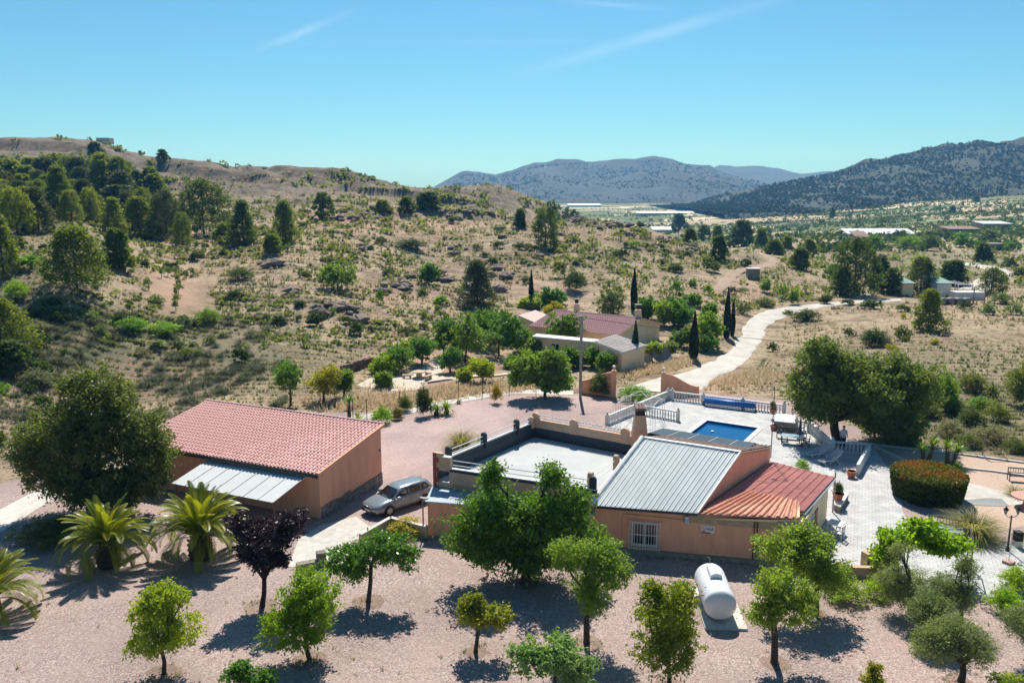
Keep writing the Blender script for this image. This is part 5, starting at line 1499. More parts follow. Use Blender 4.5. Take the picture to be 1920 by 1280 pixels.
# gas tank
TANK = paint('white_tank_enamel', (.70, .72, .75), .38, c2=(.64, .66, .69), scale=1.0, spec=.5)
ta, tb = at(1345, 1172, .0), at(1316, 1092, .0)
ta = V3((ta.x, ta.y, 0)); td = (tb - ta).normalized(); TR_, TL = .74, 3.0
cpos = at(1349, 1170, .0) ; cA = V3((cpos.x, cpos.y, 1.02)) ; cB = cA + td * TL
tank = thing('gas_tank', up(cA.xy, 0), 'white cylindrical gas tank on a concrete pad before the villa', 'gas tank')
prof = [(-.32, .02), (-.30, .27), (-.22, .52), (-.10, .71), (0, .775), (.05, .79), (TL - .05, .79), (TL, .775), (TL + .10, .71), (TL + .22, .48), (TL + .30, .25), (TL + .32, .02)]
MB().tube([cA + td * s_ for s_, r_ in prof], [r_ for s_, r_ in prof], 28).build('tank', TANK, tank, True)
sd_ = V3((td.y, -td.x, 0))
hc = cA + td * (TL * .42) + V3((0, 0, .70)); hm = MB(); hp = []
for i in range(9):
    a = math.pi * i / 8; hp.append((-.3 * math.cos(a), .12 + .22 * math.sin(a)))
k = len(hp)
hm.add([hc + td * s_ + sd_ * x + V3((0, 0, z)) for s_ in (0, 1.15) for x, z in ([(-.3, -.1)] + hp + [(.3, -.1)])], [tuple(range(k + 2)), tuple(reversed(range(k + 2, 2 * k + 4)))] + [(i, i + 1, i + k + 3, i + k + 2) for i in range(k + 1)])
hm.build('valve_hood', TANK, tank)
for s_ in (.5, TL - .5): MB().box(cA + td * s_ + V3((0, 0, -.84)), (.9, .18, .3), math.atan2(td.y, td.x) + math.pi / 2).build('saddle', CONC, tank)
MB().tube([cA + td * (TL + .1) + V3((0, 0, .6)), cA + td * (TL + .1) + V3((0, 0, 1.0)), cA + td * (TL + .1) + V3((-.15, 0, 1.08))], .02, 5).build('vent_pipe', STEEL, tank)
pd = MB(); q0 = cA - td * .55; q1 = cA + td * (TL + .55)
pd.prism([(q0 + sd_ * 1.25).xy, (q0 - sd_ * .8).xy, (q1 - sd_ * .8).xy, (q1 + sd_ * 1.25).xy], 0, .12).build('pad', KERB, tank)

# ------------------------------------------------------------------ car
def make_car():
    fr, rr_w = at(732, 964), at(790, 944)                        # left front and left rear wheel on the ground
    fwd = (fr - rr_w).normalized(); lat = V3((-fwd.y, fwd.x, 0))   # lat: towards the car's left
    if lat.dot(V3((0, -1, 0))) < 0: lat = -lat
    ctr = (fr + rr_w) / 2 - lat * .76
    t = thing('parked_car', ctr, 'grey estate car parked beside the salmon outbuilding', 'car')
    Q = lambda x, y, z: ctr + (fwd * x + lat * y + V3((0, 0, z))) * 1.07
    CARP = paint('grey_metallic', (.22, .265, .30), .22, var=.1, scale=2, metal=.25, spec=.6)
    CGL = paint('car_glass', (.012, .016, .018), .05, var=.1, spec=.7)
    CHR = paint('chrome_trim', (.55, .56, .57), .2, var=.1, metal=.9)
    TYRE = paint('tyre_rubber', (.018, .018, .018), .8, var=.2); RIM = paint('alloy_rim', (.38, .39, .40), .3, var=.1, metal=.7)
    def loft(st, cap=True):
        m = MB(); k = None; o = []
        for x, sec in st:
            ring = [(y, z) for y, z in sec] + [(-y, z) for y, z in reversed(sec)]
            o.append([Q(x, y, z) for y, z in ring]); k = len(ring)
        m.add([p for r in o for p in r], [(i * k + j, i * k + (j + 1) % k, (i + 1) * k + (j + 1) % k, (i + 1) * k + j) for i in range(len(o) - 1) for j in range(k)] + ([tuple(reversed(range(k))), tuple((len(o) - 1) * k + j for j in range(k))] if cap else []))
        return m
    # body: x forward, sections from sill to shoulder to bonnet centre
    S = lambda w, zb, zs, zt, wt: [(w * .80, zb), (w * .97, zb + .08), (w, (zb + zs) / 2 + .05), (w * .965, zs), (wt, zt), (wt * .5, zt + .02)]
    st = [(-2.38, S(.70, .42, .78, .86, .55)), (-2.33, S(.82, .32, .84, .92, .66)), (-2.15, S(.89, .22, .90, .97, .76)), (-1.6, S(.915, .2, .93, .985, .80)), (-.6, S(.915, .18, .92, .97, .80)), (.3, S(.915, .18, .91, .955, .80)),
          (.95, S(.915, .2, .90, .96, .76)), (1.5, S(.905, .2, .84, .915, .74)), (2.0, S(.88, .22, .74, .80, .68)), (2.25, S(.80, .25, .66, .70, .60)), (2.38, S(.62, .34, .56, .60, .45))]
    bd_ = loft(st).build('body', CARP, t, True)
    sub = bd_.modifiers.new('sub', 'SUBSURF'); sub.levels = 1; sub.render_levels = 1
    # cabin
    C_ = lambda w0, w1, z0, z1: [(w0, z0), (w0 * .5 + w1 * .5, z0 * .5 + z1 * .5), (w1, z1 - .05), (w1 * .85, z1), (w1 * .4, z1 + .025)]
    cst = [(-2.2, C_(.70, .60, .95, 1.02)), (-1.85, C_(.78, .60, .96, 1.36)), (-1.55, C_(.80, .61, .965, 1.42)), (-.6, C_(.81, .63, .96, 1.455)), (.05, C_(.81, .62, .95, 1.44)), (.45, C_(.80, .58, .95, 1.36)), (1.0, C_(.77, .56, .95, 1.03)), (1.18, C_(.72, .50, .93, .95))]
    loft(cst).build('cabin', CARP, t, True)
    def strip(name, pts, mat, off=.012, par=t):
        return MB().add([p for p in pts], [tuple(range(len(pts)))]).build(name, mat, par)
    def cabp(x, f, s, o=.02):
        """point on the cabin side at x, fraction f of the height, side s"""
        xs_ = [c_[0] for c_ in cst]; lo = np.interp(x, xs_, [c_[1][0][0] for c_ in cst]); hi = np.interp(x, xs_, [c_[1][2][0] for c_ in cst])
        zl = np.interp(x, xs_, [c_[1][0][1] for c_ in cst]); zh = np.interp(x, xs_, [c_[1][2][1] for c_ in cst])
        return Q(x, s * (lo + (hi - lo) * f + o), zl + (zh - zl) * f)
    for s in (-1, 1):
        for nm, xs4 in (('quarter_window', ((-1.9, .12), (-1.22, .12), (-1.20, .9), (-1.72, .86))), ('rear_window', ((-1.14, .12), (-.28, .12), (-.26, .92), (-1.12, .9))), ('front_window', ((-.18, .12), (.92, .12), (.42, .86), (-.16, .92)))):
            q = [cabp(x, f, s) for x, f in xs4]
            strip(nm, q if s > 0 else q[::-1], CGL)
        MB().tube([cabp(-1.95, .08, s, .03), cabp(.95, .06, s, .03)], .014, 5).build('window_trim', CHR, t)
        MB().tube([Q(-1.75, s * .56, 1.43), Q(-1.2, s * .58, 1.49), Q(-.2, s * .58, 1.50), Q(.25, s * .55, 1.44)], .018, 5).build('roof_rail', CHR, t)
        mi = MB().box(Q(.72, s * .98, .99), (.18, .22, .14), math.atan2(fwd.y, fwd.x)).build('mirror', CARP, t)
        for x in (-.75, .35): MB().bar(Q(x - .1, s * .925, .83), Q(x + .1, s * .925, .83), .03, .03).build('door_handle', CHR, t)
        for x in (-1.18, -.22, .98): MB().bar(Q(x, s * .917, .3), Q(x, s * .905, .88), .008, .012).build('door_seam', BLACK, t)
        hl = MB().add([Q(2.30, s * .46, .63), Q(2.08, s * .80, .66), Q(1.92, s * .855, .73), Q(2.06, s * .72, .755), Q(2.27, s * .48, .70)], [(0, 1, 2, 3, 4) if s < 0 else (4, 3, 2, 1, 0)])
        for v_ in hl.v: v_ += fwd * .05 + lat * s * .03 + V3((0, 0, .02))
        hl.build('headlight', paint('headlight_glass', (.5, .52, .54), .1, spec=.7) if s < 0 else bpy.data.materials['headlight_glass'], t)
        MB().box(Q(2.26, s * .62, .38), (.06, .3, .07), math.atan2(fwd.y, fwd.x)).build('fog_light', CHR, t)
    strip('windscreen', [Q(1.15, -.64, .975), Q(1.15, .64, .975), Q(.47, .54, 1.385), Q(.47, -.54, 1.385)], CGL)
    strip('rear_screen', [Q(-2.23, .55, 1.0), Q(-2.23, -.55, 1.0), Q(-1.88, -.5, 1.38), Q(-1.88, .5, 1.38)], CGL)
    MB().bar(Q(2.37, -.46, .60), Q(2.37, .46, .60), .06, .13).build('grille', BLACK, t)
    MB().bar(Q(2.41, -.46, .64), Q(2.41, .46, .64), .02, .025).bar(Q(2.41, -.46, .58), Q(2.41, .46, .58), .02, .02).build('grille_trim', CHR, t)
    em = [Q(2.42 + .02 * e, .08 * math.cos(a), .64 + .08 * math.sin(a)) for e in (0, 1) for a in [2 * math.pi * i / 12 for i in range(12)]]
    MB().add(em, [tuple(range(12)), tuple(range(12, 24))] + [(i, (i + 1) % 12, 12 + (i + 1) % 12, 12 + i) for i in range(12)]).build('emblem', CHR, t)
    MB().bar(Q(2.40, -.27, .43), Q(2.40, .27, .43), .02, .12).build('number_plate', WHITE, t)
    MB().bar(Q(2.33, -.7, .32), Q(2.33, .7, .32), .1, .12).build('lower_intake', BLACK, t)
    for x, y in ((1.40, 1), (1.40, -1), (-1.39, 1), (-1.39, -1)):
        wc = Q(x, y * .80, .33)
        MB().tube([wc - lat * .11, wc + lat * y * .125], .40, 20).build('wheel_arch', BLACK, t)
        wh = MB().tube([wc + lat * y * -.08, wc + lat * y * .10, wc + lat * y * .135], [.33, .33, .29], 20).build('tyre', TYRE, t)
        rm = MB()
        for i in range(10):
            a = 2 * math.pi * i / 10; e_ = fwd * math.cos(a) + V3((0, 0, math.sin(a)))
            rm.bar(wc + lat * y * .142 + e_ * .05, wc + lat * y * .142 + e_ * .225, .05, .02, up=lat)
        rm.tube([wc + lat * y * .12, wc + lat * y * .146], .07, 10)
        rm.build('rim', RIM, wh)
        dk = [wc + lat * y * .1365 + (fwd * math.cos(a) + V3((0, 0, math.sin(a)))) * .235 for a in [2 * math.pi * i / 16 for i in range(16)]]
        MB().add(dk, [tuple(range(16)) if y < 0 else tuple(reversed(range(16)))]).build('brake_disc', STEEL, wh)
    MB().tube([Q(-1.7, 0, 1.46), Q(-1.82, 0, 1.54)], .02, 5).build('aerial', BLACK, t)
    return t
make_car()

# ------------------------------------------------------------------ person in the shade
def person(px):
    """standing figure seen over the balustrade, facing the pool"""
    P = at(*px); t = thing('person', P, 'person in white shirt and dark trousers standing behind the shaded balustrade', 'person')
    nodes = [((0, 0, .98), .16), ((0, .01, 1.2), .15), ((0, .01, 1.40), .165), ((0, 0, 1.52), .06), ((0, -.02, 1.62), .08), ((0, -.03, 1.72), .10), ((0, -.02, 1.81), .07),
             ((.10, 0, .90), .11), ((.11, -.02, .50), .075), ((.11, .02, .10), .048), ((.12, -.12, .04), .04),
             ((-.10, 0, .90), .11), ((-.12, .03, .50), .075), ((-.12, .06, .10), .048), ((-.13, -.08, .04), .04),
             ((.20, .01, 1.42), .065), ((.27, .02, 1.15), .05), ((.24, -.18, 1.0), .038), ((.22, -.26, .98), .035),
             ((-.20, .01, 1.42), .065), ((-.28, .03, 1.15), .05), ((-.27, -.06, .92), .038), ((-.27, -.10, .84), .035)]
    ed = [(0, 1), (1, 2), (2, 3), (3, 4), (4, 5), (5, 6), (0, 7), (7, 8), (8, 9), (9, 10), (0, 11), (11, 12), (12, 13), (13, 14), (2, 15), (15, 16), (16, 17), (17, 18), (2, 19), (19, 20), (20, 21), (21, 22)]
    for bi, base in ((18, (.22, -.26, .98)), (22, (-.27, -.10, .84))):   # five fingers
        for k in range(5):
            a = -.03 + .015 * k; i = len(nodes)
            nodes.append(((base[0] + a, base[1] - .05, base[2] - .03), .010)); nodes.append(((base[0] + a, base[1] - .07, base[2] - .075), .008))
            ed += [(bi, i), (i, i + 1)]
    me_ = bpy.data.meshes.new('body'); me_.from_pydata([n[0] for n in nodes], ed, []); 
    o = bpy.data.objects.new('body', me_); _link(o, t, P)
    sk = o.modifiers.new('skin', 'SKIN')
    for i, n in enumerate(nodes): me_.skin_vertices[0].data[i].radius = (n[1], n[1])
    me_.skin_vertices[0].data[0].use_root = True
    ss = o.modifiers.new('sub', 'SUBSURF'); ss.levels = 1; ss.render_levels = 2
    SK = paint('skin', (.42, .24, .17), .6, var=.1); me_.materials.append(SK)
    SH = paint('white_cotton', (.70, .70, .70), .9, var=.08, scale=6); TRS = paint('dark_trousers', (.03, .03, .04), .9, var=.2)
    MB().tube([P + V3((0, 0, .86)), P + V3((0, .01, 1.0)), P + V3((0, .01, 1.2)), P + V3((0, .01, 1.4)), P + V3((0, 0, 1.5))], [.21, .20, .19, .225, .10], 14).tube([P + V3((.17, .01, 1.44)), P + V3((.27, .02, 1.2))], [.10, .08], 9).tube([P + V3((-.17, .01, 1.44)), P + V3((-.28, .03, 1.2))], [.10, .08], 9).build('shirt', SH, t, True)
    MB().tube([P + V3((.10, 0, .95)), P + V3((.11, -.02, .5)), P + V3((.11, .02, .08))], [.135, .10, .075], 10).tube([P + V3((-.10, 0, .95)), P + V3((-.12, .03, .5)), P + V3((-.12, .06, .08))], [.135, .10, .075], 10).build('trousers', TRS, t, True)
    HR = paint('dark_hair', (.03, .022, .018), .7, var=.2)
    MB().lathe(P + V3((0, .015, 1.70)), [(.112, 0), (.116, .05), (.10, .11), (.05, .15), (.005, .16)], 12).build('hair', HR, t, True)
    for s in (-1, 1): MB().box(P + V3((s * .035, -.125, 1.715)), (.022, .012, .012)).build('eye', BLACK, t)
    MB().tube([P + V3((0, -.115, 1.71)), P + V3((0, -.145, 1.675))], [.008, .014], 5).build('nose', SK, t)
    return t
person((1580, 838))

# ------------------------------------------------------------------ walls, gate piers, pole, fences
def gate_wall(label, a, b_, ha, hb, steps=3):
    A, B_ = at(*a), at(*b_); t = thing('gate_wall', A, label, 'wall')
    d = (B_ - A).normalized(); n = V3((-d.y, d.x, 0)); L_ = (B_ - A).length; k = 8
    pts = [(i / k, ha + (hb - ha) * (0.5 - .5 * math.cos(math.pi * i / k))) for i in range(k + 1)]
    m = MB(); V_ = []
    for s in (-.12, .12): V_ += [A + d * L_ * u + n * s + V3((0, 0, -.1)) for u, h in pts] + [A + d * L_ * u + n * s + V3((0, 0, h)) for u, h in pts]
    q = k + 1; F_ = []
    for i in range(k):
        F_ += [(i, i + 1, q + i + 1, q + i), (2 * q + i + 1, 2 * q + i, 3 * q + i, 3 * q + i + 1), (q + i, q + i + 1, 3 * q + i + 1, 3 * q + i)]
    F_ += [(0, q, 3 * q, 2 * q), (k, 2 * q + k, 3 * q + k, q + k)]
    m.add(V_, F_).build('wall', WALL, t)
    return t, A, B_
g1, A_, B_ = gate_wall('salmon wall curving up to the gate post left of the entrance', (1086, 736), (1150, 744), 1.35, 2.6)
MB().box(B_ + V3((0, 0, 1.4)), (.45, .45, 2.8), R(-20)).build('pier', WALL, g1)
MB().lathe(B_ + V3((0, 0, 2.8)), [(.06, 0), (.05, .2), (.17, .3), (.17, .46), (.02, .55)], 10).build('globe_lamp', WHITE, g1)
g2, A_, B_ = gate_wall('salmon wall sweeping down from the gate post behind the balustrade', (1243, 742), (1310, 742), 2.4, 1.0)
MB().box(A_ + V3((0, 0, 1.25)), (.45, .45, 2.5), R(-20)).build('pier', WALL, g2)
MB().lathe(A_ + V3((0, 0, 2.5)), [(.06, 0), (.05, .2), (.17, .3), (.17, .46), (.02, .55)], 10).build('globe_lamp', WHITE, g2)
dw = thing('driveway_wall', at(720, 975), 'low concrete wall edging the driveway in front of the car', 'wall')
DWM = WALL_T
for (a, b_) in (((676, 1024), (733, 991)), ((733, 991), (802, 1009))):
    A_, B_ = at(*a), at(*b_)
    MB().bar(up(A_, .36), up(B_, .36), .2, .74).build('wall_run', BAND, dw)
    MB().bar(up(A_, .76), up(B_, .76), .26, .07).build('coping', KERB, dw)
for k, (px_, w_, h_) in enumerate((((575, 1066), 1.1, .42), ((603, 1060), .5, .85))):
    P = at(*px_); tag(MB().box(P + V3((0, 0, h_ / 2)), (w_, .45, h_), R(25)).build('stone_block', STONEW), ['pale flat stone block at the foot of the paved ramp', 'upright stone pier beside the paved ramp'][k], 'stone block')
# slim post lamp by the car
pl_ = at(794, 1007); plo = thing('post_lamp', pl_, 'slim grey post lamp at the corner of the low wing', 'lamp post')
MB().tube([pl_, pl_ + V3((0, 0, 2.5))], .045, 7).build('pole', STEEL, plo); MB().box(pl_ + V3((.08, 0, 2.53)), (.5, .2, .08), R(-20)).build('lamp_head', STEEL, plo)
# concrete power pole
pp = at(1088, 746); po = thing('power_pole', pp, 'tall square concrete power pole beside the fig tree', 'power pole')
POLEC = paint('pale_concrete_pole', (.36, .32, .26), .9, c2=(.28, .25, .2), scale=2)
Hp = atY(1088, 592, pp.y).z
MB().prism([(pp.x - .14, pp.y - .12), (pp.x + .14, pp.y - .12), (pp.x + .14, pp.y + .12), (pp.x - .14, pp.y + .12)], -.2, Hp).build('shaft', POLEC, po)
MB().bar(pp + V3((-.35, -.05, Hp - .4)), pp + V3((.35, -.05, Hp - .4)), .08, .1).build('cross_arm', STEEL, po)
for s in (-.3, 0, .3): MB().lathe(pp + V3((s, -.05, Hp - .35)), [(.03, 0), (.06, .06), (.06, .12), (.02, .18)], 7).build('insulator', WHITES, po)
def wire(label, A_, B_, sag, r=.022):
    pts = [lerp(A_, B_, i / 24) + V3((0, 0, -sag * 4 * (i / 24) * (1 - i / 24))) for i in range(25)]
    tag(MB().tube(pts, r, 4).build('overhead_wire', CABLE), label, 'wire')
wire('black overhead wire crossing the road and meadow to the right', pp + V3((.3, 0, Hp - .2)), atY(2300, 640, 98), 2.2)
wire('thin overhead wire crossing before the green roofed house', atY(1560, 520, 165), atY(1990, 538, 150), .8, .02)
wp = ground(1590, 556)
# fence of thin posts and wires along the far edge of the yard
fe = thing('wire_fence', at(700, 785), 'thin green wire fence between yard and orchard', 'fence')
FG = paint('green_fence_post', (.06, .09, .06), .6, var=.2)
fpts = [at(x, y) for x, y in ((662, 786), (688, 787), (750, 771), (803, 765), (860, 748), (905, 741), (955, 736), (1005, 735))]
for p in fpts: MB().tube([p, p + V3((0, 0, 2.0))], .04, 5).build('post', FG, fe)
for z in (.3, .8, 1.3, 1.9):
    m_ = MB()
    for a, b_ in zip(fpts[:-1], fpts[1:]): m_.tube([a + V3((0, 0, z)), b_ + V3((0, 0, z))], .008, 3, False)
    m_.build('wire', FG, fe)
fr_ = thing('corner_fence_post', at(1842, 856), 'braced wooden fence post at the garden edge below the scrub', 'fence post')
P = at(1842, 856); GREYW = paint('grey_wood', (.30, .26, .21), .9, c2=(.22, .19, .15), scale=5)
MB().tube([P, P + V3((0, 0, 1.9))], .05, 6).build('post', GREYW, fr_)
for q in (at(1800, 846), at(1893, 866)): MB().tube([q, P + V3((0, 0, 1.75))], .035, 5).build('brace', GREYW, fr_)
# white edging stones of the garden
for nm, pts in (('garden_kerb', [(1612, 831), (1700, 841), (1800, 852), (1925, 869)]), ('garden_kerb', [(1800, 878), (1860, 884), (1925, 893)]), ('garden_kerb', [(1640, 838), (1700, 866)])):
    m_ = MB()
    for a, b_ in zip(pts[:-1], pts[1:]): m_.bar(at(*a) + V3((0, 0, .06)), at(*b_) + V3((0, 0, .06)), .22, .14)
    tag(m_.build(nm, KERB), kind='structure')
ks = [at(655, 789).xy, at(760, 777).xy, at(860, 754).xy, at(960, 738).xy, at(1075, 740).xy]; ks2 = [at(655, 780).xy, at(760, 768).xy, at(860, 746).xy, at(960, 730).xy, at(1075, 733).xy]
m_ = MB()
for i in range(4): m_.add([up(ks[i], .02), up(ks[i + 1], .02), up(ks2[i + 1], .035), up(ks2[i], .035)], [(0, 1, 2, 3)])
tag(m_.build('stone_strip', CRAZY), kind='structure')
# rubble wall in the orchard, stone by stone
rw = thing('rubble_wall', ground(642, 703), 'low dry stone wall of reddish rubble left of the orchard', 'stone wall')
rng = random.Random(4)
a0, a1 = ground(640, 705), ground(704, 684)
for j in range(3):
    for i in range(15 - j):
        p = lerp(a0, a1, (i + .5 + j * .3) / 15); p.z = hz(p.x, p.y) + .14 + j * .27
        o = MB().box((0, 0, 0), (1, 1, 1)).build('stone', REDST, rw); o.location = p - ORG[rw.name]; o.scale = (rng.uniform(.5, .75), rng.uniform(.35, .5), rng.uniform(.24, .34)); o.rotation_euler = (rng.uniform(-.2, .2), rng.uniform(-.2, .2), math.atan2((a1 - a0).y, (a1 - a0).x) + rng.uniform(-.3, .3))
PATHM = paint('pale_path', (.56, .47, .38), .95, c2=(.48, .40, .32), scale=1.2)
track('orchard_path', [(688, 716), (715, 718), (750, 720), (785, 708), (808, 694), (830, 676)], [2.2, 2.6, 3.0, 2.6, 1.6, 1.1], PATHM, .10)
track('orchard_path', [(780, 718), (830, 713), (880, 708), (955, 703)], [1.6, 1.1, .7, .6], PATHM, .13)
STN = paint('sandstone', (.52, .38, .27), .9, c2=(.44, .31, .21), scale=3)
tp = ground(786, 709); pt_ = thing('picnic_table', tp, 'round sandstone picnic table on the orchard path', 'picnic table')
MB().lathe(tp, [(.35, 0), (.3, .6), (.75, .66), (.75, .76), (.02, .77)], 12).build('table', STN, pt_)
for k, (dx, dy, lb) in enumerate(((-1.3, -.3, 'left'), (1.1, -.7, 'right'), (.9, 1.0, 'far'))):
    P = tp + V3((dx, dy, 0)); bn = thing('stone_bench', P, 'curved sandstone bench on the %s side of the picnic table' % lb, 'bench', 'benches round the picnic table')
    MB().box(P + V3((0, 0, .42)), (1.1, .4, .1), R(60 * k)).build('seat', STN, bn)
    for s in (-.35, .35): MB().box(P + V3((s * math.cos(R(60 * k)), s * math.sin(R(60 * k)), .18)), (.18, .34, .38), R(60 * k)).build('foot', STN, bn)

# ------------------------------------------------------------------ neighbouring villa
def nz(p): return V3((p[0], p[1], 0))
nA, nB = at(1157, 627, 2.6).xy, at(1237, 607, 2.6).xy
nl = (at(1064, 583, 4.1).xy - at(1193, 595, 4.1).xy); nl = nl.normalized() * 13.0
nC, nD = nB + nl, nA + nl
nv = thing('neighbour_villa', up(nA, 0), 'cream villa with mauve tiled gable roof and two chimneys beyond the orchard', 'house')
nm0, nm1 = (nA + nB) / 2, (nC + nD) / 2
MB().prism([nA, nB, nC, nD], -.6, 2.55).add([up(nA, 2.55), up(nB, 2.55), up(nm0, 3.95)], [(0, 1, 2)]).add([up(nC, 2.55), up(nD, 2.55), up(nm1, 3.95)], [(0, 1, 2)]).build('wall', WALL_C, nv)
ov = -nl.normalized() * .3
for (ea, eb) in ((nA, nD), (nB, nC)):
    out_ = (V3((ea.x, ea.y)) - nm0).normalized() * .35
    q = [up(ea + out_ + ov, 2.5), up(eb + out_ - ov, 2.5), up(nm1 - ov, 4.02), up(nm0 + ov, 4.02)]
    r_ = MB().slab(q, .1).build('roof', WALL_C, nv)
    if ea is nA: tiled_roof(r_, q[3], q[2], q[0], q[1], .34, .48, .09, TILE_V, seed=5, limit=0)
    else: tiled_roof(r_, q[2], q[3], q[1], q[0], .34, .48, .09, TILE_V, seed=6, limit=0)
MB().tube([up(nm0 + ov, 4.08), up(nm1 - ov, 4.08)], .13, 7).build('ridge', TILE_V, nv)
for px_ in ((1196, 600), (1081, 588)):
    P = at(px_[0], px_[1], 3.6)
    c_ = MB().prism([(P.x - .4, P.y - .35), (P.x + .4, P.y - .35), (P.x + .4, P.y + .35), (P.x - .4, P.y + .35)], 3.2, 5.0).build('chimney', WALL_C, nv)
    MB().box(P + V3((0, 0, 1.75)), (.5, .4, .5)).build('flue', BLACK, c_); MB().box(P + V3((0, 0, 2.1)), (.95, .85, .12)).build('cap', CONC, c_)
d_, n_ = wall_frame(nA, nB)
window(nv, nA, d_, n_, 3.6, 5.4, .7, 2.1, mull=1, fw=.16); window(nv, nA, d_, n_, 1.6, 2.2, 1.2, 2.0, mull=0, fw=.12)
# tiled front wing and flat wing
wA, wB, wC, wD = at(1167, 662, 2.5), at(1213, 648, 2.5), at(1153, 628, 3.2), at(1112, 641, 3.2)
fw_ = thing('neighbour_annex', up(wA.xy, 0), 'cream annex with pale grey tiled roof in front of neighbouring villa', 'house')
ctr_ = (wA + wB + wC + wD) / 4
ins = [lerp(p, ctr_, .08) for p in (wA, wB, wC, wD)]
MB().prism([p.xy for p in ins], -.5, [2.4, 2.4, 3.0, 3.0]).build('wall', WALL_C, fw_)
r_ = MB().slab([wA, wB, wC, wD], .14).build('roof', WHITES, fw_)
tiled_roof(r_, wD + V3((0, 0, .03)), wC + V3((0, 0, .03)), wA + V3((0, 0, .03)), wB + V3((0, 0, .03)), .36, .7, .08, TILE_G, limit=300, seed=2)
lA, lB = at(1001, 630, 2.6), at(1128, 642, 2.6); bk2 = V3((.35, .94, 0)) * 1.6
MB().prism([lA.xy, lB.xy, (lB + bk2).xy, (lA + bk2).xy], -.5, 2.5).build('low_wing', WALL_C, fw_)
MB().slab([lA + V3((-.2, -.3, .06)), lB + V3((0, -.3, .06)), lB + bk2 + V3((0, 0, .06)), lA + bk2 + V3((-.2, 0, .06))], .16).build('flat_roof', WHITE, fw_)
d_, n_ = wall_frame(lA.xy, lB.xy); window(fw_, lA.xy, d_, n_, 2.5, 3.6, .8, 1.9); 
p0, p1, p2 = at(1004, 605, 2.9), at(1036, 594, 2.9), at(972, 591, 2.9); p3 = p1 + (p2 - p0)
gb_ = thing('flat_roofed_house', up(p0.xy, 0), 'cream block with flat pink roof behind the orchard trees', 'house')
MB().prism([p.xy for p in (p0, p1, p3, p2)], -.5, 2.75).build('wall', WALL_C, gb_); MB().slab([p0, p1, p3, p2], .2).build('roof', TILE_W, gb_)
d_, n_ = wall_frame(p0.xy, p1.xy); window(gb_, p0.xy, d_, n_, 1.0, 2.2, .9, 2.0)
# big satellite dishes by the road
for k, px_ in enumerate(((1240, 682), (1212, 684))):
    P = at(*px_); r_ = 1.25 if k == 0 else .8
    ds = thing('satellite_dish', P, ['large grey satellite dish beside the road', 'smaller grey satellite dish left of the large one'][k], 'satellite dish')
    m_ = MB(); n = 18; nn = V3((.15, -.75, .65)).normalized(); ux = nn.cross(V3((0, 0, 1))).normalized(); uy = nn.cross(ux)
    c0 = P + V3((0, 0, r_ * .95)); V_ = [c0 - nn * .25]; F_ = []
    for j, (rr2, dp) in enumerate(((.5, -.18), (1.0, 0))):
        for i in range(n): V_.append(c0 + (ux * math.cos(2 * math.pi * i / n) + uy * math.sin(2 * math.pi * i / n)) * rr2 * r_ + nn * dp * r_)
    F_ += [(0, 1 + i, 1 + (i + 1) % n) for i in range(n)] + [(1 + i, 1 + n + i, 1 + n + (i + 1) % n, 1 + (i + 1) % n) for i in range(n)]
    m_.add(V_, F_).build('dish', CONC, ds, True); MB().tube([P, c0 - nn * .2], .06, 6).build('mast', STEEL, ds); MB().tube([c0 - uy * r_ * -.9, c0 + nn * r_ * .7], .025, 5).build('feed_arm', STEEL, ds)
sh = ground(1411, 522); k = mpp(sh)
so = thing('block_shed', sh, 'small grey concrete block shed beside the dirt track', 'shed')
MB().box(sh + V3((0, 0, .9)), (22 * k, 2.6, 2.2), R(-8)).build('wall', CONC, so); MB().box(sh + V3((0, 0, 2.06)), (24 * k, 2.9, .14), R(-8)).build('roof', KERB, so)
# green roofed house far right with pergola
TEAL = paint('teal_roof_sheet', (.16, .27, .25), .7, c2=(.13, .22, .2), scale=1)
h0 = ground(1752, 556); k = mpp(h0)
ho = thing('green_roofed_house', h0, 'low white house with green sheet roof among pines at right', 'house')
zb = h0.z
for (xa_, xb_, nm) in ((1693, 1712, 'side_wing'), (1757, 1783, 'main_block')):
    X0, X1 = atY(xa_, 545, h0.y).x, atY(xb_, 545, h0.y).x
    MB().prism([(X0, h0.y), (X1, h0.y), (X1, h0.y + 6), (X0, h0.y + 6)], zb - .5, zb + 2.5).build(nm, WHITES if nm == 'main_block' else WALL_C, ho)
    MB().slab([(X0 - .3, h0.y - .5, zb + 2.6), (X1 + .3, h0.y - .5, zb + 2.6), (X1 + .3, h0.y + 6, zb + 3.3), (X0 - .3, h0.y + 6, zb + 3.3)], .12).build('roof', TEAL, ho)
X0, X1 = atY(1783, 545, h0.y).x, atY(1812, 545, h0.y).x
for i in range(5): MB().bar((X0, h0.y - 2 + i * 1.5, zb + 2.5), (X1, h0.y - 2 + i * 1.5, zb + 2.5), .14, .14).build('pergola_beam', WHITES, ho)
for X in (X0 + .2, X1): 
    for Yy in (h0.y - 2, h0.y + 4): MB().bar((X, Yy, zb - .3), (X, Yy, zb + 2.45), .16, .16).build('pergola_post', WHITES, ho)
MB().box((lerp(V3((X0, 0, 0)), V3((X1, 0, 0)), .2).x, h0.y - 4.5, zb + .5), (5.2, 2.5, 2.0)).build('white_tank', WHITES, ho)
for i in range(4):
    P = ground(1766 + i * 15, 571); tk = thing('water_tank', P, '%s small grey water tank before the green roofed house' % ['leftmost', 'second', 'third', 'rightmost'][i], 'tank', 'water tanks at the green roofed house')
    MB().lathe(P + V3((0, 0, -.1)), [(.75, 0), (.75, 1.1), (.6, 1.25), (.2, 1.3)], 10).build('tank', STEEL, tk)
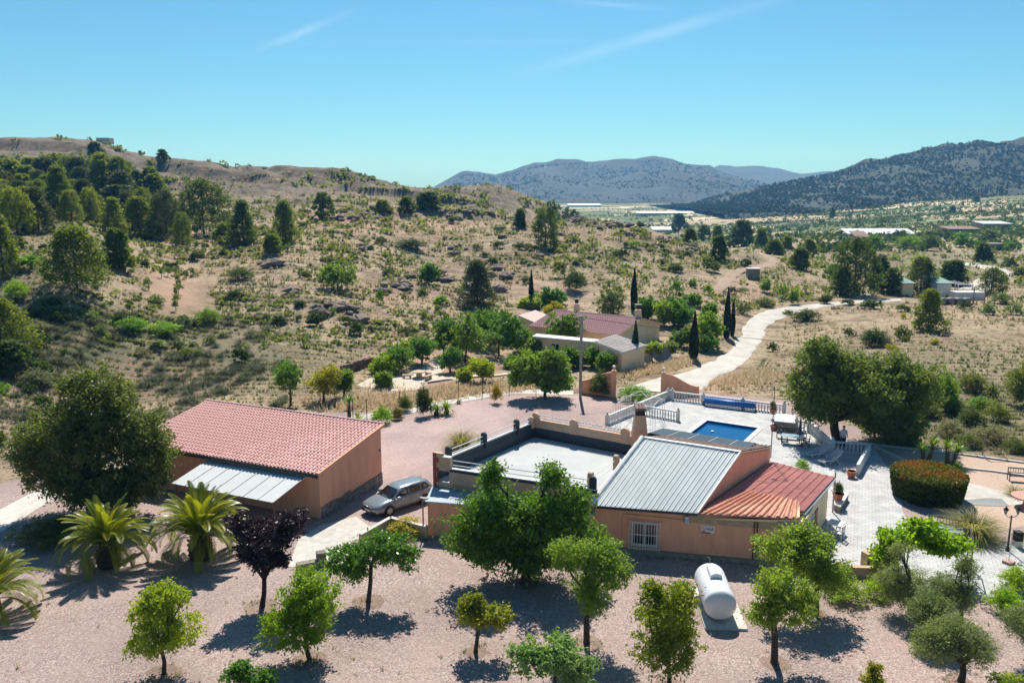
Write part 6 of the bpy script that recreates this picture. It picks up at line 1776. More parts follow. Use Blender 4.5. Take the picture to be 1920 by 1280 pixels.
for i, (px_, py_) in enumerate(((1824, 572), (1845, 575), (1864, 575))):
    P = ground(px_, py_); tag(MB().bar(P + V3((0, 0, -.2)), P + V3((0, 0, 3.2)), .14, .14).build('timber_post', GREYW), 'rusty upright %s post right of the green roofed house' % ['left', 'middle', 'right'][i], 'post', 'posts by the far house')
# distant farm buildings and plastic houses
PLAST = paint('white_plastic_film', (.56, .57, .58), .6, c2=(.44, .45, .46), scale=.3)
def far_shed(name, label, cat, x0, x1, y, hpx, dep, mat, roof=None, pitch=.25):
    P = ground((x0 + x1) / 2, y); k = mpp(P); w_ = (x1 - x0) * k; h_ = hpx * k
    t = thing(name, P, label, cat)
    MB().box(P + V3((0, dep / 2, h_ / 2 - .3)), (w_, dep, h_ + .6)).build('wall', mat, t)
    MB().slab([P + V3((-w_ / 2 - .3, -.4, h_ + .15)), P + V3((w_ / 2 + .3, -.4, h_ + .15)), P + V3((w_ / 2 + .3, dep, h_ + .2 + pitch * 4)), P + V3((-w_ / 2 - .3, dep, h_ + .2 + pitch * 4))], .15).build('roof', roof or mat, t)
far_shed('greenhouse', 'long white greenhouse in the valley behind the big pine', 'greenhouse', 1590, 1716, 443, 4, 9, PLAST, None, .5)
far_shed('greenhouse', 'pale greenhouse strip below the far blue mountain', 'greenhouse', 1066, 1128, 387, 2, 40, PLAST, None, .6)
far_shed('greenhouse', 'white plastic strip in the middle of the valley', 'greenhouse', 1195, 1322, 402, 2, 18, PLAST, None, .5)
far_shed('greenhouse', 'short white plastic house at the edge of the rocky mound', 'greenhouse', 1224, 1264, 436, 5, 10, PLAST, None, .5)
far_shed('farmhouse', 'low brown farmhouse far right in the valley', 'house', 1778, 1838, 437, 7, 10, TILE_B)
far_shed('farm_shed', 'bluish grey farm shed with white end at far right', 'shed', 1843, 1898, 428, 8, 12, CONC, CANOPY)
far_shed('farmhouse', 'small house with brown roof before the greenhouse', 'house', 1608, 1634, 453, 5, 9, TILE_B, TILE_B, .6)
far_shed('ruin', 'roofless grey ruin among trees at far right', 'ruin', 1857, 1884, 470, 12, 5, CONC, None, 0)
far_shed('farmhouse', 'tiny white house on the wooded slope foot', 'house', 1372, 1386, 360, 3, 10, WHITES)
# ruined wall and blocks on the skyline of the left hill
P = atY(190, 276, 334); Pz = hz(P.x, P.y); k = mpp(P)
tag(MB().box((P.x + 8 * k, 334, Pz + .5), (24 * k, 4, 2.4)).build('hilltop_ruin', KERB), 'square pale ruin on the skyline of the left hill', 'ruin')
P = atY(263, 292, 334); tag(MB().box((P.x, 334, hz(P.x, 334) + .6), (.9, .9, 2.2)).build('stone_cairn', CONC), 'small stone pillar on the left skyline', 'cairn')

# ------------------------------------------------------------------ garden trees and plants
T = tree
T('young_tree', 'round lime green tree standing alone at bottom left', 'tree', (308, 1262), [(240, 1090, 370, 1180), (232, 1130, 385, 1245), (285, 1085, 345, 1150)], 'lime', n=420, per=32, leaf=(.15, .07), sig=.15, r=.07, fork=.28, droop=.7)
T('young_tree', 'dense lime green tree left of centre at the bottom', 'tree', (580, 1238), [(495, 1062, 640, 1160), (478, 1110, 655, 1215)], 'lime', n=520, per=34, leaf=(.15, .07), sig=.16, r=.08, fork=.25, droop=.7)
T('citrus_tree', 'spreading dark green citrus tree beside the paved ramp', 'tree', (691, 1128), [(610, 1000, 700, 1090), (665, 985, 745, 1065), (715, 990, 800, 1070), (640, 1040, 690, 1100)], 'citrus', n=400, per=26, leaf=(.17, .09), sig=.17, r=.09, fork=.52)
T('young_tree', 'small yellowish tree in the shade of the big tree', 'tree', (892, 1222), [(845, 1118, 915, 1185), (890, 1125, 968, 1180), (862, 1108, 905, 1150)], 'yellow', n=170, per=20, leaf=(.16, .09), sig=.14, r=.07, fork=.55)
T('shade_tree', 'big deep green tree in front of the roof terrace', 'tree', (985, 1092), [(845, 900, 985, 1050), (930, 885, 1090, 1060), (860, 985, 1110, 1078), (1030, 890, 1115, 1000), (822, 960, 930, 1060), (1050, 960, 1150, 1050), (900, 860, 945, 930), (1010, 865, 1060, 930), (950, 990, 1060, 1085), (880, 1000, 960, 1075)], 'deep', n=1000, per=40, leaf=(.20, .10), sig=.25, r=.2, fork=.42, nb=10, droop=.5)
T('almond_tree', 'light green feathery tree with forked trunk right of the big tree', 'tree', (1100, 1205), [(1030, 995, 1125, 1100), (1095, 1010, 1190, 1110), (1060, 1070, 1150, 1150)], 'willow', n=560, per=30, leaf=(.15, .06), sig=.18, r=.11, fork=.42, droop=.6)
T('pomegranate_tree', 'tall bushy pomegranate with reddish tips left of the gas tank', 'tree', (1255, 1285), [(1180, 1085, 1320, 1200), (1168, 1130, 1335, 1265), (1200, 1075, 1240, 1130), (1265, 1080, 1310, 1140)], 'pome', n=620, per=30, leaf=(.14, .07), sig=.16, r=.07, fork=.25)
T('almond_tree', 'sparse light green tree with knobbly trunk right of the gas tank', 'tree', (1452, 1242), [(1405, 1050, 1500, 1150), (1450, 1080, 1545, 1180), (1395, 1120, 1470, 1180)], 'willow', n=360, per=26, leaf=(.15, .075), sig=.18, r=.12, fork=.5)
T('almond_tree', 'leafy green tree against the right end of the villa wall', 'tree', (1530, 1150), [(1415, 985, 1530, 1080), (1470, 970, 1570, 1080), (1500, 1020, 1610, 1115)], 'willow', n=620, per=28, leaf=(.16, .08), sig=.18, r=.1, fork=.4)
T('loquat_tree', 'low silvery green bush at the bottom centre edge', 'tree', (1035, 1305), [(945, 1195, 1050, 1265), (1000, 1180, 1100, 1270), (1050, 1220, 1125, 1290)], 'silver', n=330, per=24, leaf=(.18, .09), sig=.14, r=.07, fork=.4)
T('sapling', 'small bright sapling at the bottom edge left of centre', 'sapling', (462, 1300), [(412, 1232, 480, 1285), (460, 1240, 520, 1295)], 'mid', n=150, per=22, leaf=(.15, .08), sig=.12, r=.05, fork=.3)
T('sapling', 'small upright sapling at the bottom edge right of centre', 'sapling', (1632, 1300), [(1612, 1255, 1655, 1295), (1628, 1238, 1650, 1270)], 'yellow', n=90, per=20, leaf=(.13, .07), sig=.1, r=.04, fork=.3)
T('sapling', 'cut off leafy plant at the bottom right corner', 'sapling', (1880, 1305), [(1850, 1262, 1930, 1300)], 'willow', n=90, per=20, leaf=(.13, .07), sig=.12, r=.04, fork=.3)
T('olive_tree', 'grey green olive tree at bottom right with short trunk', 'olive tree', (1802, 1278), [(1708, 1165, 1800, 1250), (1770, 1160, 1870, 1255), (1735, 1150, 1840, 1225)], 'olive', n=700, per=32, leaf=(.13, .035), sig=.17, r=.11, fork=.3)
T('olive_tree', 'grey green olive tree just behind the bottom right olive', 'olive tree', (1752, 1205), [(1705, 1098, 1800, 1185)], 'olive', n=380, per=32, leaf=(.13, .035), sig=.16, r=.09, fork=.3)
T('olive_tree', 'olive tree below the left half of the vine pergola', 'olive tree', (1705, 1150), [(1635, 1050, 1740, 1140), (1670, 1010, 1710, 1060)], 'olive', n=420, per=32, leaf=(.13, .035), sig=.16, r=.09, fork=.3)
T('olive_tree', 'darker olive tree below the right half of the vine pergola', 'olive tree', (1800, 1165), [(1745, 1065, 1845, 1155), (1790, 1040, 1835, 1090)], 'olive', n=460, per=32, leaf=(.13, .035), sig=.16, r=.09, fork=.3)
T('olive_tree', 'thin pale olive tree cut by the right edge of the picture', 'olive tree', (1925, 1238), [(1885, 1130, 1965, 1220)], 'olive', n=200, per=26, leaf=(.13, .035), sig=.16, r=.08, fork=.3)
T('purple_plum_tree', 'dark purple leaved plum tree with forked trunk beside the palms', 'plum tree', (492, 1137), [(430, 960, 560, 1060), (415, 955, 480, 1010), (500, 945, 572, 1010), (440, 1010, 550, 1078)], 'plum', n=560, per=30, leaf=(.15, .09), sig=.14, r=.10, fork=.30, nb=8, bark=DARKBARK)
T('evergreen_tree', 'huge dark evergreen tree at left half hiding the outbuilding', 'tree', (190, 962), [(50, 745, 220, 900), (150, 695, 295, 860), (15, 785, 135, 905), (200, 760, 330, 905), (105, 682, 245, 800), (50, 850, 190, 950), (170, 850, 300, 960), (250, 820, 325, 945), (100, 880, 240, 970)], 'darkb', n=1700, per=50, leaf=(.22, .11), sig=.30, r=.28, fork=.3, nb=10, bark=DARKBARK, shell=.4)
T('carob_tree', 'huge dark broad tree shading the right side of the terrace', 'tree', (1570, 826), [(1560, 660, 1710, 805), (1620, 650, 1720, 760), (1600, 720, 1690, 815), (1455, 675, 1585, 795), (1535, 635, 1665, 785), (1625, 660, 1760, 805), (1490, 630, 1600, 725), (1610, 740, 1745, 832), (1470, 730, 1560, 790), (1670, 680, 1760, 780), (1560, 720, 1640, 785)], 'carob', n=1900, per=52, leaf=(.26, .13), sig=.34, r=.3, fork=.22, nb=10, bark=DARKBARK, shell=.4)
T('fig_tree', 'broad green fig tree beside the concrete power pole', 'fig tree', (1022, 748), [(955, 650, 1030, 720), (1005, 640, 1078, 720), (975, 690, 1080, 745), (950, 690, 1000, 730)], 'mid', n=560, per=24, leaf=(.30, .2), sig=.25, r=.12, fork=.2, gz=1)
for i, (bx, boxes, spc, lb) in enumerate((
    ((740, 697), [(715, 648, 778, 697)], 'mid', 'round orchard tree left of the picnic table'), ((716, 704), [(695, 662, 745, 706)], 'lime', 'leaning bright orchard tree at the orchard corner'),
    ((791, 684), [(765, 624, 820, 672)], 'mid', 'orchard tree behind the picnic table'), ((844, 699), [(820, 652, 866, 692)], 'mid', 'small orchard tree right of the picnic table'),
    ((906, 719), [(880, 672, 926, 708)], 'lime', 'bright small tree on the orchard path'), ((872, 680), [(840, 605, 930, 665), (850, 590, 900, 640)], 'mid', 'tall orchard tree at the centre of the grove'),
    ((935, 668), [(895, 600, 985, 655), (940, 585, 985, 630)], 'deep', 'dark orchard tree at the right of the grove'), ((832, 672), [(810, 592, 860, 650)], 'deep', 'dark orchard tree at the back left of the grove'),
    ((716, 728), [(703, 697, 732, 728)], 'mid', 'small dark shrub tree on the path edge'), ((872, 716), [(860, 692, 884, 712)], 'lime', 'tiny young orchard tree near the path'),
    ((960, 640), [(900, 575, 985, 635)], 'mid', 'leafy tree behind the orchard near the flat pink roof'), ((1060, 650), [(1025, 585, 1095, 640)], 'deep', 'dark tree in front of the neighbouring villa roof'),
    ((1117, 690), [(1098, 640, 1138, 685)], 'mid', 'narrow green tree before the neighbouring annex'), ((1160, 690), [(1150, 665, 1175, 690)], 'willow', 'pale little tree by the annex wall'),
    ((1222, 678), [(1212, 640, 1238, 668)], 'willow', 'thin green tree by the satellite dish'), ((1250, 670), [(1234, 640, 1268, 662)], 'olive', 'grey olive tree behind the satellite dish'),
    ((1345, 655), [(1305, 585, 1352, 640)], 'lime', 'bright green tree between two cypresses'), ((1280, 600), [(1240, 555, 1300, 598)], 'mid', 'green trees mass behind the neighbouring drive'),
    ((1030, 575), [(1000, 540, 1062, 580)], 'mid', 'bright round tree right of the slim cypress'), ((545, 762), [(518, 675, 570, 735)], 'mid', 'slender green tree behind the pink tiled roof'),
    ((607, 757), [(578, 688, 640, 742)], 'yellow', 'yellow green tree behind the pink tiled roof'), ((645, 745), [(630, 690, 660, 735)], 'mid', 'small dark tree right of the yellow green one'),
    ((1300, 575), [(1285, 553, 1318, 572)], 'mid', 'small palm like tree top by the neighbouring drive'), ((1150, 590), [(1115, 520, 1185, 590)], 'olive', 'large grey green tree behind the mauve roof'),
    ((633, 545), [(600, 490, 670, 545)], 'mid', 'spreading green tree on the dry slope'), ((804, 535), [(787, 495, 823, 530)], 'mid', 'small round tree on the reddish bank'),
    ((900, 650), [(870, 580, 935, 645)], 'mid', 'tall bright tree at the back of the grove'), ((985, 660), [(960, 615, 1000, 655)], 'mid', 'round tree just left of the white flat roof'), ((1010, 578), [(972, 555, 1010, 580)], 'willow', 'pale flowering bush tree left of the slim cypress'),
    ((1038, 592), [(1022, 566, 1056, 592)], 'gold', 'golden domed tree behind the flat pink roof'), ((1215, 600), [(1195, 555, 1232, 596)], 'mid', 'fresh green tree right of the villa chimney'), ((1240, 612), [(1225, 565, 1262, 605)], 'willow', 'pale green tree behind the villa gable'),
    ((1262, 612), [(1248, 560, 1300, 605)], 'deep', 'dark leafy tree by the neighbouring forecourt'), ((1330, 612), [(1318, 570, 1345, 605)], 'mid', 'green tree behind the two roadside cypresses'), ((1325, 660), [(1310, 625, 1350, 655)], 'mid', 'low bushy tree at the roadside bank'),
    ((1275, 650), [(1262, 615, 1300, 645)], 'mid', 'bushy tree left of the broad roadside cypress'), ((1080, 690), [(1068, 655, 1100, 688)], 'mid', 'dark bush tree behind the power pole'), ((860, 668), [(845, 625, 885, 660)], 'lime', 'bright tree in the middle of the grove'),
    ((1140, 700), [(1120, 662, 1152, 696)], 'mid', 'round green tree before the annex wall'), ((1185, 692), [(1165, 672, 1186, 692)], 'willow', 'small pale bush by the annex corner'), ((1060, 690), [(1040, 650, 1078, 688)], 'deep', 'dark leafy tree behind the fig tree'), ((1000, 668), [(985, 630, 1022, 662)], 'mid', 'leafy tree before the white flat roof'),
    ((960, 690), [(945, 668, 972, 690)], 'mid', 'small tree at the right end of the orchard path'), ((775, 660), [(750, 640, 785, 668)], 'lime', 'bright tree at the back left of the orchard'))):
    s_ = mpp(ground(*bx)) / .068
    T('orchard_tree' if i < 11 else 'garden_tree', lb, 'tree', bx, boxes, spc, n=230, per=24, leaf=(.26 * s_, .16 * s_), sig=.2, r=.09, fork=.4, gz=1, grow_=1.25, group='trees of the orchard and gardens beyond the yard')
# bare soil round the trunks, weeds, wheel marks on the drive
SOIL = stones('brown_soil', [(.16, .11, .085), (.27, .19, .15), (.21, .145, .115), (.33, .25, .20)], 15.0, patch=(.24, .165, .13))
rs = random.Random(17); wd_ = []
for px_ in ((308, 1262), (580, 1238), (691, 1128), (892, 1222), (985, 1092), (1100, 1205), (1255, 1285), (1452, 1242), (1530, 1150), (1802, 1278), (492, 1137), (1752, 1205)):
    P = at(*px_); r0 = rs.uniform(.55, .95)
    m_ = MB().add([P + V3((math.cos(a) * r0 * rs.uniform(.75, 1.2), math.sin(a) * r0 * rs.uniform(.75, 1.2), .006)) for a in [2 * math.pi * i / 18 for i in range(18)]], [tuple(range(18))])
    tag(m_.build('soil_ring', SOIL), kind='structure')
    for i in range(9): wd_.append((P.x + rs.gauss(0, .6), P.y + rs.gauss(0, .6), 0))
for i in range(70): q = at(rs.uniform(20, 1900), rs.uniform(1080, 1275)); wd_.append((q.x, q.y, 0))
for i in range(60): q = lerp(up(F1, 0), up(F2, 0), rs.random()); wd_.append((q.x + fn.x * rs.uniform(.3, .7), q.y + fn.y * rs.uniform(.3, .7), 0))
for i in range(50): q = lerp(at(676, 1030), at(802, 1013), rs.random()); wd_.append((q.x, q.y, 0))
WHEEL = stones('worn_gravel', [(.27, .19, .175), (.38, .29, .27), (.33, .245, .225), (.42, .34, .32)], 15.0, bump=.3, patch=(.35, .265, .24))
for off in (-.75, .75):
    cl = [at(*p) for p in ((1150, 742), (1080, 752), (980, 768), (880, 795), (810, 830), (775, 870), (755, 915))]; m_ = MB(); pts = []
    for i, p in enumerate(cl):
        d_ = (cl[min(i + 1, len(cl) - 1)] - cl[max(i - 1, 0)]).normalized(); n_ = V3((-d_.y, d_.x, 0)); pts.append((p + n_ * (off - .16), p + n_ * (off + .16)))
    for (a, b_), (c_, e_) in zip(pts[:-1], pts[1:]):
        for k in range(6):
            f0, f1 = k / 6, (k + 1) / 6
            m_.add([up(lerp(a, c_, f0), .014), up(lerp(b_, e_, f0), .014), up(lerp(b_, e_, f1), .014), up(lerp(a, c_, f1), .014)], [(0, 1, 2, 3)])
    tag(m_.build('wheel_track', WHEEL), kind='structure')
# palms
palm(at(205, 1060), 3.0, 1.15, .60, 'short date palm with arching yellow green fronds left of its twin', seed=3, nf=74)
palm(at(377, 1046), 3.2, 1.35, .62, 'taller date palm before the grey metal canopy', seed=5, nf=80)
palm(at(-20, 1160), 3.0, .9, .5, 'date palm half cut by the left picture edge', seed=8, nf=64)
def fan_palm(px, H, label, n=26):
    P = at(*px); t = thing('small_palm', P, label, 'palm')
    MB().lathe(P, [(.22, 0), (.26, .2), (.2, .5), (.1, .6)], 10).build('trunk', PALMTR, t)
    o = mesh_obj('crown', blades_mesh('crown', int(px[0]), n * 3, H, 1, .12, .9, .6), LM['yucca'], t, P + V3((0, 0, .5)))
fan_palm((818, 778), 1.0, 'little palm with bulbous trunk on the yard edge'); fan_palm((838, 776), 1.2, 'little palm right of the bulbous one on the yard edge')
def rosette(px, H, w, label, mat='yucca', n=60, name='yucca', spread=.7, droop=.4, z=0., br=.1):
    P = at(px[0], px[1], z) if z is not None else ground(*px)
    return tag(mesh_obj(name, blades_mesh(name, int(px[0] * 7 + px[1]), n, H, 1, w, spread, droop, base_r=br), LM[mat], None, P), label, 'plant')
def trunk_yucca(px, heads, label):
    P = at(*px); t = thing('yucca_tree', P, label, 'yucca')
    for i, (dx, h_) in enumerate(heads):
        q = P + V3((dx, 0, h_)); MB().tube([P + V3((dx * .3, 0, -.1)), P + V3((dx * .7, 0, h_ * .5)), q], [.2, .16, .13], 8).build('stem', BARK, t)
        mesh_obj('leaf_head', blades_mesh('leaf_head', int(px[0]) + i, 70, .95, 1, .09, 1.0, .35), LM['yucca'], t, q)
trunk_yucca((1735, 868), [(-.3, 1.0), (.5, 1.5)], 'yucca with two leafy heads behind the round hedge, left one'); trunk_yucca((1778, 872), [(-.2, 1.4), (.6, 1.1)], 'yucca with pale leaning stems behind the round hedge, right one')
rosette((1795, 880), .9, .09, 'small yucca rosette at the right of the round hedge'); trunk_yucca((655, 783), [(0, 1.6)], 'yellow headed yucca on a thin stem behind the tiled roof')
rosette((672, 790), 1.2, .08, 'spiky yellow green plant behind the roof ridge end'); rosette((860, 757), .5, .05, 'small agave among the stones at the yard edge', 'esparto')
rosette((865, 838), 2.0, .035, 'large fountain grass clump behind the terrace railings', 'fount', 520, 'fountain_grass', .55, .75, br=.55)
rosette((898, 832), .9, .06, 'small cycad beside the fountain grass', 'yucca', 60, 'cycad'); rosette((920, 842), .7, .03, 'low grass tuft right of the fountain grass', 'fount', 120, 'fountain_grass', .7, .7, br=.3)
rosette((1822, 1006), 2.1, .04, 'ornamental grass clump behind the dark bench', 'fount', 900, 'fountain_grass', .6, .8, br=.8); rosette((1812, 1022), 1.0, .03, 'smaller grass tuft at the end of the dark bench', 'fount', 160, 'fountain_grass', .7, .8, br=.3)
rosette((1905, 928), 1.0, .03, 'reddish grass clump at the right edge near the iron bench', 'fount', 200, 'fountain_grass', .7, .7, br=.5)
def sh_px(x, yb, w, h, label, mat='bright', fine=True, name='shrub', z=0., var=None):
    P = at(x, yb) if z is not None else ground(x, yb); k = mpp(P); return shrub(P - V3((0, 0, .1)), h * k, w * k, label, None, mat, fine, name, var=var)
sh_px(718, 792, 54, 36, 'round bright green shrub at the roof ridge end'); sh_px(795, 780, 34, 62, 'dark upright conifer shrub on the yard edge', 'shrubd'); sh_px(745, 786, 26, 26, 'reddish low shrub on the yard edge', 'rust')
sh_px(760, 770, 30, 34, 'dull green shrub behind the reddish one', 'shrub'); sh_px(930, 755, 26, 42, 'orange flowering shrub against the wire fence', 'orange'); sh_px(1196, 752, 84, 32, 'spreading bright green shrub by the gate', 'bright', var=1)
sh_px(1125, 742, 46, 50, 'thin shrub before the salmon gate wall', 'shrub'); sh_px(763, 1000, 70, 0.1 + 34, 'domed golden green shrub behind the citrus tree', 'gold'); sh_px(1505, 880, 34, 22, 'bright leafy shrub behind the red roof', 'bright')
sh_px(100, 1010, 170, 50, 'dark shadowed shrub under the huge evergreen tree', 'darkb', var=1); sh_px(1580, 1118, 110, 42, 'bright hedge bush at the foot of the terrace wall', 'willow', var=1); sh_px(1640, 1120, 70, 44, 'bright leafy bush right of the terrace wall hedge', 'vine', var=1)
sh_px(1880, 1145, 80, 58, 'bright green bush at the right edge below the paving', 'vine', var=1); sh_px(1905, 1105, 60, 50, 'leafy green bush beside the square stone foot', 'vine'); sh_px(1940, 1040, 50, 60, 'shrub cut by the right edge near the lamp post', 'willow'); sh_px(1660, 1085, 50, 40, 'bright bush under the left end of the vine', 'vine')
# vine pergola
vp = at(1725, 1085); vt = thing('vine_pergola', vp, 'bright green grapevine spread over a black metal pergola', 'pergola')
bl = px_blobs(vp, vp.y, [(1645, 985, 1730, 1035), (1690, 968, 1770, 1020), (1735, 990, 1822, 1045), (1635, 1015, 1690, 1075), (1720, 1005, 1790, 1045)]); bl = [(b[0], b[1], b[2], b[3], b[4] * 1.1, b[5] * .8) for b in bl]
mesh_obj('vine_leaves', crown_mesh('vine_leaves', 88, bl, 520, 22, .17, .20, .16, .1, .35), LM['vine'], vt, vp)
for px_ in ((1658, 1085), (1818, 1085), (1700, 1062), (1812, 1060)):
    P = at(*px_); MB().tube([P, P + V3((0, 0, 2.2))], .04, 6).build('post', BLACK, vt)
for a, b_ in (((1658, 1085), (1818, 1085)), ((1700, 1062), (1812, 1060)), ((1658, 1085), (1700, 1062)), ((1818, 1085), (1812, 1060))): MB().bar(at(*a) + V3((0, 0, 2.2)), at(*b_) + V3((0, 0, 2.2)), .05, .05).build('beam', BLACK, vt)
tw_a, tw_b = at(1480, 1078), at(1640, 1082)
tag(MB().bar(tw_a + V3((0, 0, .3)), tw_b + V3((0, 0, .3)), .3, .65).build('terrace_wall', BAND), 'low rendered wall at the near edge of the paved terrace', 'wall')
sg_ = at(1628, 1062); bb = thing('brick_barbecue', sg_, 'small square brick hearth at the left end of the vine', 'barbecue'); MB().box(sg_ + V3((0, 0, .45)), (.7, .5, .9), R(20)).build('hearth', BAND, bb); MB().box(sg_ + V3((0, -.22, .5)), (.4, .2, .5), R(20)).build('opening', BLACK, bb)
# clipped round hedge with rusty top
hp = at(1738, 932); ht = thing('round_hedge', hp, 'large drum shaped clipped hedge with rusty orange top', 'hedge'); rng_ = np.random.default_rng(3); HR_, HH = 2.4, 1.95
n = 9000; a = rng_.random(n) * 6.283; z = rng_.random(n); rr = HR_ * (.84 + .17 * np.sqrt(z)) * (1 + .03 * np.sin(a * 5)) - rng_.random(n) ** 2 * .35
C = np.stack([np.cos(a) * rr, np.sin(a) * rr, z * HH], -1); A = unit(np.stack([np.cos(a), np.sin(a), np.full(n, .2)], -1) + rng_.normal(size=(n, 3)) * .7); V_, F_ = leaf_quads(rng_, C, A, .17, .10); mesh_obj('side_foliage', np_mesh('side_foliage', V_, F_, rng_.random(n)), LM['hedge'], ht, hp)
n = 6500; a = rng_.random(n) * 6.283; rr = HR_ * 1.02 * np.sqrt(rng_.random(n)); C = np.stack([np.cos(a) * rr, np.sin(a) * rr, HH + .12 - .28 * (rr / HR_) ** 6 + rng_.normal(size=n) * .06 - .1 * vnoise(np.cos(a) * rr, np.sin(a) * rr, 4)], -1)
A = unit(rng_.normal(size=(n, 3)) * .6 + np.array([0, 0, 1.])); V_, F_ = leaf_quads(rng_, C, A, .16, .09); mesh_obj('top_shoots', np_mesh('top_shoots', V_, F_, np.clip(vnoise(C[:, 0] * 1.2, C[:, 1] * 1.2, 8) * 1.4 - .2 + rng_.normal(size=n) * .2, 0, 1)), LM['rust'], ht, hp)
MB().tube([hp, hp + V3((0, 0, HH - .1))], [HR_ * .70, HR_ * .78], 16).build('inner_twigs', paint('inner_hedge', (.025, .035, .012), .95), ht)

# ------------------------------------------------------------------ hillside plants
def pine_px(x, yb, h, w, label, group=None, mat='pine', big=False, var=None):
    P = ground(x, yb); k = mpp(P); return pine(P - V3((0, 0, .3)), h * k * 1.02, w * k, label, group, var, mat, big)
pine_px(383, 440, 102, 98, 'broad dark umbrella shaped pine above the olive plot', mat='pined', big=True, var=2)
pine_px(145, 547, 118, 122, 'large open branched pine left of the olive plot', mat='pine', big=True, var=0)
pine_px(222, 506, 78, 46, 'narrow pine just right of the open branched pine')
pine_px(457, 459, 80, 58, 'dark conical pine right of the umbrella shaped one', mat='pined', big=True, var=1)
pine_px(535, 457, 78, 50, 'pointed lighter pine alone on the dry slope', big=True, var=1)
pine_px(512, 479, 40, 44, 'low rounded pine on the terrace edge below the pointed one')
pine_px(607, 412, 48, 38, 'rounded pine alone high on the middle slope')
pine_px(895, 572, 82, 64, 'light green pine standing behind the orchard', mat='pineg', big=True, var=1)
pine_px(1022, 462, 74, 60, 'big dark pine on the rocky mound at centre', mat='pined', big=True, var=2)
pine_px(975, 428, 36, 26, 'small pine left of the big dark one on the mound', mat='pined')
pine_px(763, 400, 31, 34, 'round pine on the crest left of the dark pair'); pine_px(802, 394, 33, 46, 'wide dark pine on the crest above the red bank', mat='pined'); pine_px(718, 398, 24, 34, 'low pine at the left end of the crest')
pine_px(1272, 440, 38, 28, 'dark pine at the right end of the rocky mound', mat='pined'); pine_px(1293, 458, 30, 28, 'squat pine just below the mound end', mat='pined'); pine_px(1347, 489, 46, 40, 'dark rounded pine left of the dirt track', mat='pined')
pine_px(1390, 462, 48, 46, 'broad pine behind the dirt track bend', mat='pined'); pine_px(1345, 455, 32, 26, 'slim pine left of the broad one behind the track'); pine_px(1427, 462, 34, 26, 'pine right of the broad one behind the track'); pine_px(1320, 452, 30, 24, 'small light pine near the mound end')
pine_px(1452, 478, 28, 36, 'bushy pine at the dirt track bend', mat='pined'); pine_px(1475, 470, 30, 24, 'small pine right of the track bend'); pine_px(1516, 482, 34, 30, 'pine left of the huge dark pine'); pine_px(1498, 506, 42, 38, 'pine on the dry knoll beside the rubble heap')
pine_px(1600, 551, 106, 84, 'huge dark pine in front of the valley greenhouse', mat='pined', big=True, var=2); pine_px(1577, 553, 52, 44, 'lighter pine at the foot of the huge dark pine', big=True, var=1)
pine_px(1645, 545, 66, 48, 'grey green pine right of the huge dark pine', mat='pineg'); pine_px(1672, 552, 50, 40, 'rounded pine by the farm lane end'); pine_px(1726, 550, 68, 62, 'dark pine hiding the green roofed house', mat='pined', big=True, var=0); pine_px(1787, 536, 48, 46, 'dark pine behind the white pergola', mat='pined')
pine_px(1740, 622, 80, 60, 'conical pine on the meadow below the green roofed house', big=True, var=1); pine_px(1858, 556, 56, 52, 'wide dark pine right of the white pergola', mat='pined', big=True, var=2)
pine_px(1842, 492, 36, 32, 'pine beside the far road bend', mat='pined'); pine_px(1560, 410, 20, 11, 'lone dark pine in the valley fields', mat='pined'); pine_px(1786, 400, 14, 11, 'lone dark pine on the terraced fields, left of two', mat='pined'); pine_px(1830, 380, 14, 12, 'lone dark pine on the upper terraces, right of two', mat='pined')
pine_px(8, 518, 108, 66, 'tall pine at the left picture edge', big=True, var=1); pine_px(5, 668, 110, 110, 'bright green pine cut by the left picture edge', big=True, var=0); pine_px(20, 700, 60, 90, 'low dark bushy pine at the left picture edge', mat='pined')
pine_px(180, 298, 30, 30, 'dark pine on the skyline beside the ruin', mat='pined'); pine_px(306, 310, 27, 22, 'dark round pine on the left skyline', mat='pined')
ORD = ['first', 'second', 'third', 'fourth', 'fifth', 'sixth', 'seventh', 'eighth', 'ninth', 'tenth', 'eleventh', 'twelfth', 'thirteenth', 'fourteenth', 'fifteenth', 'sixteenth', 'seventeenth', 'eighteenth', 'nineteenth', 'twentieth', 'twenty first', 'twenty second', 'twenty third', 'twenty fourth', 'twenty fifth', 'twenty sixth', 'twenty seventh', 'twenty eighth', 'twenty ninth', 'thirtieth']
WR = random.Random(19)
WOOD_L = [(round(WR.uniform(-20, 330)), round(WR.uniform(352, 412)), WR.uniform(38, 58), WR.uniform(34, 48)) for _ in range(16)] + [(75, 395, 56, 46), (135, 420, 60, 46), (240, 420, 56, 42), (175, 352, 50, 44), (110, 340, 46, 42), (210, 352, 50, 44), (5, 340, 44, 44), (270, 410, 56, 40), (300, 420, 50, 38), (55, 415, 60, 46), (235, 346, 40, 38), (338, 430, 44, 34), (10, 422, 72, 60), (33, 438, 82, 62), (72, 437, 80, 58), (115, 406, 86, 58), (172, 419, 64, 42), (150, 362, 60, 55), (195, 373, 75, 60), (130, 352, 55, 50), (90, 352, 50, 50), (60, 347, 45, 45), (20, 352, 48, 55), (-12, 372, 60, 60), (226, 373, 70, 52),
          (45, 372, 42, 40), (229, 388, 60, 52), (216, 441, 66, 45), (262, 447, 72, 58), (312, 449, 88, 50), (285, 363, 46, 38), (344, 461, 60, 38), (40, 402, 60, 50), (250, 360, 40, 34), (185, 420, 50, 40), (-20, 430, 80, 60), (95, 380, 50, 45), (0, 390, 50, 50), (160, 395, 55, 45), (290, 448, 55, 36), (420, 455, 36, 30)]
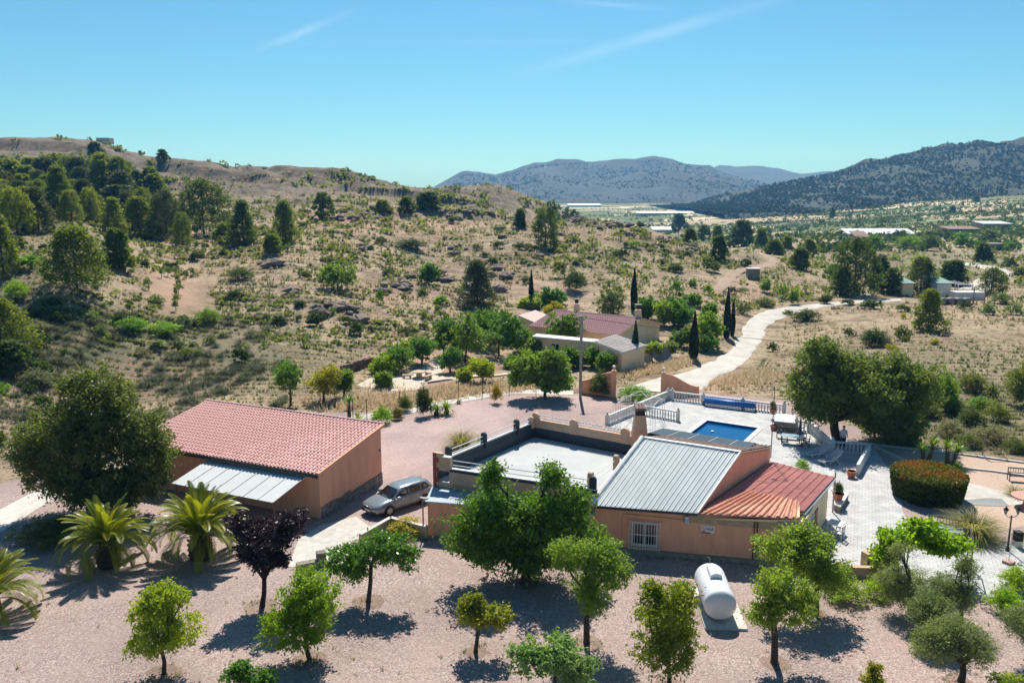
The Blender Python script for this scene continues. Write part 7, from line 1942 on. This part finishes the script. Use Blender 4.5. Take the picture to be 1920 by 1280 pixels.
for i, (x, y, h, w) in enumerate(WOOD_L):
    row = 'front' if y > 415 else ('middle' if y > 372 else 'back')
    same = sorted((q[0], j) for j, q in enumerate(WOOD_L) if (q[1] > 415) == (y > 415) and (q[1] > 372) == (y > 372))
    pine_px(x, y, h * 1.05, w * 1.15, 'pine in the %s row of the left hillside wood, %s from the left' % (row, ORD[same.index((x, i))]), 'pine wood on the left hillside', 'pine' if i % 3 else 'pineg', big=(h > 50))
cypress(996, 508, 571, 10, 'slim dark cypress left of the bright round tree'); cypress(1188, 505, 582, 14, 'dark cypress behind the mauve roofed villa'); cypress(1190, 603, 686, 16, 'dark cypress standing before the neighbouring annex')
cypress(1300, 585, 676, 19, 'broad dark cypress at the roadside'); cypress(1362, 540, 634, 15, 'tallest dark cypress beside the road bend'); cypress(1373, 562, 630, 9, 'thin cypress leaning on the tallest one')
rg_ = np.random.default_rng(12)
# young olives in rows on the bare plot
for i, (x, y, h) in enumerate([(330, 585, 22), (333, 572, 22), (331, 562, 21), (335, 552, 20), (337, 543, 20), (334, 534, 19), (279, 546, 26), (302, 492, 20), (334, 484, 18), (352, 478, 16), (370, 470, 18), (266, 490, 16), (303, 522, 18), (315, 520, 18), (350, 524, 18), (362, 520, 17), (330, 518, 18), (540, 475, 14), (567, 470, 14), (583, 458, 12)]):
    P = ground(x, y); k = mpp(P)
    t = thing('olive_sapling', P, 'small grey olive tree on the bare plot, %s from the front' % ORD[i] if i < 17 else '%s small olive tree on the terrace edge of the dry slope' % ['left', 'middle', 'right'][i - 17], 'olive tree', 'young olives on the slope')
    MB().tube([P + V3((0, 0, -.1)), P + V3((.03, 0, h * k * .5))], [.06, .04], 5).build('trunk', BARK, t)
    o = mesh_obj('crown', with_mat(SHRUBS[i % 5], LM['olive']), None, t, P + V3((0, 0, h * k * .3))); s_ = h * k * .75; o.scale = (s_ * .8, s_ * .8, s_)
# countable shrubs seen on the slopes
SH = [(1075, 547, 62, 40, 'shrubd'), (1048, 522, 34, 38, 'shrub'), (450, 525, 70, 26, 'shrub'), (445, 560, 44, 20, 'shrubd'), (595, 612, 46, 28, 'shrubd'), (665, 628, 34, 28, 'shrubd'), (445, 684, 46, 34, 'shrubd'), (712, 570, 16, 32, 'mid'), (728, 520, 30, 22, 'shrub'), (828, 570, 34, 18, 'bright'), (770, 465, 60, 18, 'shrubd'),
      (722, 438, 34, 12, 'bright'), (712, 458, 34, 16, 'shrubd'), (855, 420, 36, 14, 'shrubd'), (895, 470, 26, 14, 'shrubd'), (935, 467, 28, 14, 'shrubd'), (972, 468, 32, 16, 'shrubd'), (1202, 428, 28, 12, 'shrubd'), (1185, 466, 30, 12, 'bright'), (1165, 485, 36, 18, 'shrubd'), (1245, 478, 22, 14, 'shrubd'), (1268, 512, 36, 20, 'shrub'), (1330, 500, 36, 18, 'shrub'), (1335, 512, 38, 22, 'shrubd'),
      (1395, 500, 30, 16, 'shrubd'), (1300, 540, 24, 18, 'mid'), (1270, 552, 30, 30, 'mid'), (1330, 555, 26, 24, 'willow'), (1435, 550, 30, 26, 'mid'), (1468, 560, 24, 30, 'willow'), (1430, 573, 52, 16, 'shrub'), (1395, 590, 32, 22, 'shrub'), (1490, 572, 30, 30, 'mid'), (1510, 600, 56, 22, 'shrubd'), (1548, 570, 32, 18, 'shrubd'), (1590, 574, 32, 14, 'shrubd'), (1635, 580, 48, 18, 'shrubd'), (1690, 585, 34, 16, 'shrubd'),
      (1805, 580, 36, 16, 'shrubd'), (1593, 632, 30, 18, 'shrubd'), (1450, 660, 26, 20, 'shrubd'), (1672, 658, 26, 14, 'gold'), (1700, 640, 24, 12, 'gold'), (1752, 648, 22, 12, 'gold'), (1692, 600, 14, 14, 'gold'), (1772, 610, 14, 10, 'gold'), (1765, 770, 70, 80, 'mid'), (1820, 735, 56, 40, 'shrub'), (1870, 790, 60, 40, 'shrub'), (1910, 760, 60, 80, 'shrub'), (1850, 830, 90, 34, 'grass'), (1905, 850, 60, 30, 'shrub'), (1780, 820, 60, 36, 'grass'), (1690, 640, 40, 30, 'shrub'), (1640, 650, 60, 34, 'shrubd'),
      (30, 560, 60, 34, 'bright'), (60, 505, 50, 30, 'bright'), (185, 520, 40, 24, 'shrub'), (110, 590, 50, 18, 'grass'), (250, 620, 60, 26, 'bright'), (305, 625, 70, 24, 'bright'), (395, 605, 60, 30, 'mid'), (345, 615, 50, 22, 'shrubd'), (100, 580, 34, 20, 'shrubd'), (30, 480, 50, 40, 'shrub'), (420, 460, 40, 20, 'shrub'), (570, 430, 30, 14, 'shrubd'), (330, 505, 34, 16, 'shrubd'), (365, 490, 26, 18, 'shrubd'), (410, 450, 36, 14, 'bright'),
      (1640, 470, 36, 34, 'mid'), (1700, 465, 60, 24, 'mid'), (1690, 445, 40, 14, 'shrubd'), (1640, 440, 30, 14, 'shrubd'), (1740, 470, 40, 30, 'shrubd'), (1800, 465, 50, 30, 'mid'), (1860, 450, 50, 20, 'shrub'), (1895, 470, 36, 20, 'mid'), (1890, 505, 30, 26, 'shrubd'), (1720, 500, 36, 24, 'lime'), (1755, 445, 40, 16, 'shrub'), (1560, 520, 40, 24, 'mid'), (1480, 590, 30, 10, 'shrub'), (1910, 520, 30, 20, 'shrubd'), (1895, 590, 40, 24, 'olive'), (1880, 570, 44, 22, 'olive'), (1850, 590, 30, 24, 'olive')]
SHL = {'shrubd': 'dark green shrub', 'shrub': 'dull green shrub', 'bright': 'bright green low shrub', 'gold': 'yellow flowering bush', 'mid': 'fresh green bushy shrub', 'grass': 'pale grey green scrub clump', 'willow': 'light green shrub', 'lime': 'lime green bush', 'olive': 'silvery shrub'}
MARKS = [(1022, 455, 'big dark pine on the mound'), (1600, 540, 'huge dark pine'), (1740, 610, 'conical meadow pine'), (1411, 515, 'block shed'), (895, 560, 'light green pine behind the orchard'), (332, 560, 'olive plot'), (145, 540, 'large open branched pine'), (607, 405, 'rounded pine on the middle slope'), (535, 450, 'pointed lighter pine'),
         (1347, 480, 'dark pine left of the track'), (1362, 590, 'tallest cypress'), (1610, 750, 'huge broad terrace tree'), (1188, 550, 'cypress behind the mauve roof'), (1770, 550, 'green roofed house'), (1650, 440, 'valley greenhouse'), (1870, 465, 'grey ruin'), (1450, 490, 'dirt track bend'), (633, 530, 'spreading tree on the slope'), (802, 390, 'wide dark crest pine'), (445, 690, 'pink tiled roof ridge'), (1842, 830, 'braced fence post'), (1272, 430, 'dark pine at the mound end'), (20, 690, 'low dark pine at the left edge'), (1845, 520, 'far road bend'), (1510, 585, 'white road curve')]
USED = {}
SR = random.Random(23)
SH += [(SR.uniform(1660, 1960), SR.uniform(705, 842), SR.uniform(30, 70), SR.uniform(22, 44), SR.choice(['shrub', 'mid', 'grass', 'shrub'])) for _ in range(16)]
SH += [(SR.uniform(-30, 90), SR.uniform(600, 850), SR.uniform(30, 70), SR.uniform(20, 40), SR.choice(['shrub', 'shrubd', 'bright', 'grass'])) for _ in range(14)]
SH += [(SR.uniform(100, 540), SR.uniform(600, 690), SR.uniform(20, 46), SR.uniform(14, 26), SR.choice(['shrub', 'shrubd', 'olive', 'grass'])) for _ in range(16)]
for (x, y, w, h, mt) in SH:
    P = ground(x, y); k = mpp(P)
    mk = min(MARKS, key=lambda q: (q[0] - x) ** 2 + ((q[1] - y) * 1.5) ** 2)
    side = ('left of' if x < mk[0] else 'right of') if abs(x - mk[0]) > abs(y - mk[1]) else ('above' if y < mk[1] else 'below')
    lb = '%s %s the %s' % (SHL[mt], side, mk[2]); USED[lb] = USED.get(lb, 0) + 1
    if USED[lb] > 1: lb += ', ' + ORD[USED[lb] - 1] + ' one'
    shrub(P - V3((0, 0, .15)), h * k * 1.05, w * k, lb, 'shrubs on the slopes', mt, fine=(w > 50), name='slope_shrub')

SKIP_POLY = [at(960, 700).xy, at(1090, 745).xy, at(1160, 715).xy, at(1240, 690).xy, at(1260, 620).xy, at(1180, 585).xy, at(1040, 575).xy, at(960, 580).xy]
PLOT_SOIL = [Vector(ground(*p)[:2]) for p in ((268, 600), (385, 598), (395, 520), (300, 505), (262, 540))]
ORCH = [Vector(ground(*p)[:2]) for p in ((680, 722), (830, 722), (960, 706), (960, 660), (840, 660), (700, 690))]
DTR = gpts([(1345, 548), (1362, 530), (1380, 515), (1412, 506), (1440, 499), (1452, 490), (1440, 481), (1415, 473)])
def keep(P, orch=True):
    X, Y = P[:, 0], P[:, 1]
    k = ~poly_in(X, Y, PLOT) & (seg_dist(X, Y, PLOT, True) > 1.0) & (seg_dist(X, Y, ROAD_C) > 3.8) & ~poly_in(X, Y, SKIP_POLY) & ~poly_in(X + fbm(X, Y, 7, 3, 5) * 4, Y + fbm(X, Y, 7, 3, 6) * 6, PLOT_SOIL) & (seg_dist(X, Y, DTR) > 2.2)
    if orch: k &= ~poly_in(X, Y, ORCH)
    return k
def px_scatter(n, x0, x1, y0, y1, seed, orch=True):
    r = np.random.default_rng(seed); p = np.stack([r.uniform(x0, x1, n), r.uniform(y0, y1, n)], -1)
    G_, ok = ground_many(p); ok &= (G_[:, 1] < 1200); G_, p = G_[ok], p[ok]
    k = keep(G_, orch); return G_[k], p[k]
# more shrubs dotted over the hill, single ones
Gs, ps_ = px_scatter(330, -20, 1480, 395, 640, 31)
dens = vnoise(Gs[:, 0] / 14, Gs[:, 1] / 14, 3) > .42
Gs = Gs[dens][:170]
for i, p in enumerate(Gs):
    P = Vector(p); h = rg_.uniform(.5, 1.5); mt = ['shrubd', 'shrub', 'shrub', 'shrubd', 'olive'][i % 5]
    shrub(P - V3((0, 0, .12)), h, h * rg_.uniform(1.1, 2.2), 'small rounded scrub bush dotting the dry hillside', 'small bushes dotting the hillside', mt, name='scrub_bush')
# esparto tussocks on the lower left slope
TUS = [blades_mesh('esparto_tussock', 71 + i, 110, .8, 1, .035, .75, .55, seg=2, base_r=.28) for i in range(4)]
for i_ in range(4): TUS[i_].materials.append(LM['esparto'])
Ge, pe = px_scatter(520, -20, 560, 590, 800, 41)
Ge = Ge[(vnoise(Ge[:, 0] / 9, Ge[:, 1] / 9, 6) > .36)][:260]
for i, p in enumerate(Ge):
    o = mesh_obj('esparto_tussock', TUS[i % 4], None, None, Vector(p) - V3((0, 0, .05))); s_ = rg_.uniform(.7, 1.65); o.scale = (s_ * 1.15, s_ * 1.15, s_); o.rotation_euler.z = rg_.uniform(0, 6.28)
    tag(o, 'grey green esparto grass tussock on the lower left slope', 'grass tussock', 'esparto tussocks on the lower left slope')

def stuff_blades(name, label, cat, P, hs, nb, w, mat, seed, spread=.55, vb=None):
    """many small tufts in one mesh: nb triangular blades each"""
    r = np.random.default_rng(seed); n = len(P) * nb; idx = np.repeat(np.arange(len(P)), nb)
    az = r.random(n) * 6.283; tl = np.abs(r.normal(size=n)) * spread; h = np.asarray(hs)[idx] * r.uniform(.6, 1.15, n)
    b0 = P[idx] + np.stack([np.cos(az), np.sin(az), np.zeros(n)], -1) * (h * .25 * r.random(n))[:, None] - np.array([0, 0, .04])
    d = np.stack([np.cos(az) * np.sin(tl), np.sin(az) * np.sin(tl), np.cos(tl)], -1); a2 = r.random(n) * 6.283
    sd_ = np.stack([np.cos(a2), np.sin(a2), np.zeros(n)], -1) * (w * h)[:, None] * .5
    V = np.stack([b0 - sd_, b0 + sd_, b0 + d * h[:, None]], 1).reshape(-1, 3)
    v = np.clip(r.random(n) * .7 + (vb[idx] if vb is not None else 0) * .5, 0, 1)
    o = mesh_obj(name, np_mesh(name, V, np.arange(n * 3).reshape(n, 3), v), LM[mat]); return tag(o, label, cat, kind='stuff')
def stuff_bushes(name, label, cat, P, hs, q, mat, seed, wide=.6):
    r = np.random.default_rng(seed); n = len(P) * q; idx = np.repeat(np.arange(len(P)), q); h = np.asarray(hs)[idx]
    d = unit(r.normal(size=(n, 3))); d[:, 2] = np.abs(d[:, 2]); C = P[idx] + d * np.stack([h * wide, h * wide, h * .8], -1) * r.uniform(.5, 1, n)[:, None]
    A = unit(d + r.normal(size=(n, 3)) * .6); V, F_ = leaf_quads(r, C, A, h * .7, h * .5)
    o = mesh_obj(name, np_mesh(name, V, F_, np.clip(r.random(n) * .6 + .4 * r.random(len(P))[idx], 0, 1)), LM[mat]); return tag(o, label, cat, kind='stuff')
Gd, pd_ = px_scatter(36000, -60, 1980, 330, 860, 51)
hh = rg_.uniform(.25, .75, len(Gd)) * np.clip(Gd[:, 1] / 110, .8, 1.8)
sel = vnoise(Gd[:, 0] / 11, Gd[:, 1] / 11, 14) + rg_.normal(size=len(Gd)) * .12; lowleft = (pd_[:, 0] < 520) & (pd_[:, 1] > 540); rightg = (pd_[:, 0] > 1640) & (pd_[:, 1] > 690)
gsel = (sel > .64) | (lowleft & (sel > .30)) | (rightg & (sel > .22))
ssel = ~gsel & (sel > .30)
stuff_blades('dry_grass', 'straw coloured dry grass covering the slopes', 'grass', Gd[ssel], hh[ssel], 6, .28, 'straw', 1)
stuff_blades('green_grass', 'grey green grass and herbs among the dry grass', 'grass', Gd[gsel], hh[gsel] * .9, 7, .30, 'grass', 2)
# verges: tall dry grass beside the road and behind the yard
def verge(pts, n, wdt, seed):
    r = np.random.default_rng(seed); q = [at(*p) for p in pts]; o = []
    for i in range(n):
        k = r.integers(len(q) - 1); p = lerp(q[k], q[k + 1], r.random()); o.append((p.x + r.normal() * wdt, p.y + r.normal() * wdt, 0))
    o = np.array(o); o[:, 2] = hgt(o[:, 0], o[:, 1]); k = ~poly_in(o[:, 0], o[:, 1], PLOT) & (seg_dist(o[:, 0], o[:, 1], ROAD_C) > 3.0); return o[k]
Vg = np.concatenate([verge([(1150, 708), (1230, 694), (1300, 675)], 700, .8, 3), verge([(1345, 720), (1400, 705), (1460, 700)], 700, 2.2, 4), verge([(620, 765), (700, 755), (800, 745), (900, 730), (980, 728)], 1100, 1.4, 5)])
stuff_blades('verge_grass', 'tall dry grass along the road and yard edges', 'grass', Vg, rg_.uniform(.4, .85, len(Vg)), 7, .16, 'straw', 6)
stuff_blades('yard_weeds', 'small weeds at trunks and wall feet in the gravel yard', 'weeds', np.array(wd_), rg_.uniform(.12, .3, len(wd_)), 8, .2, 'grass', 9)
Gb, pb2 = px_scatter(15000, -60, 1980, 262, 660, 61)
kk = (Gb[:, 1] > 90) & ((vnoise(Gb[:, 0] / 13, Gb[:, 1] / 13, 33) + .5 * vnoise(Gb[:, 0] / 4, Gb[:, 1] / 4, 34) + rg_.normal(size=len(Gb)) * .1) > .74) & ~((pb2[:, 0] > 1440) & (pb2[:, 1] > 575)); Gb = Gb[kk]
stuff_bushes('hillside_scrub', 'low scrub scattered thickly over the hillside', 'scrub', Gb, rg_.uniform(.3, 1.15, len(Gb)) ** 1.3 * np.clip(Gb[:, 1] / 150, .7, 2.0), 11, 'shrub', 7, 1.0)
# rocks
def rock_mesh(seed):
    r = random.Random(seed); m = MB(); n = 7
    m.tube([(0, 0, -.3), (r.uniform(-.1, .1), 0, .1), (r.uniform(-.2, .2), r.uniform(-.2, .2), .5)], [r.uniform(.5, .7), r.uniform(.55, .8), r.uniform(.2, .4)], n)
    for v_ in m.v: v_ += Vector((r.uniform(-.15, .15), r.uniform(-.15, .15), r.uniform(-.1, .1)))
    o = m.build('boulder', ROCKM); me_ = o.data; bpy.data.objects.remove(o); return me_
ROCKM = paint('hillside_rock', (.26, .20, .165), .95, c2=(.15, .11, .095), scale=1.5, bump=.6, bscale=4, rnd=.25)
ROCKS = [rock_mesh(i) for i in range(4)]
RK = [(640, 408), (660, 412), (690, 400), (700, 405), (712, 410), (870, 405), (880, 408), (850, 412), (900, 404), (1070, 415), (1085, 418), (1110, 420), (1130, 422), (1150, 430), (1170, 438), (1215, 446), (1240, 455), (1255, 452), (600, 590), (615, 580), (635, 578), (655, 582), (560, 555), (720, 545), (760, 540), (840, 525), (930, 505), (955, 520), (1285, 466), (1300, 470), (1060, 440), (940, 440), (1020, 480), (680, 470), (500, 505), (850, 470), (780, 520), (880, 545), (925, 540), (660, 600)]
rr5 = random.Random(3)
for i in range(170):
    x, y = RK[i % len(RK)]; P = ground(x + rr5.gauss(0, 13), y + rr5.gauss(0, 5)); s_ = rr5.uniform(.4, 1.5)
    o = mesh_obj('boulder', ROCKS[i % 4], None, None, P); o.scale = (s_ * rr5.uniform(1, 1.9), s_, s_ * rr5.uniform(.5, .9)); o.rotation_euler.z = rr5.uniform(0, 6.28); tag(o, 'reddish grey boulder on the eroded dry slope', 'boulder', 'boulders on the dry slope')

# ------------------------------------------------------------------ distant mountains
MTN = paint('distant_scrub_slope', (.014, .024, .020), .95, c2=(.036, .042, .034), scale=.009, detail=12)
MTN2 = paint('wooded_slope', (.020, .033, .018), .95, c2=(.038, .046, .027), scale=.02, detail=10)
def mountain(name, sky, Yf, Yr, zf, mat, seed, nx=220, ny=44, gul=.16):
    xs = np.linspace(sky[0][0], sky[-1][0], nx); ysk = np.interp(xs, [p[0] for p in sky], [p[1] for p in sky])
    zr = np.array([atY(x, y, Yr).z for x, y in zip(xs, ysk)])
    s = np.concatenate([np.linspace(0, 1, ny), np.linspace(1.05, 1.6, 8)])
    Xr = (xs - 960) / FPX * Yr / cp
    S, XX = np.meshgrid(s, Xr, indexing='ij'); ZR = np.broadcast_to(zr, S.shape)
    Yv = Yf + (Yr - Yf) * S; Xv = XX * (.72 + .28 * Yv / Yr)
    prof = np.where(S <= 1, S ** 1.25, np.maximum(1 - ((S - 1) / .6) ** 1.1, 0))
    Hh = np.maximum(ZR - zf, 2)
    g = 1 - np.abs(fbm(Xv, Yv * .45, (Yr - Yf) * .45, 5, seed)) * 2
    amp = Hh * gul * np.clip(S * 3, 0, 1) * np.where(S < 1, np.clip((1 - S) * 5, 0, 1), 1)
    Z = zf + Hh * prof + (g - .6) * amp + fbm(Xv, Yv, 120, 5, seed + 3, .6) * Hh * .055 * np.clip(S * 3, 0, 1) - 30 * np.clip(1 - S * 12, 0, 1)
    V = np.stack([Xv, Yv, Z], -1).reshape(-1, 3); r_, c_ = S.shape
    i0 = (np.arange(r_ - 1)[:, None] * c_ + np.arange(c_ - 1)[None]).ravel()
    o = structure(name, np_mesh(name, V, np.stack([i0, i0 + 1, i0 + c_ + 1, i0 + c_], -1), smooth=True), mat)
    return V.reshape(r_, c_, 3)
mA = mountain('mountain', [(640, 420), (740, 395), (800, 362), (830, 346), (870, 327), (900, 325), (930, 333), (960, 325), (1000, 312), (1060, 305), (1120, 299), (1180, 294), (1215, 287), (1250, 296), (1290, 311), (1318, 318), (1360, 330), (1420, 350), (1500, 385)], 1750, 2700, -14, MTN, 5, gul=.32)
mB = mountain('mountain', [(1220, 390), (1300, 330), (1330, 314), (1400, 312), (1440, 318), (1480, 325), (1520, 320), (1560, 318), (1650, 330), (1800, 360)], 2500, 3600, -14, MTN, 9)
mC = mountain('wooded_hill', [(1240, 392), (1320, 372), (1380, 356), (1440, 345), (1480, 336), (1550, 319), (1600, 307), (1650, 293), (1700, 280), (1750, 270), (1800, 264), (1850, 266), (1920, 262), (2050, 255), (2250, 250), (2500, 262)], 820, 1320, -4, MTN2, 13, gul=.28)
def on_mtn(M_, n, seed, smin, smax, thr=.45, sc=90):
    r = np.random.default_rng(seed); i = (r.uniform(smin, smax, n) * 43); j = r.uniform(0, M_.shape[1] - 1.01, n)
    i0 = i.astype(int); j0 = j.astype(int); fi = (i - i0)[:, None]; fj = (j - j0)[:, None]
    P = (M_[i0, j0] * (1 - fi) + M_[i0 + 1, j0] * fi) * (1 - fj) + (M_[i0, j0 + 1] * (1 - fi) + M_[i0 + 1, j0 + 1] * fi) * fj
    return P[vnoise(P[:, 0] / sc, P[:, 1] / sc, seed) + r.normal(size=len(P)) * .1 > thr]
Pw = on_mtn(mC, 26000, 3, .04, 1.0, .26, 45)
stuff_bushes('hill_wood', 'dark pine wood covering the hill at right', 'wood', Pw, rg_.uniform(1.8, 4.2, len(Pw)), 7, 'farwood', 21, .55)
Pw = on_mtn(mA, 6000, 4, .03, .97, .40, 110); stuff_bushes('mountain_wood', 'distant wood on the blue mountain', 'wood', Pw, rg_.uniform(3.5, 7, len(Pw)), 5, 'farwood', 22, .8)
# valley: orchard rows and hedges
r = np.random.default_rng(8); pts = []
for i in range(230):
    px_, py_ = r.uniform(1010, 2050), 378 + 70 * r.random() ** 1.3; nrow = r.integers(1, 4); 
    P = ground(px_, py_); L_ = r.uniform(30, 110); st = r.uniform(5, 8)
    for q in range(nrow):
        for k_ in range(int(L_ / st)): pts.append((P.x + k_ * st + r.normal() * .5, P.y + q * 9 + k_ * st * -.12, 0))
pts = np.array(pts); pts = pts[(pts[:, 1] > 270)]; pts[:, 2] = hgt(pts[:, 0], pts[:, 1]); 
stuff_bushes('orchard_rows', 'rows of small orchard trees across the valley fields', 'orchard', pts, rg_.uniform(1.2, 2.6, len(pts)), 8, 'shrubd', 23, .8)
Gv, _ = ground_many(np.stack([r.uniform(1020, 1960, 800), r.uniform(380, 475, 800)], -1)); Gv = Gv[(Gv[:, 1] > 235) & (Gv[:, 1] < 1300)]
stuff_bushes('valley_trees', 'scattered dark trees over the valley floor', 'trees', Gv, rg_.uniform(1.2, 4.0, len(Gv)), 12, 'shrubd', 24, .8)

# ------------------------------------------------------------------ air
HZ = bpy.data.materials.new('air_haze'); HZ.use_nodes = True; ht_ = HZ.node_tree; ht_.nodes.clear()
ho_ = ht_.nodes.new('ShaderNodeOutputMaterial'); hv = ht_.nodes.new('ShaderNodeVolumePrincipled'); ht_.links.new(hv.outputs[0], ho_.inputs['Volume'])
hv.inputs['Color'].default_value = (.17, .50, 1.0, 1); hv.inputs['Absorption Color'].default_value = (1, 1, 1, 1); hv.inputs['Density'].default_value = .00017; hv.inputs['Anisotropy'].default_value = .25
hb = MB().box((0, 2700, 95), (17600, 5600, 330)).build('haze', HZ); hb['kind'] = 'stuff'; hb['label'] = 'pale blue haze of the far air'; hb['category'] = 'haze'
